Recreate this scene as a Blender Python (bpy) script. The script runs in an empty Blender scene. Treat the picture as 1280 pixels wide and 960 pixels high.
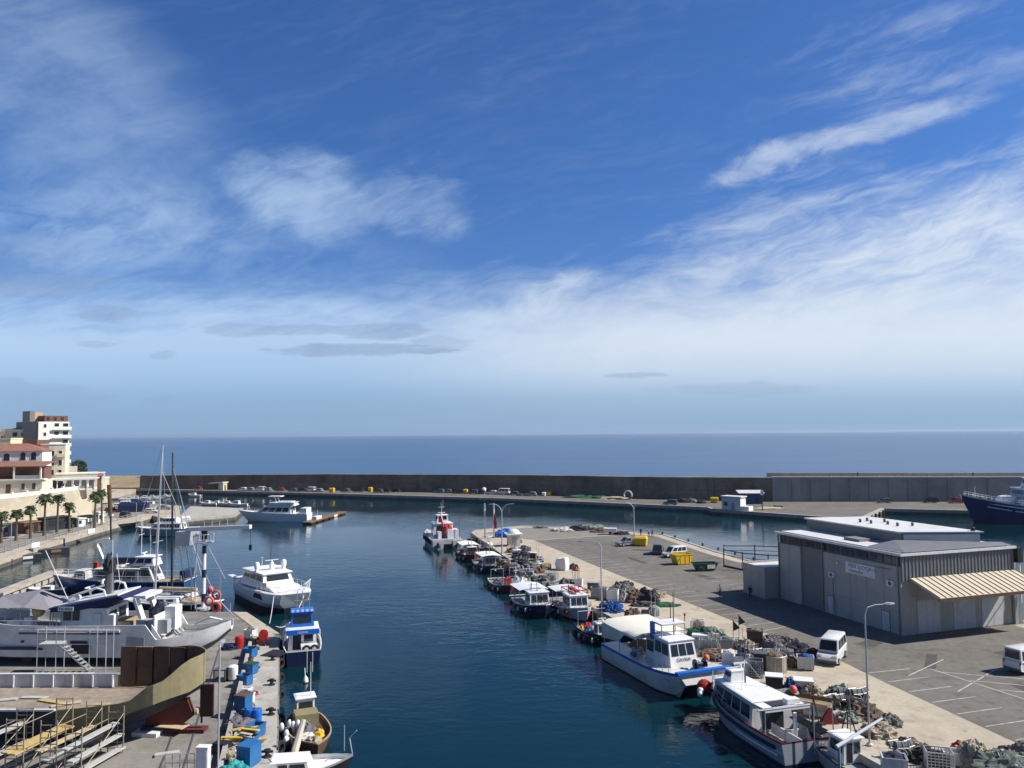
import bpy, math, random
from mathutils import Vector, Matrix, noise as mnoise
random.seed(7)
SC = bpy.context.scene
COL = SC.collection
R = math.radians
PI = math.pi
# ------------------------------------------------------------------ camera model (also used to turn photo measurements into ground points)
CH, CF = 24.0, 970.0
CP, CA = math.atan(62.5/970), R(0.46)
_r0 = Vector((1,0,0)); _u0 = Vector((0,-math.sin(CP),math.cos(CP))); _fw = Vector((0,math.cos(CP),math.sin(CP)))
_xr = math.cos(CA)*_r0 - math.sin(CA)*_u0
_yu = math.sin(CA)*_r0 + math.cos(CA)*_u0
def ray(px, py):
    return _xr*((px-640)/CF) + _yu*((480-py)/CF) + _fw
def at(px, py, z=1.4):
    d = ray(px,py); t = (z-CH)/d.z
    return Vector((d.x*t, d.y*t, z))
def atY(px, py, Y):
    d = ray(px,py); t = Y/d.y
    return Vector((d.x*t, Y, CH+d.z*t))
# ------------------------------------------------------------------ materials
MATS = {}
def mat(name, rgb, rough=.6, var=.12, scale=1.5, metal=0., bump=0., bscale=None, spec=.4, stain=None, stain_amt=.5, stain_scale=.35, fine=0., streak=None, spots=None):
    if name in MATS: return MATS[name]
    m = bpy.data.materials.new(name); MATS[name] = m
    m.use_nodes = True
    nt = m.node_tree; N = nt.nodes; L = nt.links
    b = N['Principled BSDF']
    b.inputs['Roughness'].default_value = rough
    b.inputs['Metallic'].default_value = metal
    b.inputs['Specular IOR Level'].default_value = spec
    tc = N.new('ShaderNodeTexCoord')
    nz = N.new('ShaderNodeTexNoise'); nz.inputs['Scale'].default_value = scale; nz.inputs['Detail'].default_value = 6; nz.inputs['Roughness'].default_value = .65
    L.new(tc.outputs['Object'], nz.inputs['Vector'])
    rp = N.new('ShaderNodeMapRange'); rp.inputs['From Min'].default_value = .3; rp.inputs['From Max'].default_value = .7
    rp.inputs['To Min'].default_value = 1-var; rp.inputs['To Max'].default_value = 1+var
    L.new(nz.outputs['Fac'], rp.inputs['Value'])
    mx = N.new('ShaderNodeVectorMath'); mx.operation = 'SCALE'; mx.inputs[0].default_value = rgb[:3]
    L.new(rp.outputs['Result'], mx.inputs['Scale'])
    out = mx.outputs['Vector']
    if fine:
        n3 = N.new('ShaderNodeTexNoise'); n3.inputs['Scale'].default_value = scale*14; n3.inputs['Detail'].default_value = 3
        L.new(tc.outputs['Object'], n3.inputs['Vector'])
        r3 = N.new('ShaderNodeMapRange'); r3.inputs['From Min'].default_value=.3; r3.inputs['From Max'].default_value=.7; r3.inputs['To Min'].default_value=1-fine; r3.inputs['To Max'].default_value=1+fine
        L.new(n3.outputs['Fac'], r3.inputs['Value'])
        m3 = N.new('ShaderNodeVectorMath'); m3.operation='SCALE'; L.new(out, m3.inputs[0]); L.new(r3.outputs['Result'], m3.inputs['Scale']); out = m3.outputs['Vector']
    if stain:
        n2 = N.new('ShaderNodeTexNoise'); n2.inputs['Scale'].default_value = stain_scale; n2.inputs['Detail'].default_value = 8; n2.inputs['Roughness'].default_value = .7
        mp = N.new('ShaderNodeMapping'); mp.inputs['Location'].default_value = (3.1,7.7,1.3); L.new(tc.outputs['Object'], mp.inputs['Vector']); L.new(mp.outputs['Vector'], n2.inputs['Vector'])
        r2 = N.new('ShaderNodeMapRange'); r2.inputs['From Min'].default_value=.48; r2.inputs['From Max'].default_value=.68; r2.inputs['To Min'].default_value=0; r2.inputs['To Max'].default_value=stain_amt
        L.new(n2.outputs['Fac'], r2.inputs['Value'])
        m2 = N.new('ShaderNodeMix'); m2.data_type='RGBA'; L.new(r2.outputs['Result'], m2.inputs['Factor']); L.new(out, m2.inputs['A']); m2.inputs['B'].default_value = (*stain,1)
        out = m2.outputs['Result']
    for kind_,arg in (('k',streak),('p',spots)):
        if not arg: continue
        n2 = N.new('ShaderNodeTexNoise'); n2.inputs['Scale'].default_value = arg[2]; n2.inputs['Detail'].default_value = 5; n2.inputs['Roughness'].default_value = .6
        mp = N.new('ShaderNodeMapping'); mp.inputs['Location'].default_value = (9.1,2.7,5.3); mp.inputs['Scale'].default_value = (1,1,.10) if kind_=='k' else (1,1,1)
        L.new(tc.outputs['Object'], mp.inputs['Vector']); L.new(mp.outputs['Vector'], n2.inputs['Vector'])
        r2 = N.new('ShaderNodeMapRange'); r2.inputs['From Min'].default_value=.54; r2.inputs['From Max'].default_value=.70; r2.inputs['To Min'].default_value=0; r2.inputs['To Max'].default_value=arg[1]
        L.new(n2.outputs['Fac'], r2.inputs['Value'])
        m2 = N.new('ShaderNodeMix'); m2.data_type='RGBA'; L.new(r2.outputs['Result'], m2.inputs['Factor']); L.new(out, m2.inputs['A']); m2.inputs['B'].default_value = (*arg[0],1)
        out = m2.outputs['Result']
    L.new(out, b.inputs['Base Color'])
    if bump:
        nb = N.new('ShaderNodeTexNoise'); nb.inputs['Scale'].default_value = bscale or scale*6; nb.inputs['Detail'].default_value = 4
        L.new(tc.outputs['Object'], nb.inputs['Vector'])
        bp = N.new('ShaderNodeBump'); bp.inputs['Strength'].default_value = min(1,bump); bp.inputs['Distance'].default_value = .05
        L.new(nb.outputs['Fac'], bp.inputs['Height']); L.new(bp.outputs['Normal'], b.inputs['Normal'])
    return m
def pal(key):
    c = PAL[key]; return mat(key, *c[0:1], **(c[1] if len(c)>1 else {}))
PAL = {
 'white_paint':((.78,.78,.77),dict(streak=((.42,.32,.22),.35,2.4),rough=.35,var=.05,stain=(.5,.45,.36),stain_amt=.28,stain_scale=.9)),
 'white_gel':((.80,.80,.80),dict(streak=((.50,.42,.32),.28,2.6),rough=.22,var=.03,stain=(.62,.6,.55),stain_amt=.2,stain_scale=.5)),
 'cream':((.66,.60,.47),dict(rough=.6,var=.07,stain=(.5,.42,.3),stain_amt=.2)),
 'grey_paint':((.36,.38,.40),dict(rough=.5,var=.08)),
 'light_grey':((.56,.565,.57),dict(rough=.5,streak=((.30,.20,.12),.45,2.2),var=.07,stain=(.34,.31,.27),stain_amt=.35)),
 'dark_grey':((.09,.095,.10),dict(rough=.5,var=.15)),
 'black':((.018,.018,.02),dict(rough=.55,var=.2)),
 'navy':((.010,.020,.072),dict(streak=((.06,.05,.05),.5,2.0),rough=.35,var=.12)),
 'hull_blue':((.012,.058,.19),dict(streak=((.05,.07,.10),.5,1.6),rough=.3,var=.1)),
 'bright_blue':((.015,.14,.55),dict(rough=.35,var=.1)),
 'sky_plastic':((.022,.13,.34),dict(rough=.45,var=.12)),
 'teal':((.03,.27,.27),dict(rough=.6,var=.2)),
 'red':((.42,.02,.02),dict(rough=.45,var=.12)),
 'dark_red':((.17,.016,.02),dict(streak=((.08,.05,.04),.5,2.0),rough=.5,var=.2)),
 'oxide':((.13,.025,.02),dict(rough=.7,var=.2,stain=(.05,.03,.03))),
 'orange':((.75,.16,.03),dict(rough=.5,var=.1)),
 'coral':((.75,.13,.10),dict(rough=.5,var=.1)),
 'yellow':((.72,.46,.02),dict(rough=.45,var=.08,stain=(.4,.2,.05),stain_amt=.35,stain_scale=1.5)),
 'plank':((.50,.37,.15),dict(rough=.7,var=.2,scale=3)),
 'plank_grey':((.46,.46,.44),dict(rough=.6,var=.15,scale=3)),
 'wood':((.22,.12,.055),dict(rough=.65,var=.25,scale=3)),
 'wood_pale':((.42,.31,.19),dict(rough=.7,var=.2,scale=3)),
 'brown':((.12,.065,.04),dict(rough=.75,var=.25)),
 'khaki':((.26,.225,.125),dict(rough=.7,var=.14,stain=(.2,.16,.08),stain_scale=.8)),
 'deck_wood':((.30,.25,.20),dict(rough=.8,var=.25,scale=2,stain=(.16,.12,.09))),
 'deck_grey':((.30,.31,.31),dict(rough=.7,var=.15)),
 'green':((.02,.18,.08),dict(rough=.8,var=.3)),
 'bin_green':((.02,.07,.045),dict(rough=.55,var=.2)),
 'antifoul':((.02,.025,.035),dict(rough=.6,var=.2)),
 'glass':((.018,.024,.03),dict(rough=.12,var=.1,spec=.6)),
 'steel':((.40,.42,.44),dict(rough=.4,metal=.4,var=.08)),
 'galv':((.48,.50,.52),dict(rough=.45,metal=.3,var=.1)),
 'scaffold':((.30,.265,.19),dict(rough=.55,metal=.2,var=.2,scale=6)),
 'alu':((.62,.63,.64),dict(rough=.35,metal=.5,var=.05)),
 'rail_blue':((.05,.075,.12),dict(rough=.5)),
 'rubber':((.02,.02,.02),dict(rough=.85,var=.3)),
 'canvas':((.80,.79,.75),dict(rough=.8,var=.05)),
 'canvas_grey':((.26,.25,.28),dict(rough=.85,var=.1)),
 'canvas_blue':((.012,.018,.075),dict(rough=.7,var=.15)),
 'tan':((.50,.40,.26),dict(rough=.85,var=.2)),
 'net_grey':((.17,.17,.165),dict(rough=.95,var=.5,scale=9,bump=1,bscale=30)),
 'net_dark':((.035,.035,.042),dict(rough=.95,var=.6,scale=9,bump=1,bscale=30)),
 'net_brown':((.17,.115,.085),dict(rough=.95,var=.5,scale=9,bump=1,bscale=30)),
 'net_beige':((.42,.37,.27),dict(rough=.95,var=.4,scale=9,bump=1,bscale=30)),
 'net_green':((.03,.115,.06),dict(rough=.95,var=.45,scale=9,bump=1,bscale=30)),
 'net_mint':((.24,.29,.245),dict(rough=.95,var=.35,scale=9,bump=1,bscale=30)),
 'net_blue':((.02,.085,.30),dict(rough=.95,var=.5,scale=9,bump=1,bscale=30)),
 'net_navy':((.04,.042,.075),dict(rough=.95,var=.5,scale=9,bump=1,bscale=30)),
 'net_purple':((.17,.16,.19),dict(rough=.95,var=.45,scale=9,bump=1,bscale=30)),
 'net_teal':((.13,.165,.145),dict(rough=.95,var=.4,scale=9,bump=1,bscale=30)),
 'net_white':((.62,.61,.58),dict(rough=.95,var=.35,scale=9,bump=1,bscale=30)),
 'net_red':((.45,.04,.04),dict(rough=.9,var=.3,scale=9,bump=1,bscale=30)),
 'rope':((.55,.52,.44),dict(rough=.9)),
 'skin':((.45,.25,.17),dict(rough=.6,var=.05)),
 'cloth_white':((.75,.75,.74),dict(rough=.9)),
 'cloth_dark':((.02,.022,.035),dict(rough=.9)),
 'cloth_blue':((.03,.06,.20),dict(rough=.9)),
 'cloth_red':((.5,.04,.04),dict(rough=.9)),
 'hair':((.02,.014,.01),dict(rough=.7)),
 'concrete':((.46,.40,.31),dict(spots=((.20,.17,.135),.55,.85),rough=.85,var=.10,scale=.25,fine=.07,stain=(.28,.235,.18),stain_amt=.55,stain_scale=.16,bump=.2)),
 'concrete_pale':((.42,.40,.355),dict(spots=((.16,.145,.125),.6,.9),rough=.85,var=.12,scale=.3,fine=.08,stain=(.24,.215,.18),stain_amt=.65,stain_scale=.3,bump=.2)),
 'concrete_yard':((.24,.225,.20),dict(spots=((.07,.065,.06),.65,.7),rough=.8,var=.2,scale=.3,fine=.1,stain=(.09,.085,.085),stain_amt=.75,stain_scale=.28,bump=.2)),
 'concrete_dark':((.11,.105,.095),dict(rough=.9,var=.25,scale=.6,fine=.15,stain=(.03,.032,.03),stain_amt=.8,stain_scale=.6)),
 'asphalt':((.158,.147,.128),dict(spots=((.06,.057,.052),.6,.75),rough=.9,var=.13,scale=.15,fine=.12,stain=(.085,.08,.072),stain_amt=.6,stain_scale=.12)),
 'asphalt_pale':((.23,.215,.185),dict(rough=.9,var=.12,scale=.2,fine=.1,stain=(.15,.14,.12),stain_amt=.5)),
 'line_paint':((.46,.45,.42),dict(rough=.7,var=.25,scale=1.2,stain=(.2,.19,.17),stain_amt=.8,stain_scale=.9)),
 'wall_brown':((.205,.17,.135),dict(streak=((.09,.075,.06),.6,.22),rough=.95,var=.3,scale=.12,fine=.15,stain=(.06,.05,.045),stain_amt=.8,stain_scale=.07,bump=.4)),
 'wall_grey':((.33,.325,.31),dict(streak=((.19,.185,.18),.6,.25),rough=.9,var=.12,scale=.12,fine=.06,stain=(.16,.155,.15),stain_amt=.6,stain_scale=.1)),
 'earth':((.30,.23,.14),dict(rough=.95,var=.25,scale=.08,fine=.2,stain=(.16,.14,.08),stain_amt=.6,stain_scale=.05)),
 'stone_wall':((.47,.42,.32),dict(rough=.9,var=.15,scale=.4,fine=.12,stain=(.34,.27,.17),stain_amt=.6,stain_scale=.15)),
 'stucco_white':((.80,.78,.72),dict(streak=((.58,.53,.45),.35,.9),rough=.85,var=.05,scale=.3,stain=(.62,.58,.5),stain_amt=.35,stain_scale=.2)),
 'stucco_cream':((.72,.66,.52),dict(streak=((.5,.43,.32),.4,.9),rough=.85,var=.06,scale=.3,stain=(.55,.46,.33),stain_amt=.4,stain_scale=.2)),
 'stucco_beige':((.62,.57,.46),dict(rough=.85,var=.08,scale=.3,stain=(.4,.34,.25),stain_amt=.4,stain_scale=.2)),
 'stucco_yellow':((.74,.66,.42),dict(rough=.85,var=.06,scale=.3)),
 'stucco_orange':((.55,.36,.22),dict(rough=.85,var=.08,scale=.3)),
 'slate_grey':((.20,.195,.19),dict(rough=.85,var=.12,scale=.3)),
 'terracotta':((.27,.13,.095),dict(rough=.85,var=.25,scale=1.5,fine=.2)),
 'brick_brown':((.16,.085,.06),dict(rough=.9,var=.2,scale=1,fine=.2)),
 'bldg_grey':((.45,.43,.39),dict(streak=((.22,.20,.18),.5,.6),rough=.8,var=.07,scale=.4,stain=(.28,.27,.25),stain_amt=.4,stain_scale=.25)),
 'bldg_dark':((.22,.22,.21),dict(rough=.8,var=.08,scale=.4)),
 'roof_white':((.66,.66,.65),dict(rough=.5,var=.05,scale=.4,stain=(.48,.47,.45),stain_amt=.5,stain_scale=.35)),
 'zinc':((.22,.225,.23),dict(rough=.5,metal=.3,var=.1,scale=.8)),
 'sandwich':((.56,.50,.39),dict(rough=.6,var=.08,scale=.6)),
 'trunk':((.11,.085,.06),dict(rough=.95,var=.3,scale=4,bump=.5)),
 'leaf':((.035,.055,.018),dict(rough=.7,var=.4,scale=2)),
 'leaf_dry':((.16,.12,.05),dict(rough=.8,var=.3,scale=2)),
 'leaf_dark':((.02,.04,.018),dict(rough=.7,var=.4,scale=2)),
}
# ------------------------------------------------------------------ mesh builder
class MB:
    def __init__(s): s.v=[]; s.f=[]; s.mi=[]; s.c=0
    def m(s,i): s.c=i; return s
    def add(s,vs,fs):
        b=len(s.v); s.v.extend(tuple(p) for p in vs)
        for f in fs: s.f.append(tuple(b+i for i in f)); s.mi.append(s.c)
        return s
    def box(s,x0,x1,y0,y1,z0,z1):
        return s.add([(x0,y0,z0),(x1,y0,z0),(x1,y1,z0),(x0,y1,z0),(x0,y0,z1),(x1,y0,z1),(x1,y1,z1),(x0,y1,z1)],
            [(0,3,2,1),(4,5,6,7),(0,1,5,4),(1,2,6,5),(2,3,7,6),(3,0,4,7)])
    def cbox(s,c,sz,rz=0.):
        cx,cy,cz=c; a,b,h=sz[0]/2,sz[1]/2,sz[2]/2; co,si=math.cos(rz),math.sin(rz)
        P=[(cx+co*x-si*y,cy+si*x+co*y,cz+z) for z in(-h,h) for x,y in((-a,-b),(a,-b),(a,b),(-a,b))]
        return s.add(P,[(0,3,2,1),(4,5,6,7),(0,1,5,4),(1,2,6,5),(2,3,7,6),(3,0,4,7)])
    def beam(s,p,q,w,h=None):
        p=Vector(p);q=Vector(q);h=h or w;d=(q-p).normalized()
        u=d.cross(Vector((0,0,1)))
        if u.length<1e-3:u=Vector((1,0,0))
        u.normalize();n=u.cross(d)
        P=[]
        for c in(p,q):
            for a,b in((-1,-1),(1,-1),(1,1),(-1,1)):P.append(c+u*(a*w/2)+n*(b*h/2))
        return s.add(P,[(0,3,2,1),(4,5,6,7),(0,1,5,4),(1,2,6,5),(2,3,7,6),(3,0,4,7)])
    def loft(s,rings,cap=True,closed=True):
        n=len(rings[0]);P=[p for r in rings for p in r];F=[]
        for i in range(len(rings)-1):
            for j in range(n if closed else n-1):
                k=(j+1)%n;F.append((i*n+j,i*n+k,(i+1)*n+k,(i+1)*n+j))
        if cap and closed:
            F.append(tuple(range(n-1,-1,-1)));o=(len(rings)-1)*n;F.append(tuple(range(o,o+n)))
        return s.add(P,F)
    def tube(s,pts,r,n=6,cap=True):
        pts=[Vector(p) for p in pts];rs=r if isinstance(r,(list,tuple)) else [r]*len(pts);rings=[];pu=None
        for i,p in enumerate(pts):
            d=(pts[min(i+1,len(pts)-1)]-pts[max(i-1,0)])
            if d.length<1e-6:d=Vector((0,0,1))
            d.normalize()
            if pu is None:
                u=d.cross(Vector((0,0,1)))
                if u.length<1e-3:u=Vector((1,0,0))
            else:u=pu-d*pu.dot(d)
            u.normalize();pu=u;w=d.cross(u)
            rings.append([p+(u*math.cos(2*PI*k/n)+w*math.sin(2*PI*k/n))*rs[i] for k in range(n)])
        return s.loft(rings,cap)
    def lathe(s,prof,n=12,c=(0,0,0),axis='z'):
        rings=[]
        for r,z in prof:
            ring=[]
            for k in range(n):
                a=2*PI*k/n;x,y=r*math.cos(a),r*math.sin(a)
                q=(x,y,z) if axis=='z' else ((z,x,y) if axis=='x' else (y,z,x))
                ring.append((c[0]+q[0],c[1]+q[1],c[2]+q[2]))
            rings.append(ring)
        return s.loft(rings)
    def prism(s,poly,z0,z1):
        n=len(poly)
        a=sum(poly[i][0]*poly[(i+1)%n][1]-poly[(i+1)%n][0]*poly[i][1] for i in range(n))
        if a<0:poly=poly[::-1]
        g0=(lambda p:z0) if not callable(z0) else z0
        g1=(lambda p:z1) if not callable(z1) else z1
        return s.loft([[(p[0],p[1],g0(p)) for p in poly],[(p[0],p[1],g1(p)) for p in poly]])
    def xprism(s,poly,y0,y1):
        n=len(poly);a=sum(poly[i][0]*poly[(i+1)%n][1]-poly[(i+1)%n][0]*poly[i][1] for i in range(n))
        if a>0:poly=poly[::-1]
        return s.loft([[(p[0],y0,p[1]) for p in poly],[(p[0],y1,p[1]) for p in poly]])
    def slab(s,c4,t):
        a,b,c,d=[Vector(p) for p in c4];n=(b-a).cross(d-a).normalized()*t
        P=[a-n,b-n,c-n,d-n,a+n,b+n,c+n,d+n]
        return s.add(P,[(0,3,2,1),(4,5,6,7),(0,1,5,4),(1,2,6,5),(2,3,7,6),(3,0,4,7)])
    def blob(s,c,r,seed=0,n=16,m=9,rough=.25,freq=1.6,flat=True):
        rings=[]
        for i in range(m+1):
            th=PI*(i/m)*(.5 if flat else 1)+1e-3
            ring=[]
            for k in range(n):
                a=2*PI*k/n;d=Vector((math.sin(th)*math.cos(a),math.sin(th)*math.sin(a),math.cos(th)))
                q=1+rough*mnoise.fractal(d*freq+Vector((seed*3.7,seed*1.3,seed)),.9,2.,4)
                ring.append((c[0]+r[0]*d.x*q,c[1]+r[1]*d.y*q,c[2]+r[2]*d.z*q if not(flat and i==m) else c[2]))
            rings.append(ring[::-1])
        return s.loft(rings)
    def torus(s,c,Rr,r,axis='z',n=14,k=6,a0=0,a1=2*PI):
        full=abs(a1-a0-2*PI)<1e-6;pts=[]
        for i in range(n+(0 if full else 1)):
            a=a0+(a1-a0)*i/n;x,y=Rr*math.cos(a),Rr*math.sin(a)
            q=(x,y,0) if axis=='z' else ((0,x,y) if axis=='x' else (x,0,y))
            pts.append(Vector(c)+Vector(q))
        if not full:return s.tube(pts,r,k)
        rings=[]
        for i,p in enumerate(pts):
            o=(p-Vector(c)).normalized();w=Vector((0,0,1)) if axis=='z' else (Vector((1,0,0)) if axis=='x' else Vector((0,1,0)))
            rings.append([p+(o*math.cos(2*PI*j/k)+w*math.sin(2*PI*j/k))*r for j in range(k)])
        b=len(rings);P=[p for q in rings for p in q];F=[]
        for i in range(b):
            for j in range(k):F.append((i*k+j,i*k+(j+1)%k,((i+1)%b)*k+(j+1)%k,((i+1)%b)*k+j))
        return s.add(P,F)
    def sphere(s,c,r,n=10,m=6):
        rr=r if isinstance(r,(tuple,list)) else (r,r,r)
        return s.blob(c,rr,0,n,m,0,1,False)
    def build(s,name,mats,parent=None,smooth=False,loc=None,rz=None):
        me=bpy.data.meshes.new(name);me.from_pydata(s.v,[],s.f)
        if isinstance(mats,(str,bpy.types.Material)):mats=[mats]
        for m in mats:me.materials.append(pal(m) if isinstance(m,str) else m)
        me.polygons.foreach_set('material_index',s.mi)
        if smooth:
            me.polygons.foreach_set('use_smooth',[True]*len(s.f))
            try:me.set_sharp_from_angle(angle=R(40))
            except Exception:pass
        me.update()
        o=bpy.data.objects.new(name,me);COL.objects.link(o)
        if parent:o.parent=parent
        if loc is not None:o.location=loc
        if rz is not None:o.rotation_euler=(0,0,rz)
        return o
def tag(o,label=None,cat=None,group=None,kind=None):
    if label:o['label']=label
    if cat:o['category']=cat
    if group:o['group']=group
    if kind:o['kind']=kind
    return o
def thing(name,label,cat,loc=(0,0,0),rz=0.,group=None):
    o=bpy.data.objects.new(name,None);COL.objects.link(o);o.location=loc;o.rotation_euler=(0,0,rz);o.empty_display_size=.2
    return tag(o,label,cat,group)
def copy_tree(o,parent=None):
    c=o.copy();COL.objects.link(c)
    if parent:c.parent=parent
    for ch in list(o.children):copy_tree(ch,c)
    return c
def dup(o,label,loc,rz=0.,group=None,scale=None):
    c=copy_tree(o);c.location=loc;c.rotation_euler=(0,0,rz);c['label']=label
    if group:c['group']=group
    if scale:c.scale=(scale,)*3 if not isinstance(scale,(tuple,list)) else scale
    return c
def struct(name,mb,m,smooth=False):
    return tag(mb.build(name,m,None,smooth),kind='structure')
def text(s,size,name,m,parent,loc,rot,extr=.006,align='CENTER'):
    cu=bpy.data.curves.new(name,'FONT');cu.body=s;cu.size=size;cu.extrude=extr;cu.align_x=align;cu.align_y='CENTER'
    cu.materials.append(pal(m))
    o=bpy.data.objects.new(name,cu);COL.objects.link(o);bpy.context.view_layer.update()
    me=bpy.data.meshes.new_from_object(o.evaluated_get(bpy.context.evaluated_depsgraph_get()));bpy.data.objects.remove(o)
    o=bpy.data.objects.new(name,me);COL.objects.link(o);o.parent=parent;o.location=loc;o.rotation_euler=rot
    return o
def hd(dx,dy):return math.atan2(dy,dx)
EXPO=.34
SUN_E=5.0
HAZE=.000065
SKY_S=.092
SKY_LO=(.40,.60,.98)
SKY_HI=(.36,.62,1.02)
# ------------------------------------------------------------------ camera
cam=bpy.data.cameras.new('camera');co=bpy.data.objects.new('camera',cam);COL.objects.link(co)
cam.sensor_fit='HORIZONTAL';cam.sensor_width=36;cam.lens=36*CF/1280;cam.clip_start=.5;cam.clip_end=200000
co.matrix_world=Matrix(((_xr.x,_yu.x,-_fw.x,0),(_xr.y,_yu.y,-_fw.y,0),(_xr.z,_yu.z,-_fw.z,CH),(0,0,0,1)))
SC.camera=co
SC.view_settings.view_transform='Standard';SC.view_settings.look='None';SC.view_settings.exposure=EXPO;SC.view_settings.gamma=1
SC.view_settings.use_curve_mapping=False
SC.render.engine='CYCLES'
cy=SC.cycles;cy.use_denoising=True;cy.max_bounces=6;cy.diffuse_bounces=3;cy.glossy_bounces=3;cy.transmission_bounces=2;cy.volume_bounces=0
cy.sample_clamp_indirect=6;cy.caustics_reflective=False;cy.caustics_refractive=False
try:
    cy.denoiser='OPENIMAGEDENOISE';cy.denoising_input_passes='RGB_ALBEDO_NORMAL';cy.denoising_prefilter='ACCURATE'
except Exception:pass
# ------------------------------------------------------------------ sun
SUN_EL,SUN_AZ=R(43),R(91)     # azimuth clockwise from +Y: the sun stands to the right of the view
sd=Vector((math.sin(SUN_AZ)*math.cos(SUN_EL),math.cos(SUN_AZ)*math.cos(SUN_EL),math.sin(SUN_EL)))
sl=bpy.data.lights.new('sun','SUN');sl.energy=SUN_E;sl.angle=R(.53);sl.color=(1,.95,.87)
so=bpy.data.objects.new('sun',sl);COL.objects.link(so);so.rotation_euler=sd.to_track_quat('Z','Y').to_euler();so.location=(60,0,120)
# ------------------------------------------------------------------ sky: Sky Texture plus clouds placed by direction
W=bpy.data.worlds.new('World');SC.world=W;W.use_nodes=True
nt=W.node_tree;N=nt.nodes;L=nt.links
bg=N['Background']
class S:
    def __init__(s,o):s.o=o
    def _b(s,op,x,rev=False):
        n=N.new('ShaderNodeMath');n.operation=op
        a,b=(x,s) if rev else (s,x)
        for i,q in enumerate((a,b)):
            if isinstance(q,S):L.new(q.o,n.inputs[i])
            else:n.inputs[i].default_value=float(q)
        return S(n.outputs[0])
    def __add__(s,x):return s._b('ADD',x)
    __radd__=__add__
    def __mul__(s,x):return s._b('MULTIPLY',x)
    __rmul__=__mul__
    def __sub__(s,x):return s._b('SUBTRACT',x)
    def __rsub__(s,x):return s._b('SUBTRACT',x,True)
    def __truediv__(s,x):return s._b('DIVIDE',x)
    def mx(s,x):return s._b('MAXIMUM',x)
    def mn(s,x):return s._b('MINIMUM',x)
    def pw(s,x):return s._b('POWER',x)
    def ab(s):return s._b('ABSOLUTE',0)
def ss(x,a,b,lo=0.,hi=1.):
    n=N.new('ShaderNodeMapRange');n.interpolation_type='SMOOTHSTEP'
    L.new(x.o,n.inputs['Value'])
    n.inputs['From Min'].default_value=a;n.inputs['From Max'].default_value=b;n.inputs['To Min'].default_value=lo;n.inputs['To Max'].default_value=hi
    return S(n.outputs['Result'])
def vec(x,y,z=0.):
    n=N.new('ShaderNodeCombineXYZ')
    for i,q in enumerate((x,y,z)):
        if isinstance(q,S):L.new(q.o,n.inputs[i])
        else:n.inputs[i].default_value=q
    return n.outputs[0]
def fbm(v,scale,det=6,rough=.6,dist=0.):
    n=N.new('ShaderNodeTexNoise');L.new(v,n.inputs['Vector']);n.inputs['Scale'].default_value=scale;n.inputs['Detail'].default_value=det;n.inputs['Roughness'].default_value=rough;n.inputs['Distortion'].default_value=dist
    return S(n.outputs['Fac'])
def mixc(f,a,b):
    n=N.new('ShaderNodeMix');n.data_type='RGBA'
    L.new(f.o,n.inputs['Factor'])
    for k,q in(('A',a),('B',b)):
        if hasattr(q,'is_output'):L.new(q,n.inputs[k])
        else:n.inputs[k].default_value=(*q,1)
    return n.outputs['Result']
tc=N.new('ShaderNodeTexCoord');sp=N.new('ShaderNodeSeparateXYZ');L.new(tc.outputs['Generated'],sp.inputs[0])
X,Y,Z=S(sp.outputs[0]),S(sp.outputs[1]),S(sp.outputs[2])
den=Y.ab().mx(.12)
U=X/den;V=Z/den
sky=N.new('ShaderNodeTexSky');sky.sky_type='NISHITA';sky.sun_disc=False;sky.sun_elevation=SUN_EL;sky.sun_rotation=SUN_AZ
sky.altitude=0;sky.air_density=1.0;sky.dust_density=.6;sky.ozone_density=2.5
def gauss(u0,v0,su,sv,rot=0.,UU=None,VV=None):
    c,s_=math.cos(rot),math.sin(rot)
    du=(UU or U)-u0;dv=(VV or V)-v0
    a=(du*c+dv*s_)/su;b=(dv*c-du*s_)/sv
    return ss(a*a+b*b,1.,0.)
def puv(px,py):
    d=ray(px,py);return d.x/d.y,d.z/d.y
# warped coordinates
back=ss(Y,-.25,.02)   # clouds thinned out behind the viewer to weaken the fill light
w1=fbm(vec(U*1.,V*2.2),2.2,4)-.5
w2=fbm(vec(U*1.,V*2.2,4.),2.2,4)-.5
Uw=U+w1*.22;Vw=V+w2*.10
rotU=Uw*.95+Vw*.30;rotV=Vw*.95-Uw*.30
st=fbm(vec(rotU*1.2,rotV*6.),3.0,8,.62)       # streaks that climb to the right
fi=fbm(vec(rotU*2.,rotV*4.),7.5,8,.62,.6)
pf=fbm(vec(Uw*2.,Vw*3.4,2.),4.2,8,.6)
hz=fbm(vec(Uw*.8,Vw*7.),4.,7,.6)
e1=fbm(vec(U*1.,V*1.4,7.),9.,7,.62)-.5
e2=fbm(vec(U*1.,V*1.4,11.),9.,7,.62)-.5
U2=U+e1*.13;V2=V+e2*.085
U3=U+e1*.08;V3=V+e2*.022
fw=fbm(vec(rotU*2.,rotV*9.,3.),9.,8,.66,.4)
# big bank of white cloud on the right, its top climbing from left to right
topv=.155+.33*(U+.12)
d1=(topv-V)+(st-.5)*.34+(fi-.5)*.07+(fw-.5)*.05
bank=ss(d1,-.03,.19)*ss(U,-.36,.12)*ss(V,.035,.115,.30,1.)
bank=bank*ss(st*.45+fi*.3+fw*.3,.36,.64,.58,1.)
# pale low veil over the whole horizon
veil=ss(V+(hz-.5)*.10+(pf-.5)*.06+(fw-.5)*.05,.225,.115)*.80*ss(V,.015,.09,.55,1.)
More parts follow.
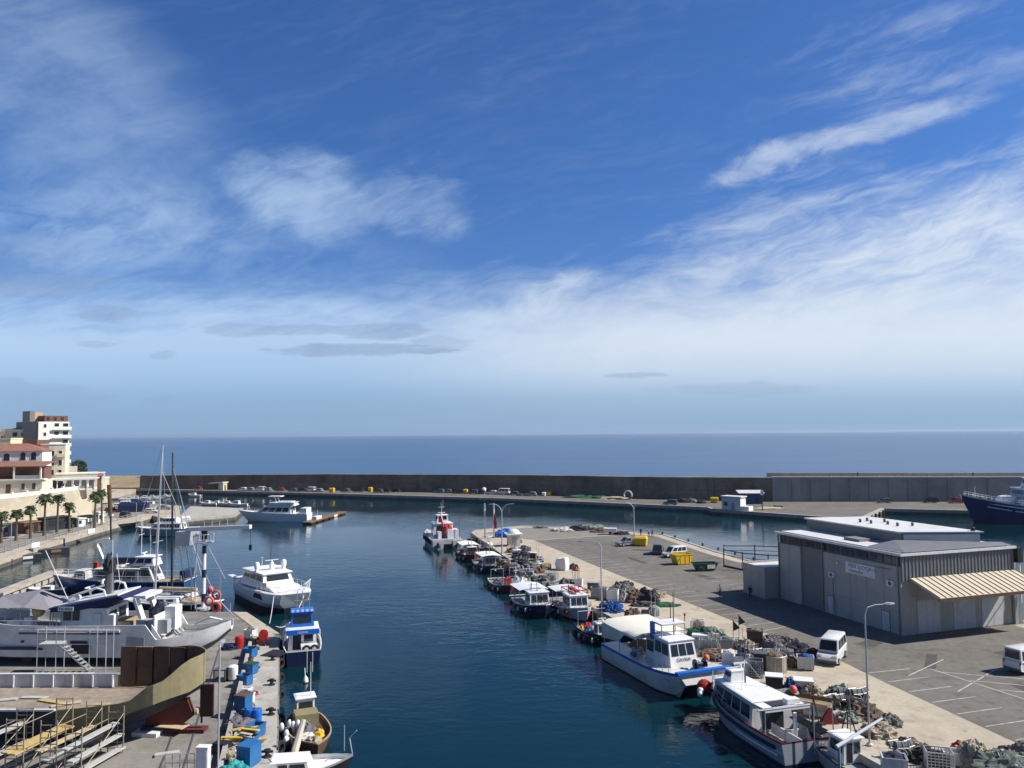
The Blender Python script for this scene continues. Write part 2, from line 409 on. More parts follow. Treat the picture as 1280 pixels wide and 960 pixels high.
# wisps at upper left
wis=gauss(*puv(85,125),.36,.17,R(-42))*ss(pf*.6+st*.4,.22,.80)*.40
wis2=gauss(*puv(60,300),.34,.10,R(8))*ss(fi*.4+pf*.6,.34,.70)*.32
wis4=gauss(*puv(230,310),.40,.075,R(-6))*ss(pf*.6+fi*.4,.36,.68)*.20
wis3=gauss(*puv(1180,70),.30,.10,R(12))*ss(st,.46,.68)*.26
# small cumulus left of centre
cu=gauss(*puv(368,243),.140,.072,R(-8),U2,V2);cu=cu*ss(cu*.40+pf*.55+fi*.45+fw*.35,.56,1.25)*.58
cu2=gauss(*puv(520,262),.11,.065,R(-10),U2,V2);cu2=cu2*ss(cu2*.3+fi*.6+fw*.4,.48,1.05)*.36
cu3=gauss(*puv(680,370),.075,.040,R(20),U2,V2);cu3=cu3*ss(cu3*.3+fi*.9,.44,.95)*.6
# bright streak at upper right
sk=gauss(*puv(1090,162),.22,.026,R(15.5),U3,V3);sk=sk*ss(sk*.40+fw*.75+st*.25,.40,1.10)*.58
sk2=gauss(*puv(955,203),.10,.034,R(22),U2,V3);sk2=sk2*ss(sk2*.3+fi*.8,.42,.9)*.65
def uni(*ms):
    r=None
    for m in ms:
        q=1.-m
        r=q if r is None else r*q
    return 1.-r
cir=ss(st*.6+fw*.5,.46,.98)*.11*ss(V,.10,.30)
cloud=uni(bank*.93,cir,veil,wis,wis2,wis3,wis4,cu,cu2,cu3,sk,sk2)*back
# thin grey flat clouds low on the left
gr=None
nu=fbm(vec(U*8.,V*42.,1.),2.6,6,.65)
for(px,py,a,b,k)in((452,437,.145,.0060,.75),(395,412,.155,.0048,.6),(480,414,.06,.008,.6),(40,357,.11,.011,.55),(135,391,.045,.0075,.6),(300,413,.05,.006,.5),(555,428,.05,.007,.4),(65,497,.09,.012,.40),(795,470,.045,.003,.5),(200,443,.02,.004,.4),(120,430,.03,.003,.4),(15,480,.03,.006,.4),(205,501,.03,.004,.4),(930,486,.12,.006,.3),(30,318,.10,.02,.3)):
    g=gauss(*puv(px,py),a*1.3,b*2.2,0.,U+e1*.05,V+e2*.012);g=ss(g*1.15+(nu-.5)*2.4,.36,1.12)*k
    gr=g if gr is None else gr.mx(g)
# base colour: in view, Sky Texture scaled and graded with elevation towards the deep blue of the photograph
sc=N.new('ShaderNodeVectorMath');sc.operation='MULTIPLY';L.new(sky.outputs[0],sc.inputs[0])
tint=mixc(ss(V,.0,.42),SKY_LO,SKY_HI);tint=mixc(ss(V,.75,1.6),tint,(.22,.36,.62));tint=mixc(1.-back,tint,(.30,.42,.62));L.new(tint,sc.inputs[1])  # zenith and rear sky, out of view, darkened to deepen the shadows
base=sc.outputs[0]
K=.90/SKY_S
cL=mixc(ss(V,.02,.16),tuple(c*K for c in(.30,.46,.68)),tuple(c*K for c in(.50,.66,.85)))
cR=mixc(ss(V,.02,.13),tuple(c*K for c in(.40,.53,.70)),tuple(c*K for c in(.62,.70,.80)))
ccol=mixc(ss(U,-.30,.15),cL,cR)
c1=mixc(cloud,base,ccol)
c2=mixc(gr*(.35+fw*.9),c1,tuple(c*K for c in(.24,.335,.51)))
low=ss(V,.075,.0)*.75
c3=mixc(low,c2,tuple(c*K for c in(.25,.385,.58)))
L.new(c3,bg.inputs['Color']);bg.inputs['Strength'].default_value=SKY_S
# ------------------------------------------------------------------ water
def water(name,base,rough,scales,strength,spec=.5,dist=.3,psc=(1,1,1),pss=.018):
    m=bpy.data.materials.new(name);m.use_nodes=True;n=m.node_tree.nodes;l=m.node_tree.links
    b=n['Principled BSDF'];b.inputs['Roughness'].default_value=rough;b.inputs['IOR'].default_value=1.333;b.inputs['Specular IOR Level'].default_value=spec
    t=n.new('ShaderNodeTexCoord');h=None
    for(sx,sy,sc_,amp)in scales:
        mp=n.new('ShaderNodeMapping');mp.inputs['Scale'].default_value=(sx,sy,1);mp.inputs['Rotation'].default_value=(0,0,R(12));l.new(t.outputs['Object'],mp.inputs['Vector'])
        z=n.new('ShaderNodeTexNoise');z.inputs['Scale'].default_value=sc_;z.inputs['Detail'].default_value=3;l.new(mp.outputs[0],z.inputs['Vector'])
        k=n.new('ShaderNodeMath');k.operation='MULTIPLY';k.inputs[1].default_value=amp;l.new(z.outputs['Fac'],k.inputs[0])
        if h is None:h=k.outputs[0]
        else:
            a=n.new('ShaderNodeMath');l.new(h,a.inputs[0]);l.new(k.outputs[0],a.inputs[1]);h=a.outputs[0]
    # ruffled and calm patches
    pz=n.new('ShaderNodeTexNoise');pz.inputs['Scale'].default_value=pss;pz.inputs['Detail'].default_value=5
    pm=n.new('ShaderNodeMapping');pm.inputs['Scale'].default_value=psc;l.new(t.outputs['Object'],pm.inputs['Vector']);l.new(pm.outputs[0],pz.inputs['Vector'])
    pr=n.new('ShaderNodeMapRange');pr.inputs['From Min'].default_value=.38;pr.inputs['From Max'].default_value=.62;pr.inputs['To Min'].default_value=.15;pr.inputs['To Max'].default_value=1.5;l.new(pz.outputs['Fac'],pr.inputs['Value'])
    hm=n.new('ShaderNodeMath');hm.operation='MULTIPLY';l.new(h,hm.inputs[0]);l.new(pr.outputs[0],hm.inputs[1])
    bp=n.new('ShaderNodeBump');bp.inputs['Strength'].default_value=strength;bp.inputs['Distance'].default_value=dist;l.new(hm.outputs[0],bp.inputs['Height']);l.new(bp.outputs[0],b.inputs['Normal'])
    cz=n.new('ShaderNodeMix');cz.data_type='RGBA';cz.inputs['A'].default_value=(*base[0],1);cz.inputs['B'].default_value=(*base[1],1)
    cr=n.new('ShaderNodeMapRange');cr.inputs['From Min'].default_value=.35;cr.inputs['From Max'].default_value=.65;l.new(pz.outputs['Fac'],cr.inputs['Value']);l.new(cr.outputs[0],cz.inputs['Factor']);l.new(cz.outputs['Result'],b.inputs['Base Color'])
    return m
HW=water('harbour_water_surface',((.0012,.019,.027),(.0018,.024,.033)),.06,((.5,1.,.55,.8),(.6,1.,1.6,.45),(1.,1.,4.5,.10)),.22,.38)
SW=water('sea_surface',((.006,.050,.140),(.018,.085,.19)),.27,((.35,1.,.08,3.),(.5,1.,.3,1.2),(1,1,1.2,.3)),.6,.32,psc=(.10,1.,1.),pss=.006)
m=MB();m.add([(-140,20,0),(160,20,0),(160,262,0),(60,262,0),(0,300,0),(-75,330,0),(-170,352,0),(-170,20,0)],[tuple(range(8))]);struct('harbour_water',m,HW)
m=MB();m.add([(-60000,-3000,-.6),(60000,-3000,-.6),(60000,60000,-.6),(-60000,60000,-.6)],[(0,1,2,3)]);struct('sea',m,SW)
# ------------------------------------------------------------------ ground, quays
PW=[at(-25,627,9),at(50,618.5,9),at(104,611.5,9),at(127,604,9)]     # top line of the retaining wall
E1=[(-88,108),(-94.5,144.6),(-98.3,165.7),(-101.2,193.8),(-103.2,224)]
sl=[at(219,651,1.4),at(294,644,1.4),at(304,635.5,1.4),at(238,633,1.4)]
m=MB();m.prism(E1+[(sl[0].x+.2,sl[0].y-2),(sl[0].x-1,sl[0].y+4),(sl[3].x-3,sl[3].y),(-126,266),(-150,276),(-163,338),(-300,352),(-300,108)],-3,1.6)
struct('promenade',m,'concrete')
m=MB();m.prism([(p.x,p.y) for p in sl],-3,1.48);tag(m.build('jetty_slab','concrete_pale'),kind='structure')
# road along the promenade and the paved car park behind it
def off(pts,d):return [(x-d,y) for x,y in pts]
m=MB();rd=off(E1,4.2)+[(-118,262),(-150,272),(-167,330)];rb=[(-185,330),(-165,262),(-121,232)]+[(x,y) for x,y in off(E1,12.5)][::-1]
m.prism(rd+rb,1.3,1.606);struct('road',m,'asphalt_pale')
m=MB()
m.prism([(PW[0].x-60,PW[0].y-60)]+[(p.x-.4,p.y+.6) for p in PW]+[(-162,300),(-320,330),(-320,PW[0].y-60)],-1,8.9)
struct('upper_terrace',m,'stucco_beige')
m=MB();m.prism([(-164,346),(-170,372),(-330,400),(-330,349),(-180,346)],-1,lambda p:5.6 if p[1]>350 else 1.65);struct('coastal_embankment',m,'earth')
# retaining wall and balustrade
m=MB();n=len(PW)
pts=[(PW[0].x-40,PW[0].y-40)]+[(p.x,p.y) for p in PW]+[(-159,296)]
for i in range(len(pts)-1):
    a,b=Vector((*pts[i],0)),Vector((*pts[i+1],0));d=(b-a).normalized();nn=Vector((-d.y,d.x,0))*.35
    m.prism([(a+nn)[:2],(b+nn)[:2],(b-nn)[:2],(a-nn)[:2]],1.5,9.0)
tag(m.build('retaining_wall','stone_wall'),'tall ochre stone retaining wall behind the palms','wall')
r=thing('balustrade','white balustrade running along the top of the ochre retaining wall','railing',(PW[0].x,PW[0].y,9))
m=MB()
for i in range(3):
    a=PW[i]-PW[0];b=PW[i+1]-PW[0];a.z=b.z=0
    m.beam(a+Vector((0,0,.45)),b+Vector((0,0,.45)),.28,.8);m.beam(a+Vector((0,0,.98)),b+Vector((0,0,.98)),.42,.16)
m.build('parapet','stucco_white',r)
for i in range(3):
    a=PW[i]-PW[0];b=PW[i+1]-PW[0];k=max(2,int((b-a).length/4.5))
    for j in range(k):
        p=a.lerp(b,j/k);MB().cbox((p.x,p.y,.75),(.55,.55,1.5)).build('pillar','stucco_white',r)
# ------------------------------------------------------------------ buildings
def window(par,c,w,h,ang,frame='white_paint',glass='glass',fr=.12,name='window'):
    o=MB().cbox((0,0,0),(.10,w+2*fr,h+2*fr)).build(name,frame,par,loc=c,rz=ang)
    MB().cbox((.045,0,0),(.05,w,h)).build('pane',glass,o)
    return o
def house(name,label,loc,rz,w,d,h,wm,roof=None,rm='terracotta',rh=1.8,front=(),right=(),cat='house',ov=.5):
    t=thing(name,label,cat,loc,rz)
    MB().box(-w/2,w/2,0,d,0,h).build('wall',wm,t)
    if roof=='hip':
        a=min(w,d)/2
        m=MB();x0,x1,y0,y1=-w/2-ov,w/2+ov,-ov,d+ov
        if w>=d:i=[(x0+a,(y0+y1)/2),(x1-a,(y0+y1)/2)];V4=[(x0,y0,h),(x1,y0,h),(x1,y1,h),(x0,y1,h),(i[0][0],i[0][1],h+rh),(i[1][0],i[1][1],h+rh)];F=[(0,1,5,4),(1,2,5),(2,3,4,5),(3,0,4),(3,2,1,0)]
        else:i=[((x0+x1)/2,y0+a),((x0+x1)/2,y1-a)];V4=[(x0,y0,h),(x1,y0,h),(x1,y1,h),(x0,y1,h),(i[0][0],i[0][1],h+rh),(i[1][0],i[1][1],h+rh)];F=[(0,1,4),(1,2,5,4),(2,3,5),(3,0,4,5),(3,2,1,0)]
        m.add([(x,y,z+.02) for x,y,z in V4],F);m.build('roof',rm,t)
    elif roof=='gable':
        m=MB();m.loft([[(-w/2-ov,-ov,h),(w/2+ov,-ov,h),(w/2+ov,d/2,h+rh),(-w/2-ov,d/2,h+rh)],[(-w/2-ov,d+ov,h),(w/2+ov,d+ov,h),(w/2+ov,d/2+.01,h+rh),(-w/2-ov,d/2+.01,h+rh)]]);m.build('roof',rm,t)
    elif roof=='mono':
        m=MB();m.prism([(-w/2-ov,-ov),(w/2+ov,-ov),(w/2+ov,d+ov),(-w/2-ov,d+ov)],lambda p:h+.02+(rh if p[1]>0 else 0),lambda p:h+.3+(rh if p[1]>0 else 0));m.build('roof',rm,t)
    elif roof=='flat':
        m=MB();m.box(-w/2-ov,w/2+ov,-ov,d+ov,h+.02,h+.45);m.build('roof',rm,t)
    for q in front:window(t,(q[0],-.02,q[1]),q[2],q[3],-PI/2,*(q[4:5]))
    for q in right:window(t,(w/2+.02,q[0],q[1]),q[2],q[3],0,*(q[4:5]))
    return t
def arch_window(par,c,w,h,ang):
    o=MB();ring=lambda s,x:[(x,-w/2*s,-h/2),(x,w/2*s,-h/2)]+[(x,w/2*s*math.cos(a),h/2-w/2+w/2*s*math.sin(a)) for a in [PI*k/8 for k in range(9)]]
    o.loft([ring(1.25,-.05),ring(1.25,.05)]);q=o.build('window','stucco_white',par,loc=c,rz=ang)
    g=MB();g.loft([ring(1,.03),ring(1,.07)]);g.build('pane','glass',q);return q
# apartment tower: slate gable wall to the left, white balcony front to the right
C0=atY(46,600,255);tw=thing('apartment_tower','tall white apartment block with a slate grey side wall and stacked balconies','building',(C0.x,255,7.5),R(53))
# local: x along the balcony front (towards +.6,+.8), y away to the left; front faces -y local
H1=atY(46,527,255).z-7.5
m=MB();m.box(0,9.6,0,17,0,H1);m.build('wall','stucco_white',tw)
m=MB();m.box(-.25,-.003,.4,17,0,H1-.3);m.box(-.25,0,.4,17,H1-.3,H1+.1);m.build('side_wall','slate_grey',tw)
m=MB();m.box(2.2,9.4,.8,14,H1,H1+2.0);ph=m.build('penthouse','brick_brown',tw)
for k in range(3):window(ph,(3.2+2.2*k,.78,H1+.95),.8,1.0,-PI/2,'brick_brown')
lb=MB().box(-.3,3.6,6,11,H1,H1+3.2).build('lift_house','stucco_orange',tw)
MB().box(-.5,1.0,5.6,11.4,H1+.1,H1+3.6).build('chimney_stack','slate_grey',lb)
for k in range(6):
    z=H1-2.6-2.75*k
    b=MB();b.box(4.3-(.0 if k<2 else -2.6),9.9,-1.15,0,z-.18,z);b.box(4.3-(.0 if k<2 else -2.6),9.9,-1.2,-1.08,z,z+.95);b.box(9.8,9.92,-1.2,2.6,z-.18,z+.95);b=b.build('balcony','stucco_white',tw)
    window(tw,(8.4,-.02,z+1.1),1.7,2.0,-PI/2)
    if k<2:window(tw,(5.6,-.02,z+1.1),1.4,2.0,-PI/2)
    window(tw,(2.0,-.02,z+1.2),.8,1.1,-PI/2);window(tw,(9.62,4.5,z+1.2),1.2,1.3,0)
# cream townhouse in front of the tower
Cc=atY(50,600,238);ct=thing('townhouse','cream narrow townhouse with iron balconies standing in front of the tower','house',(Cc.x,238,8.9),R(20))
hh=atY(60,556,238).z-8.9
MB().box(0,6.6,0,7,0,hh).build('wall','stucco_cream',ct);MB().box(-.15,6.75,-.15,7.1,hh,hh+.25).build('roof','stucco_white',ct)
for i in range(3):
    for k in range(4):
        window(ct,(1.1+2.1*i,-.02,1.6+2.9*k),.85,1.5 if i else 1.9,-PI/2,'stucco_white')
    b=MB();z=3.6+2.9*i;b.box(.2,2.1,-.9,0,z-.12,z)
    for j in range(8):b.box(.22+.265*j,.26+.265*j,-.9,-.86,z,z+.9)
    b.box(.2,2.1,-.92,-.85,z+.9,z+.96);b.build('balcony','steel',ct)
MB().box(4.4,6.7,-1.0,0,9.2,10.2).build('balcony','stucco_cream',ct)
# arched house with terracotta roofs
Ha=atY(52,600,222)
ah=thing('arched_house','white house with arched upper windows under low terracotta roofs','house',(Ha.x,222,8.9),R(14))
z1=atY(40,575,222).z-8.9;z2=atY(40,563.5,222).z-8.9
MB().box(-24,0,0,8,0,z2).build('wall','stucco_white',ah)
m=MB();V4=[(-19,-.5,z2),(.5,-.5,z2),(.5,8.5,z2),(-19,8.5,z2),(-13,4,z2+2.1),(-5,4,z2+2.1)];m.add(V4,[(0,1,5,4),(1,2,5),(2,3,4,5),(3,0,4),(3,2,1,0)]);m.build('roof','terracotta',ah)
m=MB();m.add([(-24.3,-2.4,z2-1.1),(-17,-2.4,z2-1.1),(-17,-.02,z2+.1),(-24.3,-.02,z2+.1),(-24.3,-2.4,z2-1.3),(-17,-2.4,z2-1.3),(-17,-.02,z2-.2),(-24.3,-.02,z2-.2)],[(0,1,2,3),(7,6,5,4),(0,4,5,1),(1,5,6,2),(3,2,6,7),(0,3,7,4)]);m.build('porch_roof','terracotta',ah)
for x in(-2.2,-4.9):arch_window(ah,(x,-.02,(z1+z2)/2-.1),1.3,2.1,-PI/2)
arch_window(ah,(-9,-.02,(z1+z2)/2-.3),1.5,1.9,-PI/2)
window(ah,(-12.5,-.02,(z1+z2)/2-.3),3.0,1.5,-PI/2,'stucco_white')
# lower veranda house
Hv=atY(52,615,214);vz=atY(30,583,214).z-8.9
vh=thing('veranda_house','beige villa with a deep dark veranda below a sloping terracotta roof','house',(Hv.x,214,8.9),R(9))
MB().box(-30,0,0,7,0,3.6).build('wall','stucco_beige',vh)
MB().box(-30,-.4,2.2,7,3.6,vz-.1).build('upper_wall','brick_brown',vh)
m=MB();m.prism([(-30,-.6),(.5,-.6),(.5,7.2),(-30,7.2)],lambda p:vz-.1+(1.1 if p[1]>0 else 0),lambda p:vz+.12+(1.1 if p[1]>0 else 0));m.build('roof','terracotta',vh)
MB().box(-30,.6,-.4,2.2,3.6,3.9).build('balcony','stucco_white',vh)
for x in(-.3,-7,-14,-21):MB().cbox((x,-.2,(3.9+vz)/2),(.4,.4,vz-3.9)).build('pillar','stucco_white',vh)
MB().box(-6.6,-.6,-.3,-.22,3.9,4.9).build('balustrade','steel',vh)
for x,w_,h_ in((-2.0,.9,1.7),(-4.7,.9,1.7),(-12.5,1.0,1.9)):window(vh,(x,-.02,1.9),w_,h_,-PI/2,'stucco_white')
d=MB().box(-9.0,-7.8,-.05,.05,.1,2.5).build('door','brown',vh)
window(vh,(-18.5,-.02,1.8),2.2,1.9,-PI/2,'stucco_white')
# houses behind
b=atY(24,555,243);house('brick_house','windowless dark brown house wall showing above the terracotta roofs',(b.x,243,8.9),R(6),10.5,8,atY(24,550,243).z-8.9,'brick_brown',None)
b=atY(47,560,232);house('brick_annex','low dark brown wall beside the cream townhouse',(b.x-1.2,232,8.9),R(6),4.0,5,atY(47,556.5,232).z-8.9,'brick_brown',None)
b=atY(29,545,262);h=atY(29,538.5,262).z-8.9;house('terrace_house','cream house with a roof terrace next to the slate side wall',(b.x,262,8.9),R(12),11,8,h,'stucco_cream','flat','stucco_white',front=[(-2.5,h-1.2,1.4,1.4),(0,h-1.3,1.2,1.3),(2.7,h-1.2,1.6,1.5)])
b=atY(15,545,266);h=atY(15,536.5,266).z-8.9;house('orange_house','pale orange flat roofed house left of the tower',(b.x,266,8.9),R(12),6,8,h,'stucco_orange','flat','stucco_cream',ov=.1,right=[(2.5,h-1.5,1,1.2)])
b=atY(2,556,236);h=atY(2,549.5,236).z-8.9;house('yellow_house','pale yellow house with small dark windows beside the brown wall',(b.x,236,8.9),R(6),5,7,h,'stucco_yellow','flat','stucco_cream',ov=.1,front=[(-1.2,h-1.9,.7,1.2),(.9,h-1.9,.7,1.2)])
b=atY(1,545,275);h=atY(1,540.5,275).z-8.9;house('white_house','small white house behind the yellow one',(b.x,275,8.9),R(6),5,7,h,'stucco_white','flat','stucco_white',ov=.1,front=[(0.6,h-1.6,.7,1.0)])
# glazed restaurant pavilion on the terrace
P=atY(51,612,220);pv=thing('pavilion','glazed white terrace pavilion with a flat roof above the retaining wall','pavilion',(P.x,220,8.9),R(24))
MB().box(0,13.6,.3,5.5,0,.5).build('floor','stucco_white',pv);MB().box(-.6,14.2,-.5,6.2,3.1,3.4).build('roof','white_paint',pv)
for k in range(8):MB().cbox((.2+1.88*k,.2,1.55),(.22,.22,3.1)).build('post','white_paint',pv)
MB().box(.4,5.4,.35,.45,.5,2.8).build('window','glass',pv)
for k in range(4):MB().box(6.2+1.88*k,7.5+1.88*k,.35,.45,.5,2.9).build('window','canvas_grey',pv)
# lower right slope of the town
b=atY(88,600,246);h=atY(88,583,246).z-8.5;house('ruined_wall_house','broken pale wall stub right of the townhouse',(b.x,246,8.5),R(28),3.6,4,h,'stucco_beige',None)
b=atY(100,600,236);house('white_villa','low white walled villa terrace below the dark tree',(b.x-1,236,7.5),R(28),11,6,atY(100,593,236).z-7.5,'stucco_beige','flat','stucco_white',ov=.15,front=[(-3,2.2,1,1.2),(0,2.2,1,1.2)])
b=atY(110,606,244);house('brown_house','dark brown low house near the end of the terrace',(b.x,244,4.5),R(28),7.5,5,atY(110,596,244).z-4.5,'brick_brown','mono','terracotta',.5,front=[(-1.5,3.2,1,1.1)])
b=atY(113,600,258);house('white_store','white walled yard building on the slope above the beach',(b.x,258,4.5),R(28),8.5,4,atY(113,592.5,258).z-4.5,'stucco_white','flat','stucco_white',ov=.1)
b=atY(125,604,262);house('garden_house','small cream house at the far end of the terrace',(b.x,262,2),R(28),5.5,4,atY(125,598.5,262).z-2,'stucco_cream','flat','stucco_white',ov=.1,front=[(0,3,.9,1.1)])
# ------------------------------------------------------------------ leaves and palms
def leaf_cloud(c,r,n,seed,size=.5):
    rr=random.Random(seed);m=MB()
    for _ in range(n):
        while True:
            p=Vector((rr.uniform(-1,1),rr.uniform(-1,1),rr.uniform(-1,1)))
            if p.length<1 and p.length>.35+.3*mnoise.noise(p*2.2+Vector((seed,0,0))):break
        p=Vector((c[0]+p.x*r[0],c[1]+p.y*r[1],c[2]+p.z*r[2]))
        a=Vector((rr.uniform(-1,1),rr.uniform(-1,1),rr.uniform(-1,1))).normalized();b=a.orthogonal().normalized();s_=size*rr.uniform(.5,1.2)
        m.add([p-a*s_,p+b*s_*.5,p+a*s_,p-b*s_*.5],[(0,1,2,3)])
    return m
t=thing('dark_tree','dark round evergreen tree on the slope beyond the townhouse','tree',(atY(98,590,250).x,250,8))
MB().tube([(0,0,0),(.2,0,2),(.1,.2,4.2)],[.3,.22,.1]).build('trunk','trunk',t);leaf_cloud((0,0,6.0),(2.6,2.4,2.8),900,5,.42).build('crown','leaf_dark',t)
def palm(label,x,y,z,h,seed,r=1.9,lean=.2):
    rr=random.Random(seed);t=thing('palm_tree',label,'palm tree',(x,y,z),rr.uniform(0,6),'palms along the promenade')
    tp=Vector((lean,0,h));MB().tube([(0,0,0),(lean*.1,0,h*.3),(lean*.5,0,h*.7),tp],[.34,.26,.22,.27],8).build('trunk','trunk',t,True)
    m=MB()
    for k in range(30):
        a=2*PI*k/30*3.3+rr.uniform(-.2,.2);el=rr.uniform(-.55,1.25);ln=r*rr.uniform(.8,1.2);d=Vector((math.cos(a),math.sin(a),0))
        pts=[]
        for i in range(6):
            s_=i/5;pts.append(tp+d*(ln*s_*math.cos(el*.8))+Vector((0,0,.25+ln*s_*math.sin(el)-ln*.75*s_*s_)))
        sd_=Vector((-d.y,d.x,0))
        for i in range(5):
            w=.06+.34*math.sin(PI*(i+.8)/6.2)
            for sg in(1,-1):
                q=(pts[i]+pts[i+1])/2+sd_*sg*w*1.5-Vector((0,0,w*.7))
                m.add([pts[i],pts[i+1],q+(pts[i+1]-pts[i])*.25,q-(pts[i+1]-pts[i])*.15],[(0,1,2,3)])
    m.build('crown','leaf',t)
    m=MB()
    for k in range(14):
        a=2*PI*k/14+rr.uniform(-.2,.2);d=Vector((math.cos(a),math.sin(a),0));p0=tp-Vector((0,0,.15));p1=tp+d*.75-Vector((0,0,.5));p2=tp+d*.8-Vector((0,0,1.3));sd_=Vector((-d.y,d.x,0))*.18
        m.add([p0-sd_*.3,p0+sd_*.3,p1+sd_,p1-sd_],[(0,1,2,3)]);m.add([p1-sd_,p1+sd_,p2+sd_*.4,p2-sd_*.4],[(0,1,2,3)])
    m.build('dry_skirt','leaf_dry',t)
for i,(px,py,top,lb) in enumerate([(1.5,679,640,'palm at the far left beside the blue kiosk'),(20,676,637,'slender palm between the blue kiosk and the brown hut'),(38,673,632,'palm rising in front of the brown wooden hut'),(55,670,618,'tall palm at the left end of the navy container'),(71,667,618,'tall palm before the middle of the navy container'),(86.5,665,628,'shorter palm at the right end of the navy container'),(118,660,615,'palm in front of the dark hut near the white kiosk'),(127,656,612,'slim palm just left of the tall brown post')]):
    p=at(px,py,1.6);h=atY(px,top,p.y).z-1.6;palm(lb,p.x,p.y,1.6,h-.6,i*13+3,(1.8,1.5,1.5,1.95,1.7,1.6,1.8,1.6)[i],(-.3,.25,.2,-.1,.15,.3,-.2,.2)[i])
# tall brown post
p=at(138.8,675,1.4);t=thing('tall_post','tall brown weathered post standing at the promenade edge','post',(p.x,p.y,1.4))
hp=atY(134,606,p.y).z-1.4;MB().tube([(0,0,0),(-.25,0,hp*.45)],[.16,.2],8).build('base','black',t,True);MB().tube([(-.25,0,hp*.45),(-.75,0,hp)],[.42,.46],8).build('shaft','brown',t,True);MB().cbox((-.25,0,hp*.45),(1.0,.7,.35)).build('collar','white_paint',t)
# ------------------------------------------------------------------ kiosks on the promenade
def kiosk(name,label,px0,px1,py,top,body,roof,cat='kiosk',dep=3.2,door=None,rm=None,striped=None):
    a=at(px0,py,1.62);b=at(px1,py-(px1-px0)*.12,1.62);w=(b-a).length;h=atY((px0+px1)/2,top,a.y).z-1.62
    t=thing(name,label,cat,a,hd(b.x-a.x,b.y-a.y))
    MB().box(0,w,0,dep,0,h-.25).build('body',body,t);MB().box(-.2,w+.2,-.25,dep+.2,h-.25,h).build('roof',roof,t)
    if door:MB().box(w*.55,w*.55+1.0,-.06,-.005,.05,min(2.2,h-.4)).build('door',door,t)
    MB().box(w*.12,w*.45,-.05,-.005,h*.35,h*.72).build('window' if not striped else 'panel','glass' if not striped else striped,t)
    return t
kiosk('poster_kiosk','blue and violet kiosk at the left edge of the promenade',2,19,671.5,655.5,'net_purple','dark_grey',striped='canvas_blue',dep=2.6)
kiosk('wooden_hut','brown wooden hut with a flat roof between the palms',30,52,666.5,653,'brown','wood',door='black',dep=4)
kiosk('container_kiosk','long navy container with a glazed front behind the palms',57,88,664,647.5,'antifoul','black',door='glass',cat='container')
kiosk('grey_kiosk','low dark grey cabin beside the navy container',88.5,97,659.5,648,'dark_grey','black')
kiosk('white_cabin','white square cabin between the grey cabin and the dark hut',97.5,107,659,648,'white_paint','white_paint')
kiosk('dark_hut','dark hut with posters behind the seventh palm',108,121,656.5,645,'dark_grey','black',striped='white_paint')
kiosk('white_kiosk','tall white kiosk near the bend of the promenade',123,130,654,640,'stucco_white','white_paint',dep=2)
p=at(100,650,1.6);house('lower_arcade','cream ground floor building at the foot of the retaining wall',(p.x-9,p.y+9,1.6),R(35),13,3,4.6,'stucco_cream',None,front=[(-6,3.2,.8,.9),(-4,3.2,.8,.9),(-2,3.2,.8,.9),(2,3.0,.9,1.2)])
# railing with posts along the promenade edge, with two white boards
r=thing('quay_railing','low steel post and rail fence along the promenade edge','railing',(E1[1][0],E1[1][1],1.6))
o=Vector((E1[1][0],E1[1][1],0));m=MB();pp=[]
for i in range(0,4):
    a=Vector((*E1[i],0))-o-Vector((3.4,0,0));b=Vector((*E1[i+1],0))-o-Vector((3.4,0,0))
    for z in(.5,1.0):m.beam(a+Vector((0,0,z)),b+Vector((0,0,z)),.07)
    k=int((b-a).length/3);pp+=[a.lerp(b,j/k) for j in range(k)]
m.build('rail','steel',r)
for p in pp:MB().cbox((p.x,p.y,.55),(.14,.14,1.1)).build('post','steel',r)
for px,py,w,lb in((44,687,2.1,'white notice board hung on the promenade railing left of the tall post, nearer one'),(114,669,2.3,'white notice board on the promenade railing beside the tall brown post')):
    p=at(px,py,1.6);t=thing('notice_board',lb,'board',p,R(80));MB().box(-w/2,w/2,-.06,.06,.45,1.45).build('panel','white_paint',t)
    for x in(-w/2+.2,w/2-.2):MB().box(x-.05,x+.05,-.04,.04,0,.45).build('leg','steel',t)
m=MB()
for i in range(4):
    a=Vector((*E1[i],0));b=Vector((*E1[i+1],0));m.prism([(a.x-.05,a.y),(b.x-.05,b.y),(b.x-1.0,b.y),(a.x-1.0,a.y)],1.58,1.74)
struct('kerb',m,'concrete_pale')
m=MB();q=at(150,652,1.6)
m.prism([(q.x+5*math.cos(a)*(1 if math.cos(a)>0 else 3),q.y+8*math.sin(a)) for a in [2*PI*k/20 for k in range(20)]],1.6,1.73);struct('pavement',m,'concrete')
# lamp posts on the far promenade
def lamp_single(label,x,y,z,h,rz,arm=1.4,name='street_lamp',group=None,mt='galv',r0=.10):
    t=thing(name,label,'street lamp',(x,y,z),rz,group)
    MB().lathe([(.22,0),(.22,.12),(.13,.2)],8).build('base',mt,t)
    MB().tube([(0,0,.1),(0,0,h*.93),(arm*.12,0,h*.985),(arm*.5,0,h*1.0),(arm,0,h)],[r0,r0*.75,r0*.6,r0*.5,r0*.45],8).build('pole',mt,t,True)
    MB().loft([[(arm-.1,-.06,h-.04),(arm-.1,.06,h-.04),(arm-.1,.06,h+.06),(arm-.1,-.06,h+.06)],[(arm+.3,-.14,h-.05),(arm+.3,.14,h-.05),(arm+.3,.12,h+.1),(arm+.3,-.12,h+.1)],[(arm+.75,-.1,h-.03),(arm+.75,.1,h-.03),(arm+.75,.08,h+.05),(arm+.75,-.08,h+.05)]]).build('lamp_head',mt,t)
    return t
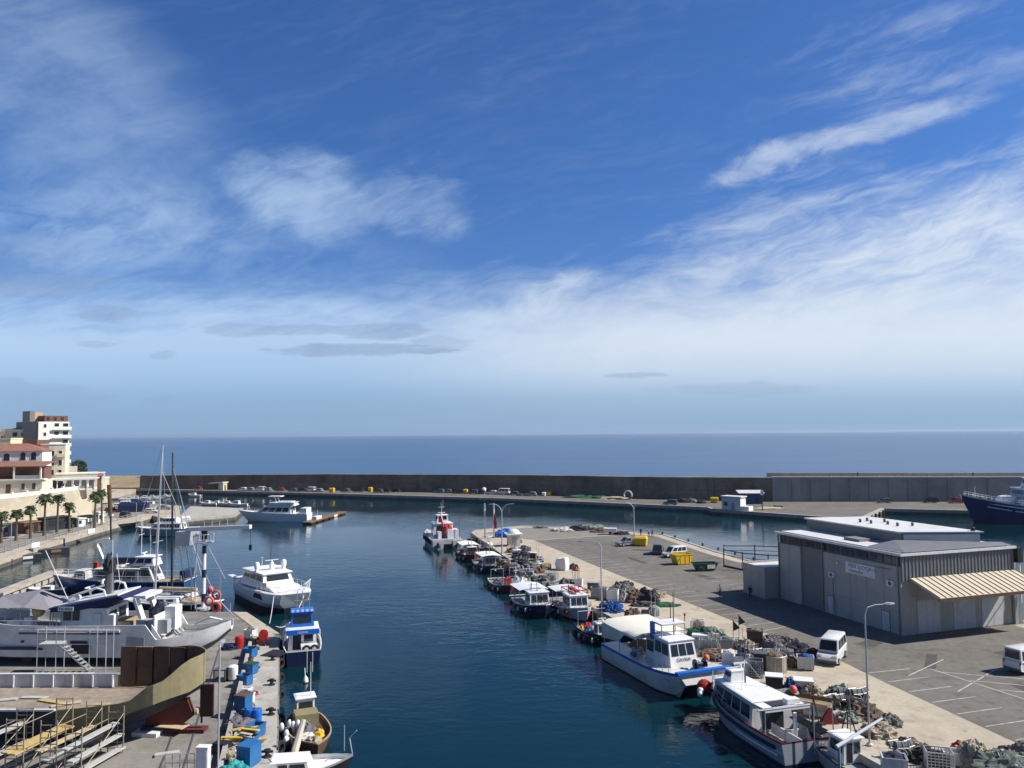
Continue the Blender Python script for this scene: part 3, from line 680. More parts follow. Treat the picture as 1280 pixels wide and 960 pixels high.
for px,py,top,lb in((98,668,640,'thin dark lamp post by the white cabin'),(13.5,684,652,'thin dark lamp post in front of the blue kiosk'),(170,660,628,'thin lamp post on the road bend by the parked cars')):
    p=at(px,py,1.6);lamp_single(lb,p.x,p.y,1.6,atY(px,top,p.y).z-1.6,R(170),.8,mt='steel',r0=.08)
p=at(174.5,632,1.6);lamp_single('tall dark lamp post standing before the left end of the breakwater',p.x,p.y,1.6,atY(174,597,p.y).z-1.6,R(170),.6,mt='black',r0=.16)
# beam jetty in the near left basin and dark floating pontoons
a=at(-6,742,1.6);b=at(71,713,1.6)
t=thing('beam_jetty','pale concrete jetty on dark posts reaching the blue motor yacht','jetty',(a.x,a.y,0),hd(b.x-a.x,b.y-a.y));ln=(b-a).length
MB().box(0,ln,-1.1,1.1,1.25,1.6).build('deck','concrete_pale',t);MB().box(0,ln,-.9,-.75,.35,1.0).build('beam','concrete_pale',t)
for k in range(9):MB().box(.5+k*(ln-1)/8-.14,.5+k*(ln-1)/8+.14,-1.05,-.75,-2,1.25).build('post','concrete_dark',t)
MB().box(0,ln,-1.0,-.9,1.6,1.75).build('kerb','wood_pale',t)
for x0,x1,py,lb in((-2,15.5,707.5,'dark floating pontoon with a pale panel, farthest left under the promenade'),(12.5,52,702.5,'long dark pontoon with a white panel moored under the promenade'),(48,87,694,'dark pontoon with a brown panel nearest the tall post')):
    a=at(x0,py,0);b=at(x1,py-(x1-x0)*.1,0);t=thing('floating_pontoon',lb,'pontoon',a,hd(b.x-a.x,b.y-a.y),'pontoons under the promenade');w=(b-a).length
    MB().box(0,w,0,2.2,-.5,.95).build('hull','black',t);MB().box(w*.4,w*.72,-.05,.02,.25,.8).build('panel','white_paint' if py!=694 else 'wood',t);MB().box(-.1,w+.1,-.08,2.3,.95,1.05).build('edge','dark_grey',t)
# ------------------------------------------------------------------ breakwater
WB=[at(174,611,1.5),Vector((-75,322,1.5)),Vector((0,294,1.5)),Vector((50,266,1.5)),Vector((84,253,1.5)),Vector((150,247,1.5)),Vector((290,238,1.5))]
WT=[7.2,8.0,8.6,8.9,9.2,9.0,9.0]
def wall_strip(m,i0,i1,th,z0,zt,dz=0.):
    rings=[]
    for i in range(i0,i1+1):
        a=WB[max(i-1,0)];b=WB[min(i+1,len(WB)-1)];d=(b-a).normalized();nn=Vector((-d.y,d.x,0));p=WB[i];q=p+nn*th
        zz=zt[i]+dz
        rings.append([(p.x,p.y,z0),(q.x,q.y,z0),(q.x,q.y,zz),(p.x+nn.x*.5,p.y+nn.y*.5,zz)])
    m.loft(rings)
m=MB();wall_strip(m,0,4,5,-3,WT);m.m(1);rr=random.Random(4)
for i in range(4):
    a=WB[i];b=WB[i+1];n_=max(1,int((b-a).length/11));dd=(b-a).normalized()
    for k in range(n_):
        p=a.lerp(b,(k+.5)/n_);q=p.copy();p.z=1.3;q.z=WT[i]-.25;m.beam(p,q,.14,.10)
    m.beam(a+Vector((0,0,3.2)),b+Vector((0,0,3.3)),.06,.10)
tag(m.build('breakwater_wall',['wall_brown','concrete_dark']),'long weathered brown breakwater wall across the harbour mouth','wall')
t=thing('sea_wall','smooth grey sea wall with a pale coping on the right of the breakwater','wall',(0,0,0))
m=MB();wall_strip(m,4,6,5,-3,WT);m.build('wall','wall_grey',t)
m=MB()
for i in(4,5):m.beam(WB[i]+Vector((0,.5,WT[i]-1.5+.18)),WB[i+1]+Vector((0,.5,WT[i+1]-1.5+.18)),1.0,.34)
m.build('coping','roof_white',t)
m=MB()
for i in(4,5):m.beam(WB[i]+Vector((0,5,WT[i]-1.5+.6)),WB[i+1]+Vector((0,5,WT[i+1]-1.5+.6)),.5,1.4)
m.build('parapet','concrete',t)
m=MB()
for k in range(12):
    p=WB[4].lerp(WB[5],k/11.);m.cbox((p.x,p.y+.02,5.0),(.09,.12,7.0))
m.build('joint','wall_brown',t)
# quay in front of the wall
QE=[(-163,338),(-151.4,334),(-75,304.8),(0,271.6),(58.4,235)]
BL=[(58.4,229.6),(88.5,199.8),tuple(at(1105,636,1.4)[:2])]
rt=[tuple(at(1125,637,1.4)[:2]),tuple(at(1215,639,1.4)[:2]),(260,205)]
m=MB();m.prism(QE+BL+rt+[(300,237)]+[(p.x,p.y+1) for p in WB[::-1]],-3,1.5);struct('breakwater_quay',m,'asphalt')
m=MB()
ed=QE+BL+rt
for i in range(len(ed)-1):
    a=Vector((*ed[i],0));b=Vector((*ed[i+1],0));d=(b-a).normalized();nn=Vector((-d.y,d.x,0))
    m.prism([(a-nn*.06)[:2],(b-nn*.06)[:2],(b+nn*.9)[:2],(a+nn*.9)[:2]],.75,1.62)
struct('quay_edge',m,'concrete_pale')
# dark tyre fenders on the block
k=0
for i in(0,1,):
    a=Vector((*BL[i],0));b=Vector((*BL[i+1],0));d=(b-a).normalized();nn=Vector((d.y,-d.x,0));cnt=(0,6)[i]
    for j in range(cnt):
        p=a.lerp(b,(j+.5)/cnt)+nn*.25;tag(MB().cbox((0,0,0),(.5,1.1,1.3)).build('quay_fender','rubber',loc=(p.x,p.y,.6),rz=hd(nn.x,nn.y)),'square black rubber fender on the end face of the concrete block','fender','black fenders on the block')
# ------------------------------------------------------------------ vehicles
CARC={}
def car(kind,col,label,loc,rz,group=None,cat='car'):
    key=(kind,col)
    if key in CARC:
        c=dup(CARC[key],label,loc,rz,group);c['category']=cat;return c
    Ln,Wd,Hh={'hatch':(4.0,1.72,1.48),'suv':(4.4,1.82,1.72),'van':(4.5,1.85,1.95),'minibus':(5.0,1.95,2.35),'pickup':(5.1,1.85,1.75),'wagon':(4.6,1.78,1.5)}[kind]
    t=thing({'van':'parked_van','minibus':'parked_van','pickup':'pickup_truck'}.get(kind,'parked_car'),label,cat,loc,rz,group)
    h=Ln/2;w=Wd/2;bl={'van':1.05,'minibus':1.25,'suv':1.0,'pickup':1.0}.get(kind,.88)
    low=[(-h,.35),(-h,bl*.95),(-h+.12,bl),(h*.42,bl),(h*.9,bl*.86),(h,bl*.66),(h,.32),(h*.8,.24),(-h*.85,.24)]
    m=MB();iw=.10
    rings=[[(x,-w+iw,z if z>.5 else z+.05) for x,z in low],[(x,-w,z-.0) for x,z in [(a,b-.05 if b>.6 else b+.05) for a,b in low]],[(x,w,z) for x,z in [(a,b-.05 if b>.6 else b+.05) for a,b in low]],[(x,w-iw,z if z>.5 else z+.05) for x,z in low]]
    m.loft([[p for p in r] for r in rings][::-1])
    cab={'hatch':(-h*.95,-h*.78,h*.12,h*.5),'suv':(-h*.97,-h*.85,h*.15,h*.5),'van':(-h*.99,-h*.95,h*.28,h*.62),'minibus':(-h*.99,-h*.96,h*.55,h*.80),'pickup':(-h*.12,-h*.04,h*.25,h*.55),'wagon':(-h*.97,-h*.85,h*.1,h*.48)}[kind]
    b0,t0,t1,b1=cab;tw_=w-.17;bw=w-.06
    m.loft([[(b0,-bw,bl-.02),(b1,-bw,bl-.02),(b1,bw,bl-.02),(b0,bw,bl-.02)],[(t0,-tw_,Hh-.07),(t1,-tw_,Hh-.07),(t1,tw_,Hh-.07),(t0,tw_,Hh-.07)],[(t0+.12,-tw_+.1,Hh),(t1-.1,-tw_+.1,Hh),(t1-.1,tw_-.1,Hh),(t0+.12,tw_-.1,Hh)]])
    if kind=='pickup':m.box(-h+.1,-h*.15,-w+.02,-w+.1,bl-.05,bl+.08);m.box(-h+.1,-h*.15,w-.1,w-.02,bl-.05,bl+.08)
    m.build('body',col,t,True)
    def qp(s,tt,side):   # side glass point: s along, tt up
        x=(b0*(1-tt)+t0*tt)*(1-s)+(b1*(1-tt)+t1*tt)*s;y=(bw*(1-tt)+tw_*tt);z=bl*(1-tt)+(Hh-.1)*tt
        return (x,side*(y+.004),z)
    for side in(1,-1):
        spans=[(.05,.3),(.34,.6),(.64,.9)] if kind not in('pickup','van') else [(.1,.9)] if kind=='pickup' else [(.06,.32),(.36,.6),(.66,.92)]
        for a,b in spans:
            q=[qp(a,.12,side),qp(b,.12,side),qp(b,.88,side),qp(a,.88,side)]
            MB().slab(q,.012).build('side_window','glass',t)
    MB().slab([(b1*.88+t1*.12+.01,-bw*.86,bl+.1*(Hh-bl)),(b1*.88+t1*.12+.01,bw*.86,bl+.1*(Hh-bl)),(b1*.12+t1*.88+.01,tw_*.9,Hh-.14),(b1*.12+t1*.88+.01,-tw_*.9,Hh-.14)],.015).build('windscreen','glass',t)
    MB().slab([(b0*.88+t0*.12-.01,-bw*.8,bl+.12*(Hh-bl)),(b0*.88+t0*.12-.01,bw*.8,bl+.12*(Hh-bl)),(b0*.15+t0*.85-.01,tw_*.85,Hh-.2),(b0*.15+t0*.85-.01,-tw_*.85,Hh-.2)],.015).build('rear_window','glass',t)
    for x in(-h*.62,h*.64):
        for sg in(1,-1):
            q=MB().lathe([(.18,-.1),(.31,-.1),(.33,-.06),(.33,.06),(.31,.1),(.18,.1)],12,(0,0,0),'y').build('wheel','rubber',t,loc=(x,sg*(w-.09),.33))
            MB().lathe([(.17,-.112),(.2,-.1),(.2,.1),(.17,.112)],10,(0,0,0),'y').build('rim','alu',q)
    for sg in(1,-1):
        MB().cbox((h*.955,sg*w*.68,bl*.74),(.16,.34,.16)).build('headlight','alu',t);MB().cbox((-h+.0,sg*w*.82,bl*.8),(.06,.14,.26)).build('taillight','red',t)
    MB().cbox((h+.01,0,.42),(.1,Wd*.9,.2)).build('bumper','dark_grey',t);MB().cbox((-h-.01,0,.42),(.1,Wd*.9,.2)).build('bumper','dark_grey',t)
    CARC[key]=t;return t
for k,(c,n) in enumerate([((.72,.72,.71),'car_white'),((.02,.022,.025),'car_black'),((.10,.11,.13),'car_grey'),((.30,.31,.33),'car_silver'),((.03,.06,.16),'car_blue'),((.30,.03,.025),'car_red'),((.10,.18,.26),'car_steel_blue')]):PAL[n]=(c,dict(rough=.25,var=.03,spec=.6))
g='cars parked along the breakwater'
def bw(px,py):return at(px,py,1.5)
wd=lambda px:(R(160) if px<420 else R(156) if px<880 else R(178))
for px,py,kd,cl,lb in [
 (247,613.5,'hatch','car_red','red car left of the cream shelter'),
 (303,614.5,'hatch','car_white','white car right of the cream shelter'),(312,614.5,'hatch','car_silver','silver car beside the white one near the shelter'),
 (325,615,'van','car_white','white van in the pair left of the red hatchback'),(334,615,'hatch','car_silver','silver car in the pair left of the red hatchback'),
 (350,615,'hatch','car_red','red hatchback midway between shelter and yellow container'),(366,615.5,'hatch','car_grey','grey car right of the red hatchback'),
 (377,615.5,'hatch','car_black','black car left of the tall white van'),(388,615.5,'van','car_white','tall white van left of the yellow container above the floating dock'),(398,616,'hatch','car_silver','silver car touching the yellow container above the floating dock'),
 (432,616,'hatch','car_grey','grey car right of the yellow container above the floating dock'),(448,616,'suv','car_black','black off-road car midway between two yellow containers'),
 (473,616.8,'hatch','car_grey','dark grey low car right of the small yellow container'),(482,616.6,'hatch','car_black','black car parked close to the dark grey one'),(494,616,'hatch','car_black','black car left of the pair of white vans'),
 (508,615.3,'minibus','car_white','bigger white van of the pair on the breakwater'),(524,615.5,'van','car_white','smaller white van of the pair on the breakwater'),
 (549,617,'wagon','car_steel_blue','steel blue estate car right of the white vans'),(560,617,'hatch','car_silver','silver car right of the steel blue estate'),
 (574,618,'hatch','car_black','black car left of the yellow box'),(591,618.5,'suv','car_grey','grey off-road car right of the yellow box'),(600,618.5,'hatch','car_black','black hatchback beside the grey off-road car'),
 (615,619,'hatch','car_white','low white car next to the white tank'),(629,619.2,'minibus','car_white','large white van near the middle of the breakwater'),(642,620,'hatch','car_grey','grey car right of the large white van'),
 (664,620.8,'hatch','car_silver','silver car well right of the large white van'),
 (838,632,'suv','car_grey','dark grey off-road car alone right of the white arch'),
 (1105,629.5,'wagon','car_grey','dark estate car alone under the grey sea wall'),(1163,629.5,'suv','car_black','black car under the sea wall left of the blue ship'),(1196,630,'pickup','car_red','dark red pickup beside the bow of the blue ship')]:
    p=bw(px,py-1.0);car(kd,cl,lb,p,wd(px)+R((px*37)%9-4),g,'van' if kd in('van','minibus') else 'car')
# cars in the far left car park
g2='vehicles in the car park by the marina'
for px,py,kd,cl,lb,rz in [(157,646.5,'suv','car_black','black off-road car on the road bend by the promenade',95),(189,641.5,'hatch','car_white','white car at the jetty slab entrance',5),(205,637,'hatch','car_silver','silver car near the root of the jetty slab',10),(150,634.5,'hatch','car_white','white car at the left of the marina car park',20),(160,633.5,'van','car_white','white van between the boats on trailers',15),(146,628,'hatch','car_grey','grey car farthest back beneath the embankment',20),(139,640,'hatch','car_black','black car next to the tall brown post',80),(170,628.5,'hatch','car_blue','blue car at the back row of the marina car park',15),(183,627.5,'hatch','car_silver','silver car at the back row of the marina car park',15)]:
    car(kd,cl,lb,at(px,py,1.61),R(rz),g2,'van' if kd=='van' else 'car')
# containers, nets and sheds on the breakwater
def bwbox(name,label,px,py,w,d,h,body,lid=None,cat='container',group=None):
    t=thing(name,label,cat,bw(px,py),R(-20),group)
    m=MB();m.loft([[(-w*.44,-d/2,.12),(w*.44,-d/2,.12),(w*.44,d/2,.12),(-w*.44,d/2,.12)],[(-w/2,-d/2-.05,h*.8),(w/2,-d/2-.05,h*.8),(w/2,d/2+.05,h*.8),(-w/2,d/2+.05,h*.8)]]);m.build('body',body,t)
    MB().loft([[(-w/2-.05,-d/2-.08,h*.8),(w/2+.05,-d/2-.08,h*.8),(w/2+.05,d/2+.08,h*.8),(-w/2-.05,d/2+.08,h*.8)],[(-w*.42,-d*.3,h),(w*.42,-d*.3,h),(w*.42,d*.3,h),(-w*.42,d*.3,h)]]).build('lid',lid or body,t)
    for x in(-w*.36,w*.36):
        for y in(-d*.4,d*.4):MB().lathe([(.1,-.05),(.1,.05)],8,(x,y,.1),'y').build('wheel','rubber',t)
    return t
bwbox('recycling_container','yellow recycling container above the end of the floating dock',415,615.5,2.0,1.3,1.8,'yellow')
bwbox('recycling_container','yellow narrow container left of the dark grey low car',463,615,1.5,1.2,1.9,'yellow')
bwbox('recycling_container','yellow box between the black car and the grey off-road car',582,617,1.5,1.3,1.7,'yellow')
bwbox('recycling_container','yellow box left of the green nets on the breakwater',687,619.5,1.4,1.2,1.5,'yellow')
bwbox('recycling_container','small white box beside the yellow one near the green nets',680,620,1.2,1.1,1.4,'white_paint')
bwbox('waste_container','yellow container next to the white harbour hut',893,628.5,2.4,1.4,1.8,'yellow')
t=thing('water_tank','white round tank standing between parked cars','tank',bw(605,617));MB().lathe([(1.0,0),(1.0,1.8),(.7,2.2),(.2,2.35)],14).build('body','white_paint',t,True);MB().lathe([(.25,2.3),(.25,2.5)],10).build('lid','steel',t)
for px,py,rx,rz_,c,lb,s in [(722,622,5,.9,'net_green','long green net heap on the breakwater'  ,1),(737,622.5,3,.8,'net_green','smaller green net heap beside the long one',2),(748,623,2.6,.9,'net_green','rightmost green net heap at the breakwater wall',3),(768,624,4.5,.9,'net_beige','beige net heap right of the green ones',4),(855,628,2.4,1.3,'net_dark','dark net heap right of the grey off-road car',5),(866,628,1.8,1.2,'net_grey','grey net heap left of the yellow container by the hut',6),(877,629,1.6,1.1,'net_dark','small dark net heap close to the white hut',7),(652,619.5,1.8,.8,'net_dark','low dark net heap right of the large white van',8)]:
    p=bw(px,py);tag(MB().blob((0,0,0),(rx,1.6,rz_),s+40,18,7,.35,2.2).build('net_heap',c,None,False,p),lb,'net')
t=thing('white_arch','white round arch sign frame standing on the breakwater','sign',bw(785,624.5),R(-25))
MB().torus((0,0,1.6),1.35,.28,'y',16,6,-.5,PI+.5).build('arch','white_paint',t,True);MB().box(-1.3,1.3,-.3,.3,0,.3).build('base','concrete_pale',t)
p=bw(275,612.5);t=thing('cream_shelter','cream concrete shelter with a cantilevered roof on the breakwater','shelter',p,R(-20))
hs=atY(275,602,p.y).z-1.5
MB().box(.2,2.6,-1.2,1.2,0,hs-.5).build('cabin','cream',t);MB().prism([(-4.6,-1.8),(2.8,-1.8),(2.8,1.8),(-4.6,1.8)],lambda q:hs-.5-(.5 if q[0]<0 else 0),lambda q:hs-(.5 if q[0]<0 else 0)).build('roof','cream',t);MB().box(2.595,2.64,-.5,.5,.1,2.2).build('door','wood',t)
p=at(920,637.5,1.5);t=thing('harbour_hut','small white harbour hut with a flat roof on the concrete block','hut',p,R(-42))
hz_=atY(920,620,p.y).z-1.5
MB().box(-3.6,2.2,-1.6,1.8,0,hz_-.3).build('wall','stucco_white',t);MB().box(-3.9,2.5,-1.9,2.1,hz_-.3,hz_).build('roof','white_paint',t);MB().box(2.2,4.6,-1.4,1.4,0,1.3).build('annex','stucco_white',t)
window(t,(-2.4,-1.62,1.8),1.0,1.0,-PI/2,'steel');MB().box(-.6,.4,-1.66,-1.6,.05,2.1).build('door','grey_paint',t)
p=at(938,629.5,1.5);t=thing('blue_shed','blue shed with a pale sloping roof behind the harbour hut','shed',p,R(-5))
hz_=atY(938,613,p.y).z-1.5
MB().box(-3.2,3.4,-1.8,1.8,0,hz_-.8).build('wall','hull_blue',t);MB().prism([(-4.0,-2.2),(4.0,-2.2),(4.0,2.2),(-4.0,2.2)],lambda q:hz_-.9+(.7 if q[1]>0 else 0),lambda q:hz_-.7+(.7 if q[1]>0 else 0)).build('roof','roof_white',t);MB().box(1.0,2.2,-1.86,-1.8,0,2.1).build('door','navy',t)
p=at(953,638,1.5);t=thing('beacon_pole','dark pole with a small white light box beside the blue shed','beacon',p);hz_=atY(953,609,p.y).z-1.5
MB().tube([(0,0,0),(0,0,hz_)],.16,8).build('pole','black',t,True);MB().cbox((0,0,hz_-1.6),(.7,.7,1.3)).build('light_box','white_paint',t)
tag(MB().blob((0,0,0),(1.6,1.0,.8),77,14,6,.4).build('net_heap','net_dark',None,False,at(972,635,1.5)),'small dark net heap alone on the concrete block','net')
tag(MB().blob((0,0,0),(4.5,1.6,.5),78,14,6,.4).build('net_heap','net_beige',None,False,at(962,636,1.5)),'flat beige net spread behind the hut on the block','net')
# lifebuoy posts
# ------------------------------------------------------------------ boat library; local x forward (bow +x), z=0 waterline
class Hull:
    def __init__(s,L,B,zs,zm,zb,draft=.8,tw=.78,p=2.4,rake=.9,bulw=.5,stripe=.16,flare=.86,n=16,tail=None):
        s.__dict__.update(L=L,B=B,zs=zs,zm=zm,zb=zb,draft=draft,tw=tw,p=p,rake=rake,bulw=bulw,stripe=stripe,flare=flare,n=n,tail=tail)
    def sheer(s,t):return s.zs*(1-t)*(1-2*t)+4*s.zm*t*(1-t)+s.zb*t*(2*t-1)
    def br(s,t,k=1.):
        p=s.p*k
        if t<.45:
            v=s.tw+(1-s.tw)*math.sin(PI/2*t/.45)
            if s.tail:v=v*min(1,.12+(t/s.tail)**.55) if t<s.tail else v
        else:v=1-((t-.45)/.55)**p
        return max(.02,v)*s.B/2
    def x(s,t,z):
        return -s.L/2+s.L*t-(s.rake*t**4*max(0,(s.sheer(1)-z))/s.zb if s.zb else 0)
    def build(s,parent,mats,deckmat,name='hull'):
        m=MB();rings=[]
        for i in range(s.n+1):
            t=i/s.n;zt=s.sheer(t);b=s.br(t);bm=s.br(t,.8)*s.flare;bk=s.br(t,.62)*s.flare
            zd=max(.15,zt-s.bulw);th=min(.1,b*.5)
            side=[(b-th,zd),(b-th,zt),(b,zt),(b*.99+bm*.01,zt-s.stripe),(bm*.6+b*.4,zt*.45+.1),(bm,.16),(bk,-.06),(bk*.75,-s.draft*.7),(.02,-s.draft)]
            ring=[(s.x(t,z),y,z) for y,z in side]+[(s.x(t,z),-y,z) for y,z in side[::-1]]
            rings.append(ring)
        nb=len(rings[0]);mi=[0,1,1,2,2,3,3,3,3,3,3,3,2,2,1,1,0]
        P=[p for r in rings for p in r];b0=len(m.v);m.v.extend(P)
        for i in range(s.n):
            for j in range(nb-1):
                m.f.append((i*nb+j,(i+1)*nb+j,(i+1)*nb+j+1,i*nb+j+1));m.mi.append(mi[j])
        r0=list(range(1,nb-1));mid=None
        # transom
        for j in range(2,nb//2-1):
            a,b_,c,d=j,j+1,nb-2-j,nb-1-j
            m.f.append((a,b_,c,d));m.mi.append(mi[j] if mi[j]!=1 or j==2 else 2)
        # inner transom bulwark
        o=m.build(name,mats,parent,True)
        # deck sheet
        d=MB()
        for i in range(s.n+1):
            t=i/s.n;zt=s.sheer(t);b=s.br(t);th=min(.1,b*.5);zd=max(.15,zt-s.bulw)+.004
            d.v.append((s.x(t,zd),b-th,zd));d.v.append((s.x(t,zd),-(b-th),zd))
        for i in range(s.n):d.f.append((2*i,2*i+1,2*i+3,2*i+2));d.mi.append(0)
        d.build('deck',deckmat,parent)
        return o
    def deck(s,t):return max(.15,s.sheer(t)-s.bulw)
    def P(s,t,side=1,dz=0.,inn=.06):
        z=s.sheer(t);return Vector((s.x(t,z),side*(s.br(t)-inn),z+dz))
def railing(h,parent,t0,t1,ht=.8,n=7,mt='steel',r=.025,name='railing',bow=False,dz=0.):
    m=MB()
    for sd in(1,-1):
        pts=[h.P(t0+(t1-t0)*i/n,sd,dz) for i in range(n+1)]
        top=[p+Vector((0,0,ht)) for p in pts];m.tube(top,r,5);m.tube([p+Vector((0,0,ht*.5)) for p in pts],r*.7,4)
        for p,q in zip(pts,top):m.tube([p,q],r,4)
    if bow:
        a,b=h.P(t1,1,dz+ht),h.P(t1,-1,dz+ht);m.tube([a,b],r,5)
    return m.build(name,mt,parent)
def pane(parent,c4,mt='glass',t=.03,name='window'):
    return MB().slab(c4,t).build(name,mt,parent)
def cabin(parent,x0,x1,w,z0,z1,mw='white_gel',mr='white_gel',sf=.35,sb=.0,ti=.06,front=2,side=2,back=1,ov=.15,roof_t=.12,wb=.42,wt=.86,name='wheelhouse',frame=None,fo=None,wf=None):
    """cabin of trapezoid section: x0 aft, x1 forward, sf slope of the front, ti narrowing of the sides"""
    H=z1-z0;wf=wf or w
    b=[(x0,w/2),(x1,wf/2),(x1,-wf/2),(x0,-w/2)];tp=[(x0+sb,w/2-ti),(x1-sf,wf/2-ti),(x1-sf,-wf/2+ti),(x0+sb,-w/2+ti)]
    m=MB();m.loft([[(x,y,z0) for x,y in b][::-1],[(x,y,z1) for x,y in tp][::-1]])
    o=m.build(name,mw,parent)
    def fp(i,j,s,t):
        p=Vector((*b[i],z0)).lerp(Vector((*b[j],z0)),s);q=Vector((*tp[i],z1)).lerp(Vector((*tp[j],z1)),s);return p.lerp(q,t)
    def row(i,j,n,a=.05,c=.95):
        for k in range(n):
            s0=a+(c-a)*(k+.07)/n;s1=a+(c-a)*(k+.93)/n
            pane(o,[fp(i,j,s0,wb),fp(i,j,s1,wb),fp(i,j,s1,wt),fp(i,j,s0,wt)])
    if front:row(1,2,front)
    if side:row(0,1,side);row(2,3,side)
    if back:
        pane(o,[fp(3,0,.55,.05),fp(3,0,.85,.05),fp(3,0,.85,.85),fp(3,0,.55,.85)],'black',name='door');pane(o,[fp(3,0,.12,wb),fp(3,0,.45,wb),fp(3,0,.45,wt),fp(3,0,.12,wt)])
    r=MB();fo=ov if fo is None else fo
    k=[(x0+sb-ov,w/2-ti+ov),(x1-sf+fo,wf/2-ti+ov),(x1-sf+fo,-wf/2+ti-ov),(x0+sb-ov,-w/2+ti-ov)][::-1]
    kk=[(x0+sb-ov*.3,w/2-ti),(x1-sf+fo*.5,wf/2-ti),(x1-sf+fo*.5,-wf/2+ti),(x0+sb-ov*.3,-w/2+ti)][::-1]
    r.loft([[(x,y,z1+.003) for x,y in k],[(x,y,z1+roof_t*.6) for x,y in k],[(x,y,z1+roof_t) for x,y in kk]]);r.build('roof',mr,o)
    return o
def canopy(parent,x0,x1,w,z,posts_z,mt='canvas',crown=.25,n=8,pm='steel',name='canopy',t=.05):
    r=[]
    for i in range(n+1):
        a=-1+2*i/n;r.append((w/2*a,z+crown*(1-a*a)))
    m=MB()
    pr=[(y,zz) for y,zz in r]+[(y,zz-t) for y,zz in r[::-1]]
    m.loft([[(x,y,zz) for y,zz in pr] for x in(x0,(x0+x1)/2,x1)]);o=m.build(name,mt,parent,True)
    p=MB()
    for x in(x0+.1,(x0+x1)/2,x1-.1):
        for y in(-w/2+.08,w/2-.08):p.tube([(x,y,posts_z),(x,y,z)],.035,5)
    p.build('canopy_frame',pm,o);return o
def mast(parent,x,y,z0,z1,r=.06,cross=((.8,.9),),mt='alu',name='mast',ant=1):
    m=MB();m.tube([(x,y,z0),(x,y,z1)],[r,r*.6],6)
    for t,w in cross:
        z=z0+(z1-z0)*t;m.tube([(x,y-w/2,z),(x,y+w/2,z)],r*.5,5)
    for k in range(ant):m.tube([(x,y+.15*(k+1)*(-1)**k,z0+(z1-z0)*.7),(x,y+.15*(k+1)*(-1)**k,z1+.8+.4*k)],.018,4)
    return m.build(name,mt,parent)
def tyre(parent,x,y,z,r=.32,ax='y',name='tyre_fender',mt='rubber'):return MB().torus((0,0,0),r,r*.36,ax,14,6).build(name,mt,parent,True,(x,y,z))
def ring_buoy(parent,x,y,z,ax='y',mt='orange'):return MB().torus((0,0,0),.30,.085,ax,14,6).build('lifebuoy',mt,parent,True,(x,y,z))
def winch(parent,x,y,z,mt='steel',s=1.):
    o=MB().box(-.35*s,.35*s,-.5*s,.5*s,0,.12*s).build('winch',mt,parent,loc=(x,y,z))
    MB().lathe([(.38*s,-.42*s),(.38*s,-.36*s),(.16*s,-.34*s),(.16*s,.34*s),(.38*s,.36*s),(.38*s,.42*s)],12,(0,0,.5*s),'y').build('drum',mt,o,True)
    m=MB();m.box(-.1*s,.1*s,-.52*s,-.44*s,.1*s,.6*s);m.box(-.1*s,.1*s,.44*s,.52*s,.1*s,.6*s);m.build('bracket',mt,o);return o
def net_on(parent,x,y,z,r,mt,seed,name='deck_net'):return MB().blob((0,0,0),r,seed,16,7,.35,2.4).build(name,mt,parent,False,(x,y,z))
def radar(parent,x,y,z,w=1.2):
    o=MB().lathe([(.14,0),(.14,.25),(.1,.3)],8).build('radar','white_gel',parent,loc=(x,y,z));MB().cbox((0,0,.38),(.14,w,.12)).build('scanner','white_gel',o);return o
U=Vector((-.283,.959,0)).normalized();RP=Vector((.959,.283,0)).normalized()   # pier direction away from the viewer, and towards the pier
HB=hd(-U.x,-U.y);HA=hd(U.x,U.y)
PB='boats moored along the fishing pier'
def near(px,py,L,side=0.):   # boat centre from its near end at the waterline
    p=at(px,py,0);return p+U*(L/2)+RP*side
# ---- white and blue catamaran with cream canopy
Lc,Bc=13.6,6.0
pc=at(755,826,0);pf_=at(835,872,0);dirc=(pf_-pc).normalized();rc=Vector((-dirc.y,dirc.x,0))
cen=(pc+pf_)/2+rc*(Bc/2)
t=thing('fishing_catamaran','white catamaran with blue gunwales and a big cream canopy, alongside the pier','boat',cen,hd(dirc.x,dirc.y),PB)
ZD=1.45
for sg in(1,-1):
    m=MB();rings=[]
    for i in range(15):
        q=i/14;x=-Lc/2+Lc*q;hw=1.05*(1-max(0,(q-.72)/.28)**2.2*.88);zt=ZD+.25+.75*max(0,(q-.5)/.5)**2
        yo=sg*(Bc/2);yi=sg*(Bc/2-2*1.0);c=(yo+yi)/2
        oy=yo if q<.8 else yo-sg*.25*((q-.8)/.2)**2
        bow=(x+.9*(q**6));bl=x-.7*(q**6)
        rings.append([(bow,oy,zt),(bow,oy,zt-.26),(bl*.4+bow*.6,c+sg*hw*.95,.75),(bl,c+sg*hw*.9,.1),(bl,c+sg*hw*.6,-.6),(bl,c,-.75),(bl,c-sg*hw*.6,-.6),(bl,c-sg*hw*.9,.1),(bl*.4+bow*.6,c-sg*hw,.85),(bow,yi,zt-.3),(bow,yi,zt)])
    nb=11;b0=0
    for r_ in rings:m.v.extend(r_)
    mi=[1,0,0,2,2,2,2,0,0,0,0]
    for i in range(14):
        for j in range(nb):
            k=(j+1)%nb;f=(i*nb+j,i*nb+k,(i+1)*nb+k,(i+1)*nb+j);m.f.append(f if sg<0 else f[::-1]);m.mi.append(mi[j])
    m.f.append(tuple(range(nb)));m.mi.append(0);m.f.append(tuple(range(14*nb,15*nb)));m.mi.append(0)
    PAL['cat_white']=((.66,.66,.63),dict(rough=.35,var=.06,stain=(.42,.36,.24),stain_amt=.55,stain_scale=.8))
    m.build('hull',['cat_white','bright_blue','antifoul'],t,True)
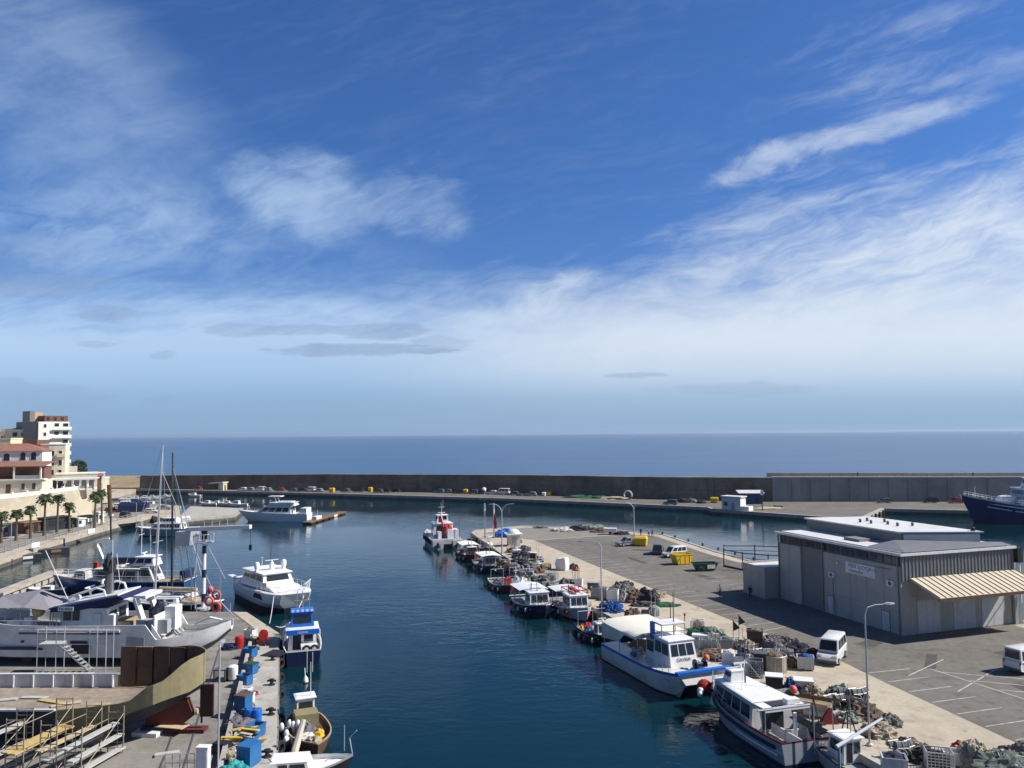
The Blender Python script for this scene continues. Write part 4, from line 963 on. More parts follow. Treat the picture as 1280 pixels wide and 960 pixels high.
m=MB();m.box(-Lc/2+.2,Lc/2-.1,-Bc/2+1.7,Bc/2-1.7,ZD-.42,ZD);m.build('bridge_deck','cat_white',t)
m=MB();m.box(-Lc/2+.15,Lc/2-.4,-Bc/2+.12,Bc/2-.12,ZD+.004,ZD+.06);m.build('deck','deck_grey',t)
m=MB();m.add([(Lc/2+.62,-Bc/2+.3,ZD+.98),(Lc/2+.62,Bc/2-.3,ZD+.98),(Lc/2+1.0,Bc/2-.9,ZD-.05),(Lc/2+1.0,-Bc/2+.9,ZD-.05),(Lc/2+.5,-Bc/2+.3,ZD+.98),(Lc/2+.5,Bc/2-.3,ZD+.98),(Lc/2-.2,Bc/2-.7,ZD-.05),(Lc/2-.2,-Bc/2+.7,ZD-.05)],[(0,3,2,1),(4,5,6,7),(0,1,5,4),(3,7,6,2),(0,4,7,3),(1,2,6,5)]);m.build('bow_plate','cat_white',t)
m=MB()
m.beam((Lc/2+.72,-Bc/2+.1,ZD+.98),(Lc/2+.72,Bc/2-.1,ZD+.98),.5,.24);m.build('bow_beam','bright_blue',t)
wh=cabin(t,1.3,4.6,3.1,ZD+.06,ZD+2.75,'white_gel','white_gel',.75,0,.18,3,2,1,.12,.14,.52,.9)
cabin(t,-.6,1.3,2.4,ZD+.06,ZD+2.35,'white_gel','white_gel',0,0,.05,0,1,1,.05,.1,name='deckhouse')
text('GAVINA',.42,'name_lettering','dark_grey',wh,(4.6-.75*.36+.035,0,ZD+.06+2.69*.40),(PI/2-R(15.5),0,PI/2),.008)
m=MB()
for x,y in((.9,-1.3),(.9,1.3),(2.6,-1.3),(2.6,1.3)):m.tube([(x,y,ZD+2.6),(x,y,ZD+4.0)],.05,5)
m.tube([(.9,-1.3,ZD+4.0),(.9,1.3,ZD+4.0),(2.6,1.3,ZD+4.0),(2.6,-1.3,ZD+4.0),(.9,-1.3,ZD+4.0)],.05,5);m.tube([(.9,-1.3,ZD+3.3),(2.6,-1.3,ZD+3.3)],.04,5);m.build('roof_rack','steel',wh)
MB().box(.75,1.05,-1.5,-1.1,ZD+2.4,ZD+4.05).build('rack_post','bright_blue',wh)
MB().box(.8,2.7,-1.35,1.35,ZD+4.04,ZD+4.12).build('upper_roof','white_gel',wh)
mast(t,2.2,.3,ZD+2.8,ZD+7.0,.06,((.72,.6),),'dark_grey');mast(t,.6,-.9,ZD+2.5,ZD+5.6,.03,(),'white_gel',ant=2)
# canopy: tilted cream sheet with a deep left skirt
m=MB();N_=8;rings=[]
x0,x1,yl,yr=-Lc/2+.1,.6,Bc/2-.05,-Bc/2+.6   # local +y is towards the pier
for i in range(7):
    a=i/6;x=x0+(x1-x0)*a;sg=.12*math.sin(PI*a)
    zz=[ZD+.95+1.0*a,ZD+2.5,ZD+2.76,ZD+2.86,ZD+2.8]
    ys=[-Bc/2+.02,-Bc/2+.12,-Bc/2+.8,0,Bc/2-.3]
    if a>.6:zz[0]=zz[1]-.14
    top=[(x,y,z-sg*.6) for y,z in zip(ys,zz)];bot=[(x,y+.03,z-sg*.6-.05) for y,z in zip(ys,zz)][::-1]
    rings.append(top+bot)
PAL['canopy_cream']=((.74,.71,.62),dict(rough=.8,var=.05,bump=.25,bscale=1.2))
m.loft(rings);cn=m.build('canopy','canopy_cream',t,True)
m=MB()
for x in(x0+.2,-3.2,x1-.15):
    for y in(-Bc/2+.25,Bc/2-.4):m.tube([(x,y,ZD),(x,y,ZD+2.3)],.05,6)
m.build('canopy_frame','steel',cn)
winch(t,-1.6,-1.6,ZD+.06,'galv',1.1);net_on(t,-4.3,.4,ZD+.06,(1.5,1.2,.8),'net_brown',3);net_on(t,3.0,2.0,ZD+.06,(.8,.5,.5),'net_green',4)
MB().cbox((-2.9,1.4,ZD+.5),(1.2,1.0,.8)).build('fish_box','white_paint',t);MB().cbox((-1.2,-2.2,ZD+.35),(.7,.5,.5)).build('fish_box','sky_plastic',t)
hn=winch(t,5.6,.9,ZD+.3,'navy',1.3);net_on(t,5.5,-.9,ZD+.06,(.9,.8,.6),'net_navy',5)
MB().sphere((5.2,1.9,ZD+1.3),.32).build('buoy','orange',t,True)
m=MB()
for sg in(1,-1):
    for x in(2.2,3.2,4.2,5.2,6.2):m.tube([(x,sg*(Bc/2-.1),ZD+.4),(x,sg*(Bc/2-.1),ZD+1.25)],.03,4)
    m.tube([(2.2,sg*(Bc/2-.1),ZD+1.25),(6.2,sg*(Bc/2-.1),ZD+1.25)],.03,4)
m.build('railing','steel',t)
# ---- white and dark red cruiser, stern to the viewer
Lr,Br=12.9,4.7
pA=at(976,961,0);cen=pA+U*(Lr/2)+RP*(Br/2+.0)
t=thing('motor_cruiser','white flat roofed passenger cruiser with a dark red gunwale and open stern cockpit','boat',cen,hd(U.x,U.y),PB)
h=Hull(Lr,Br,1.75,1.75,2.5,.8,.94,2.6,1.3,.85,.13,.9)
h.build(t,['light_grey','dark_red','grey_paint','navy'],'deck_grey')
for sd in(1,-1):
    m=MB();a=[h.P(q,sd,-.55,-.02) for q in[.06+.1*i for i in range(9)]]
    for i in range(8):m.beam(a[i],a[i+1],.09,.30)
    m.build('side_band','navy',t)
for sd in(1,-1):
    m=MB();a=[h.P(q,sd,-1.0,.04) for q in[.04+.1*i for i in range(5)]]
    for i in range(4):m.beam(a[i],a[i+1],.09,.16)
    m.build('rubbing_strake','white_gel',t)
x0,x1=-2.2,4.7
sl_=cabin(t,x0,x1,3.7,.9,3.15,'light_grey','white_gel',.9,.1,.16,3,4,0,.18,.12,.40,.84,'saloon',wf=2.9)
MB().box(x0,x0+.06,-1.0,.9,1.0,2.7).build('door','black',sl_)
m=MB();m.box(-3.9,-2.52,-1.85,-1.0,3.05,3.24);m.box(-3.9,-2.52,1.0,1.85,3.05,3.24);m.box(-4.15,-3.7,-1.95,1.95,3.05,3.24)
m.build('roof_extension','white_gel',t)
m=MB();m.tube([(-4.1,-2.0,3.28),(-4.1,2.6,3.28)],.08,6)
for y in(-1.95,1.95):m.tube([(-4.1,y,1.2),(-4.1,y,3.25)],.045,5);m.tube([(-2.5,y,3.2),(-4.1,y,3.28)],.06,5)
m.build('stern_arch','steel',t)
m=MB();m.box(-6.2,-2.6,.3,.42,.92,1.7);m.box(-6.2,-3.6,-1.5,-1.38,.92,1.75);m.box(-4.4,-4.28,-1.5,.42,.92,1.7);m.build('cockpit_panel','light_grey',t)
MB().lathe([(.14,.9),(.14,3.0),(.2,3.0)],10,(-4.6,-.3,0)).build('capstan_post','white_gel',t,True)
m=MB()
for k in range(7):m.tube([(-6.6,-1.0-.13*k,2.05+.02*k),(-2.6,-1.25-.1*k,1.9+.02*k)],.05,5)
m.build('boat_poles','black',t)
m=MB();m.tube([(-6.9,-.2,.9),(-6.9,-.2,4.3)],.04,5);m.tube([(-6.8,-1.9,1.8),(-6.8,-1.9,4.4)],.04,5);m.build('stern_pole','steel',t)
cabin(t,2.4,3.6,1.5,3.28,4.1,'white_gel','white_gel',.3,0,.1,2,1,0,.05,.08,name='flybridge')
MB().box(-3.6,-3.0,-1.5,-.4,3.25,3.6).build('liferaft_box','white_gel',t)
mast(t,1.9,-.3,3.28,7.0,.07,((.55,1.2),(.8,.6)),'dark_grey',ant=2);radar(t,2.9,-.5,4.2,1.3)
m=MB();m.tube([(1.9,-.3,5.2),(.4,1.0,3.28)],.03,4);m.tube([(1.9,-.3,5.2),(.4,-1.4,3.28)],.03,4);m.build('stay','steel',t)
MB().blob((0,0,0),(.52,.62,.6),9,18,9,.12,2,False).build('bow_fender','net_red',t,False,(6.5,.9,1.75))
MB().sphere((6.1,1.5,1.5),.3).build('buoy','white_gel',t,True);MB().sphere((5.7,1.75,1.35),.26).build('buoy','white_gel',t,True)
railing(h,t,.55,.97,.7,6)
for q in(.15,.4):tyre(t,h.P(q,-1,-.6,-.2).x,h.P(q,-1,-.6,-.2).y,.9,.3,'y')
# lower quay boat at the bottom edge with a long white boom
pB=at(1085,985,0);t=thing('workboat','grey workboat with a long pale boom and coils of rope at the bottom edge','boat',pB+U*2+RP*.4,hd(U.x,U.y),PB)
h=Hull(9.5,3.4,1.3,1.25,1.9,.6,.85,2.4,.8,.45);h.build(t,['grey_paint','dark_grey','light_grey','antifoul'],'deck_grey')
cabin(t,-.2,1.6,1.6,.85,2.5,'white_gel','white_gel',.3,0,.08,2,1,1)
MB().tube([(-1.2,2.2,2.6),(1.5,-4.0,2.9)],[.13,.09],8).build('boom','alu',t,True);MB().tube([(-1.1,1.9,.8),(-1.1,1.9,2.7)],.09,6).build('crane_post','steel',t)
for k,(x,y) in enumerate(((2.4,.5),(3.1,-.3),(2.6,-.8),(-2.6,.6),(-3.0,-.5))):net_on(t,x,y,.8,(.55,.45,.4),('net_dark','net_white','net_grey','net_navy','net_brown')[k],k+50)
m=MB()
for a in range(3):m.tube([(3.6+.5*math.cos(a*2.1),.2+.5*math.sin(a*2.1),1.2),(3.7,.2,4.2)],.04,4)
m.build('tripod','black',t)
mast(t,.6,-.5,2.5,5.2,.04,((.6,.7),),'steel')
def RP_(r):return Vector((0,0,0))
# ---- generic small fishing boat
def fisher(label,px,py,L,B,hullm,stripe,cab='white_gel',roof=None,side=0.,can=None,cab_x=(.0,1.9),head=None,fb=(1.0,.95,1.6),extra=(),cz=2.0,bottom='antifoul',deck='deck_grey',seed=0,mastz=4.5,railm='steel',cw=.52,tyres=True,group=PB):
    rr=random.Random(seed)
    t=thing('fishing_boat',label,'boat',near(px,py,L,side),HB if head is None else head,group)
    h=Hull(L,B,*fb,.6,.8,2.3,.7,.4,.14);h.build(t,['white_paint',stripe,hullm,bottom],deck)
    x0,x1=cab_x;dz=h.deck(.55)
    if cab:
        c=cabin(t,x0,x1,B*cw,dz,dz+cz,cab,roof or cab,.35,0,.1,3 if B>3.4 else 2,2,1,.14,.1)
        mast(t,(x0+x1)/2-.2,0,dz+cz+.1,dz+cz+.1+mastz-2,.05,((.6,.9),),'steel',ant=2);radar(t,(x0+x1)/2,.0,dz+cz+.12,.9)
    if can:
        x0c,x1c,zc,mc=can;canopy(t,x0c,x1c,B*.92,zc,h.deck(.2),mc,.18)
    railing(h,t,.62,.98,.55,5,railm)
    winch(t,-L*.18 if not can else L*.28,.35,h.deck(.3),'galv',.7)
    for k,e in enumerate(extra):net_on(t,e[0],e[1],h.deck(.4),e[3] if len(e)>3 else (.7,.55,.5),e[2],seed+k)
    for k in range(3):
        p=h.P(.32+.2*k,-1,-.5,-.2);MB().sphere((0,0,0),(.17,.17,.30),8,5).build('fender',('white_gel','orange','white_gel')[(k+seed)%3],t,True,(p.x+.5,p.y,p.z-.1))
    m=MB();zd=h.deck(.2)
    for y in(-B*.30,B*.30):m.tube([(-L*.40,y,zd),(-L*.40,y,zd+2.0)],.045,5)
    m.tube([(-L*.40,-B*.30,zd+2.0),(-L*.40,B*.30,zd+2.0)],.05,5);m.build('stern_gallows','steel',t)
    for k in range(2):MB().cbox((0,0,0),(.7,.5,.34),rr.uniform(-.5,.5)).build('fish_box',('white_paint','sky_plastic','tan','grey_paint')[(seed+k)%4],t,loc=(-L*(.30-.12*k),B*(.18-.34*k),h.deck(.25)+.18))
    m=MB();a_=Vector((L*.44,0,h.sheer(.96)+.1));m.tube([a_+RP_(rr)*0,a_+Vector((-L*.25,0,1.9 if cab else 1.0)),Vector((-L*.40,0,zd+2.0))],.014,4);m.build('wire_stay','dark_grey',t)
    if cab:
        ring_buoy(t,x0+.5,B*cw/2+.05,dz+cz*.72,'y','orange')
        m=MB();m.tube([(x0+.2,-B*.12,dz+cz),(x0+.2,-B*.12,dz+cz+1.0)],.07,6);m.build('exhaust','dark_grey',t)
    if tyres:
        for q in(.25,.5,.7):
            p=h.P(q,-1,-.45,-.16);tyre(t,p.x,p.y,p.z,.26,'y')
            p=h.P(q,1,-.45,-.16);tyre(t,p.x,p.y,p.z,.26,'y')
    return t,h
t,h=fisher('navy hulled fishing boat with a white wheelhouse facing the viewer, outer one of a pair',674,776,11.0,4.5,'navy','white_gel','white_gel','white_gel',cab_x=(.6,3.0),can=(-4.4,.3,2.95,'white_gel'),fb=(1.2,1.2,2.0),cz=2.1,seed=1,extra=((4.0,0,'net_white',(.5,.4,.2)),),cw=.62,side=1.0)
tyre(t,3.25,0,2.3,.28,'x');
t,h=fisher('grey hulled fishing boat with a red railed white roof, inner one of a pair',730,780,11.0,4.3,'light_grey','white_gel','white_gel','white_gel',cab_x=(-.4,2.6),can=(-4.6,-.9,2.9,'white_gel'),fb=(1.2,1.2,2.0),cz=2.0,seed=2,extra=((4.1,.2,'net_red',(.7,.6,.5)),(3.3,.6,'net_white',(.4,.3,.2))),cw=.62,side=.6)
m=MB();zt=h.deck(.55)+2.2
m.tube([(-1.0,-1.25,zt+.45),(-1.0,1.25,zt+.45),(2.2,1.25,zt+.45),(2.2,-1.25,zt+.45),(-1.0,-1.25,zt+.45)],.06,5)
for x,y in((-1,-1.25),(-1,1.25),(2.2,1.25),(2.2,-1.25)):m.tube([(x,y,zt),(x,y,zt+.45)],.05,5)
m.build('roof_railing','red',t);MB().cbox((.6,0,zt+.28),(2.6,.5,.3)).build('roof_awning','net_red',t)
t,h=fisher('black hulled little boat loaded with blue and yellow nets below the lamp post',764,810,8.6,3.2,'black','navy','white_gel','white_gel',cab_x=(1.2,2.6),fb=(.9,.9,1.4),cz=1.7,seed=3,extra=((-.6,-.7,'net_blue',(.8,.6,.8)),(-.8,.7,'net_brown'),(-2.2,-.3,'net_red',(.8,.7,.8)),(-2.0,-1.0,'yellow',(.5,.4,.6)),(3.2,.2,'net_mint',(.5,.4,.35)),(.4,-.9,'net_purple',(.6,.5,.8)),(-3.2,.3,'net_dark',(.7,.7,.6))))
t,h=fisher('small red hulled boat with a red upright winch on its bow',630,744,9.2,3.4,'dark_red','white_gel',None,side=1.2,fb=(.95,.9,1.5),cab_x=(-1,0),seed=4,extra=((-2.6,0,'net_grey',(1.1,.8,.7)),(-.6,.3,'net_purple',(.9,.7,.7)),(.8,-.4,'net_brown',(.7,.6,.5))))
winch(t,2.6,0,h.deck(.8),'red',1.1);MB().box(2.2,2.9,-.5,.5,1.0,2.1).build('winch_house','red',t)
t,h=fisher('small white and navy boat under a rumpled white cover',655,738,7.6,3.0,'navy','white_gel',None,side=.6,fb=(.9,.85,1.3),cab_x=(-1,0),seed=5,extra=((1.2,0,'canvas',(1.7,.95,.9)),(-1.8,0,'net_white',(.9,.7,.6))))
m=MB()
for y in(-.6,.6):m.tube([(-.6,y,.6),(-.6,y,2.9)],.07,6)
m.tube([(-.6,-.9,2.3),(-.6,.9,2.3)],.05,5);m.build('gallows','white_gel',t)
t,h=fisher('dark blue boat with a wide flat white canopy and grey cabin',614,719,10.5,3.8,'navy','net_purple','grey_paint','grey_paint',side=.6,cab_x=(1.2,2.8),can=(-1.6,3.4,2.9,'canvas'),fb=(1.1,1.0,1.6),seed=6,extra=((3.9,.3,'net_white',(.5,.4,.35)),(-2.6,0,'net_dark',(1.2,.9,.8)),(-3.6,.4,'net_brown',(.8,.7,.6))))
t,h=fisher('dark red boat with a narrow white canopy beside the workboat',591,704,10.5,3.6,'dark_red','oxide','dark_red','white_gel',side=.4,cab_x=(2.0,3.6),can=(-3.0,2.2,2.9,'canvas'),fb=(1.1,1.0,1.6),seed=7,extra=((-3.8,0,'net_dark',(.9,.9,.7)),))
t,h=fisher('low grey skiff with black gear moored behind the canopied boats',598,683,8.5,2.8,'stucco_beige','tan',None,fb=(.8,.75,1.1),cab_x=(-1,0),seed=8,head=hd(RP.x,RP.y),side=1.0,extra=((-1.2,0,'net_dark',(1.6,.8,1.0)),(1.8,.2,'net_grey',(.9,.7,.6))),tyres=False)
t,h=fisher('red decked boat with a white domed cover next to the striped poles',617,693,8.0,3.0,'red','white_gel',None,fb=(.9,.85,1.3),cab_x=(-1,0),seed=9,extra=((.6,0,'canvas',(1.6,1.1,1.6)),(-2.2,.2,'net_red',(.8,.7,.7))))
# workboat catamaran with red gear at the pier head
Lw,Bw=15.,6.6
pA=at(541,687,0);dw=Vector((-.26,.966,0)).normalized();rw=Vector((dw.y,-dw.x,0));cen=pA+dw*(Lw/2)+rw*(Bw/2)
t=thing('workboat_catamaran','grey white workboat catamaran with a red crane load at the pier head','boat',cen,hd(dw.x,dw.y),PB)
for sg in(1,-1):
    m=MB();rings=[]
    for i in range(11):
        q=i/10;x=-Lw/2+Lw*q;hw=1.15*(1-max(0,(q-.7)/.3)**2*.9);zt=1.7+.8*q*q;c=sg*(Bw/2-1.15)
        rings.append([(x,c-hw,zt),(x,c-hw,.5),(x,c-hw*.8,-.5),(x,c+hw*.8,-.5),(x,c+hw,.5),(x,c+hw,zt)])
    m.loft(rings);m.build('hull','light_grey',t)
    MB().lathe([(.42,0),(.46,.2),(.46,.9),(.3,1.1)],10,(-Lw/2-.5,sg*2.1,.3)).build('outboard','dark_grey',t,True)
MB().box(-Lw/2+.3,Lw/2-.6,-Bw/2+.1,Bw/2-.1,1.55,1.75).build('deck','grey_paint',t)
MB().box(-Lw/2+.1,-Lw/2+.35,-Bw/2+2.0,Bw/2-.1,1.0,2.0).build('transom','light_grey',t)
wh=cabin(t,-1.5,3.2,4.6,1.75,4.6,'white_gel','white_gel',.8,0,.25,4,3,1,.2,.14,.5,.9,wf=4.2)
cabin(t,-.6,1.8,2.6,4.8,6.3,'white_gel','white_gel',.5,0,.2,3,2,1,.2,.1,.4,.9,'upper_wheelhouse')
MB().box(-4.6,-1.8,-.4,-2.8,1.75,3.6).build('deck_locker','white_gel',t);MB().box(-4.4,-2.2,.9,1.6,1.75,3.2).build('deck_locker','white_gel',t)
MB().tube([(-3.0,.3,1.75),(-3.0,.3,4.2),(-1.6,.6,6.4)],[.3,.26,.2],8).build('crane','red',t,True)
net_on(t,-2.8,-.6,3.5,(1.2,1.1,1.0),'net_red',21,'crane_load')
mast(t,.6,0,6.4,8.4,.06,((.8,1.6),),'white_gel',ant=2);radar(t,.6,.0,6.45,1.6);mast(t,-4.9,-2.9,1.75,6.3,.06,((.95,1.0),),'dark_grey',ant=0)
m=MB()
for sg in(1,-1):
    for k in range(9):m.tube([(-Lw/2+.5+k*1.2,sg*(Bw/2-.15),1.75),(-Lw/2+.5+k*1.2,sg*(Bw/2-.15),2.7)],.035,4)
    m.tube([(-Lw/2+.5,sg*(Bw/2-.15),2.7),(-Lw/2+10.1,sg*(Bw/2-.15),2.7)],.04,4)
m.build('railing','steel',t)
for k in range(5):tyre(t,-5+2.2*k,Bw/2+.18,1.2,.4,'y')
# ---- big blue ship on the right
PAL['ship_blue']=((.008,.020,.125),dict(rough=.35,var=.1))
pS=at(1209,655,0);t=thing('blue_ship','large deep blue hulled ship with a white superstructure, bow to the left','ship',pS+Vector((19,1.2,0)),R(180-5))
h=Hull(38,9,4.6,4.4,7.4,2,.9,2.2,3.2,1.1,.35,.82,22);h.build(t,['white_paint','white_gel','ship_blue','oxide'],'deck_grey')
m=MB()
for sd in(1,-1):
    for a,b in((.30,.44),(.46,.56),(.58,.70),(.72,.86)):
        m.beam(h.P(a,sd,-1.9,-.02),h.P(b,sd,-1.9,-.02),.08,.22)
m.build('white_stripe','white_gel',t)
dk=h.deck(.6)
m=MB();m.box(-16,6,-3.7,3.7,dk,dk+2.6);m.build('lower_deckhouse','light_grey',t)
for k in range(8):pane(t,[(5-2.2*k,3.72,dk+1.2),(4.2-2.2*k,3.72,dk+1.2),(4.2-2.2*k,3.72,dk+2.0),(5-2.2*k,3.72,dk+2.0)])
cabin(t,-12,5.2,6.6,dk+2.6,dk+5.2,'light_grey','white_gel',.9,0,.3,5,6,0,.5,.2,.45,.85,'bridge')
cabin(t,-10,2.6,5.2,dk+5.4,dk+7.8,'white_gel','white_gel',.7,0,.3,5,5,0,.4,.2,.45,.85,'upper_bridge')
MB().loft([[(7.0,-2.6,dk+1.0),(10.0,-1.6,dk+1.0),(10.0,1.6,dk+1.0),(7.0,2.6,dk+1.0)],[(6.2,-2.4,dk+3.4),(9.0,-1.3,dk+3.2),(9.0,1.3,dk+3.2),(6.2,2.4,dk+3.4)]]).build('foredeck_cover','white_gel',t)
m=MB();z0=dk+7.9
for dx,dy in((0,.5),(0,-.5),(-1.2,0)):m.tube([(0+dx,dy,z0),(-.3,0,z0+5.4)],.10,5)
for k in range(4):m.tube([(-.2,-1.2+.15*k,z0+1.2*k+.6),(-.2,1.2-.15*k,z0+1.2*k+.6)],.08,5)
m.build('lattice_mast','white_paint',t);radar(t,.2,0,z0+2.2,2.2);MB().sphere((-1.6,1.6,z0+.9),.75).build('radome','white_gel',t,True);MB().sphere((-1.6,-1.6,z0+.9),.75).build('radome','white_gel',t,True)
mast(t,-3,1.8,z0,z0+4.5,.07,((.5,1.4),),'dark_grey',ant=2)
railing(h,t,.55,.97,1.0,12,'white_paint',.05,bow=True)
MB().tube([(15.2,0,h.deck(.9)),(15.2,0,9.5)],.1,6).build('jackstaff','white_paint',t);winch(t,13,0,h.deck(.85),'steel',1.6)
# ------------------------------------------------------------------ boatyard ground and finger quay
FE=[(-26.4,89.5),(-26.0,87.7),(-21.1,71.3),(-16.2,54.5),(-12.0,40)]     # water edge of the finger
FW=[(-30.4,92.5),(-24.6,71.4),(-20.0,54.5),(-16.5,40)]                  # low wall between yard and finger
m=MB();m.prism([(-36.8,101.7),(-34.5,101.5)]+FE+[(-95,40),(-95,104),(-60,103.5)],-3,1.4);struct('boatyard',m,'concrete_yard')
m=MB();m.prism([(-29.6,92.6),(-27.2,89.6)]+[(x-.12,y) for x,y in FE[1:]]+[(x+.35,y) for x,y in FW[::-1]],1.3,1.52);struct('finger_quay',m,'concrete_pale')
m=MB();m.prism([(-36.2,101.6),(-34.3,101.3),(-26.7,90.2),(-29.0,90.5)],1.3,1.46);struct('quay_apron',m,'concrete')
m=MB()
for i in range(len(FW)-1):
    a=Vector((*FW[i],0));b=Vector((*FW[i+1],0));d=(b-a).normalized();nn=Vector((-d.y,d.x,0))*.16
    m.prism([(a+nn)[:2],(b+nn)[:2],(b-nn)[:2],(a-nn)[:2]],1.4,2.05)
tag(m.build('low_wall','concrete_pale'),'long low concrete wall between the boatyard and the narrow quay','wall')
# slip rails
m=MB()
for dx in(1.3,2.9):
    m.beam((-30.0-dx,84,1.42),(-20.0-dx,50,1.42),.12,.06)
tag(m.build('slip_rails','dark_grey'),kind='structure')
# dark quay faces with tyres come with the water edge
for k,q in enumerate((.08,.2,.35,.5,.68,.85)):
    a=Vector((*FE[1],0)).lerp(Vector((*FE[3],0)),q);tag(MB().torus((0,0,0),.42,.16,'x',14,6).build('quay_fender','rubber',None,True,(a.x+.16,a.y,.75),R(-17)),'black tyre hung as a fender on the water face of the narrow quay','tyre','tyres on the narrow quay')
# ---- white trawler on the hardstand: side on, stern to the right
Yt=78.5
def tp(px,py,Y=Yt):return atY(px,py,Y)
xs=tp(280,800).x;L_=27.5
t=thing('trawler','big white trawler hauled out on the yard with a blue roofed wheelhouse','boat',(xs-L_/2-.1,Yt+3.2,1.45),R(177))
# local x forward = -X world; z=0 is the ground
def zt_(x):  # sheer by distance from the stern
    s=x
    return 2.55+ (1.25*(1-s/6.2)**1.6 if s<6.2 else .0)
m=MB();rings=[];ns=26
for i in range(ns+1):
    q=i/ns;d=q*L_;x=-L_/2+d
    zs=zt_(d) if d<6.9 else 3.85+.15*max(0,(16-d)/9)**2+ .9*max(0,(d-19)/8.5)**2
    b=3.3*min(1,.10+(d/8.0)**.62)*(1-max(0,(q-.74)/.26)**2.2*.97)
    zk=2.6*(1-d/4.2)**1.6+.18 if d<4.2 else .18
    zw=min(zs-.7,max(zk+.25,.75+1.9*max(0,1-d/5.)**1.4))
    ov=.0
    side=[(b-.10,zs-1.0 if d>6.9 else zs-.6),(b-.10,zs),(b,zs),(b,zs-.14),(b*.97,zs*.55+zw*.45),(b*.94,zw),(b*.66,max(zk+.12,zw*.55)),(.05,zk)]
    rings.append([(x+max(0,(zs-z))*(-.0),y,z) for y,z in side]+[(x,-y,z) for y,z in side[::-1]])
nb=16;mi=[0,1,1,2,2,3,3,3,3,3,2,2,1,1,0]
for r_ in rings:m.v.extend(r_)
for i in range(ns):
    for j in range(nb-1):m.f.append((i*nb+j,(i+1)*nb+j,(i+1)*nb+j+1,i*nb+j+1));m.mi.append(mi[j])
m.f.append(tuple(range(nb)));m.mi.append(2)
PAL['trawler_white']=((.80,.80,.81),dict(rough=.4,var=.05,stain=(.42,.38,.33),stain_amt=.4,stain_scale=.7))
m.build('hull',['trawler_white','white_paint','trawler_white','dark_grey'],t,True)
d=MB()
for i in range(ns+1):
    r_=rings[i];d.v.append((r_[0][0],r_[0][1],r_[0][2]+.01));d.v.append((r_[0][0],-r_[0][1],r_[0][2]+.01))
for i in range(ns):d.f.append((2*i,2*i+1,2*i+3,2*i+2));d.mi.append(0)
d.build('deck','deck_grey',t)
# local helper from photo pixels: near side faces +y local (towards the viewer), x local mirrored
M_=Matrix.Translation(Vector((xs-L_/2-.1,Yt+3.2,1.45)))@Matrix.Rotation(R(177),4,'Z');Mi=M_.inverted()
def lp(px,py,Y=Yt):return Mi@atY(px,py,Y)
# dark boot stripe, portholes and painted patches on the near side
def plate(name,mt,px0,py0,px1,py1,Y=Yt,th=.05,off=.03):
    a=lp(px0,py0,Y);b=lp(px1,py1,Y);y=a.y*0+3.3+off
    return MB().box(min(a.x,b.x),max(a.x,b.x),y-th,y,min(a.z,b.z),max(a.z,b.z)).build(name,mt,t)
plate('stripe','navy',-20,809.5,44,813);plate('stripe','navy',45.5,810.5,52,813)
for px in(26,56,75.5):plate('porthole','black',px-2,801.5,px+2,804)
plate('scupper','black',88,801.5,110,804);plate('opening','black',90,804.5,112,817)
plate('rubbing_strake','white_paint',22,787.5,152,789.5,th=.16,off=.14);plate('rubbing_strake','dark_grey',22,790,152,792.3,th=.1,off=.09)
plate('patch','grey_paint',160,796,183,806,off=.04)
# bulkhead at the end of the raised bulwark, seen lit
for sd in(1,-1):
    MB().slab([(-L_/2+6.9,sd*2.95,2.6),(-L_/2+6.0,sd*2.86,2.6),(-L_/2+6.9,sd*2.95,3.95),(-L_/2+6.9,sd*2.95,3.95)],.06).build('bulwark_end','trawler_white',t)
bk=MB().box(-L_/2+6.75,-L_/2+6.9,-2.9,2.7,1.9,4.75).build('bulkhead','white_paint',t)
MB().box(-L_/2+6.72,-L_/2+6.745,-1.5,-.6,1.95,3.9).build('door','black',bk)
m=MB()
for k in range(6):m.box(-L_/2+6.45,-L_/2+6.74,.8+.02*k,1.6,2.1+.36*k,2.16+.36*k)
m.build('ladder','white_paint',bk)
# far wall of the low stern lit by the sun
# wheelhouse
a=lp(68,790);b=lp(125,790);wt=lp(70,768)
x1,x0=a.x,b.x;zz0=2.85;zr=lp(80,764).z
wh=cabin(t,x0,x1,4.2,zz0,zr-.1,'trawler_white','white_paint',-.5,0,.1,4,0,1,.0,.1,.52,.9,'wheelhouse')
pr=[(x1+1.0,zr-.30),(x1+1.2,zr+.1),(x1-1.2,zr+.40),(x0-1.6,zr+1.3),(x0-2.0,zr+1.05),(x0-1.4,zr+.78),(x0+.4,zr+.30),(x1-1.2,zr-.22)]
MB().xprism(pr,-2.5,2.5).build('visor_roof','canvas_blue',wh)
MB().xprism([(x1+.9,zr+.22),(x1-1.1,zr+.62),(x0-1.2,zr+1.45),(x0-1.2,zr+1.28),(x1-1.1,zr+.44),(x1+.9,zr+.15)],-2.2,2.2).build('roof','white_paint',wh)
# side windows under the visor
for px in((70,79),(82,90)):
    a=lp(px[0],766);b=lp(px[1],774);MB().box(b.x,a.x,2.0,2.16,b.z-.4,a.z-.05).build('window','glass',wh)
bd=MB().box(lp(86,757).x,lp(66,757).x,2.505,2.56,zr-.18,zr+.24).build('name_board','white_paint',wh)
text('TA 4054',.42,'lettering','black',bd,((lp(86,757).x+lp(66,757).x)/2,2.57,zr+.03),(PI/2,0,PI),.006)
MB().box(lp(118,790).x-.02,lp(118,790).x+.62,2.12,2.18,2.9,4.8).build('door','white_paint',wh)
pane(wh,[(x0-.03,-1.4,4.0),(x0-.03,-.4,4.0),(x0-.03,-.4,4.9),(x0-.03,-1.4,4.9)])
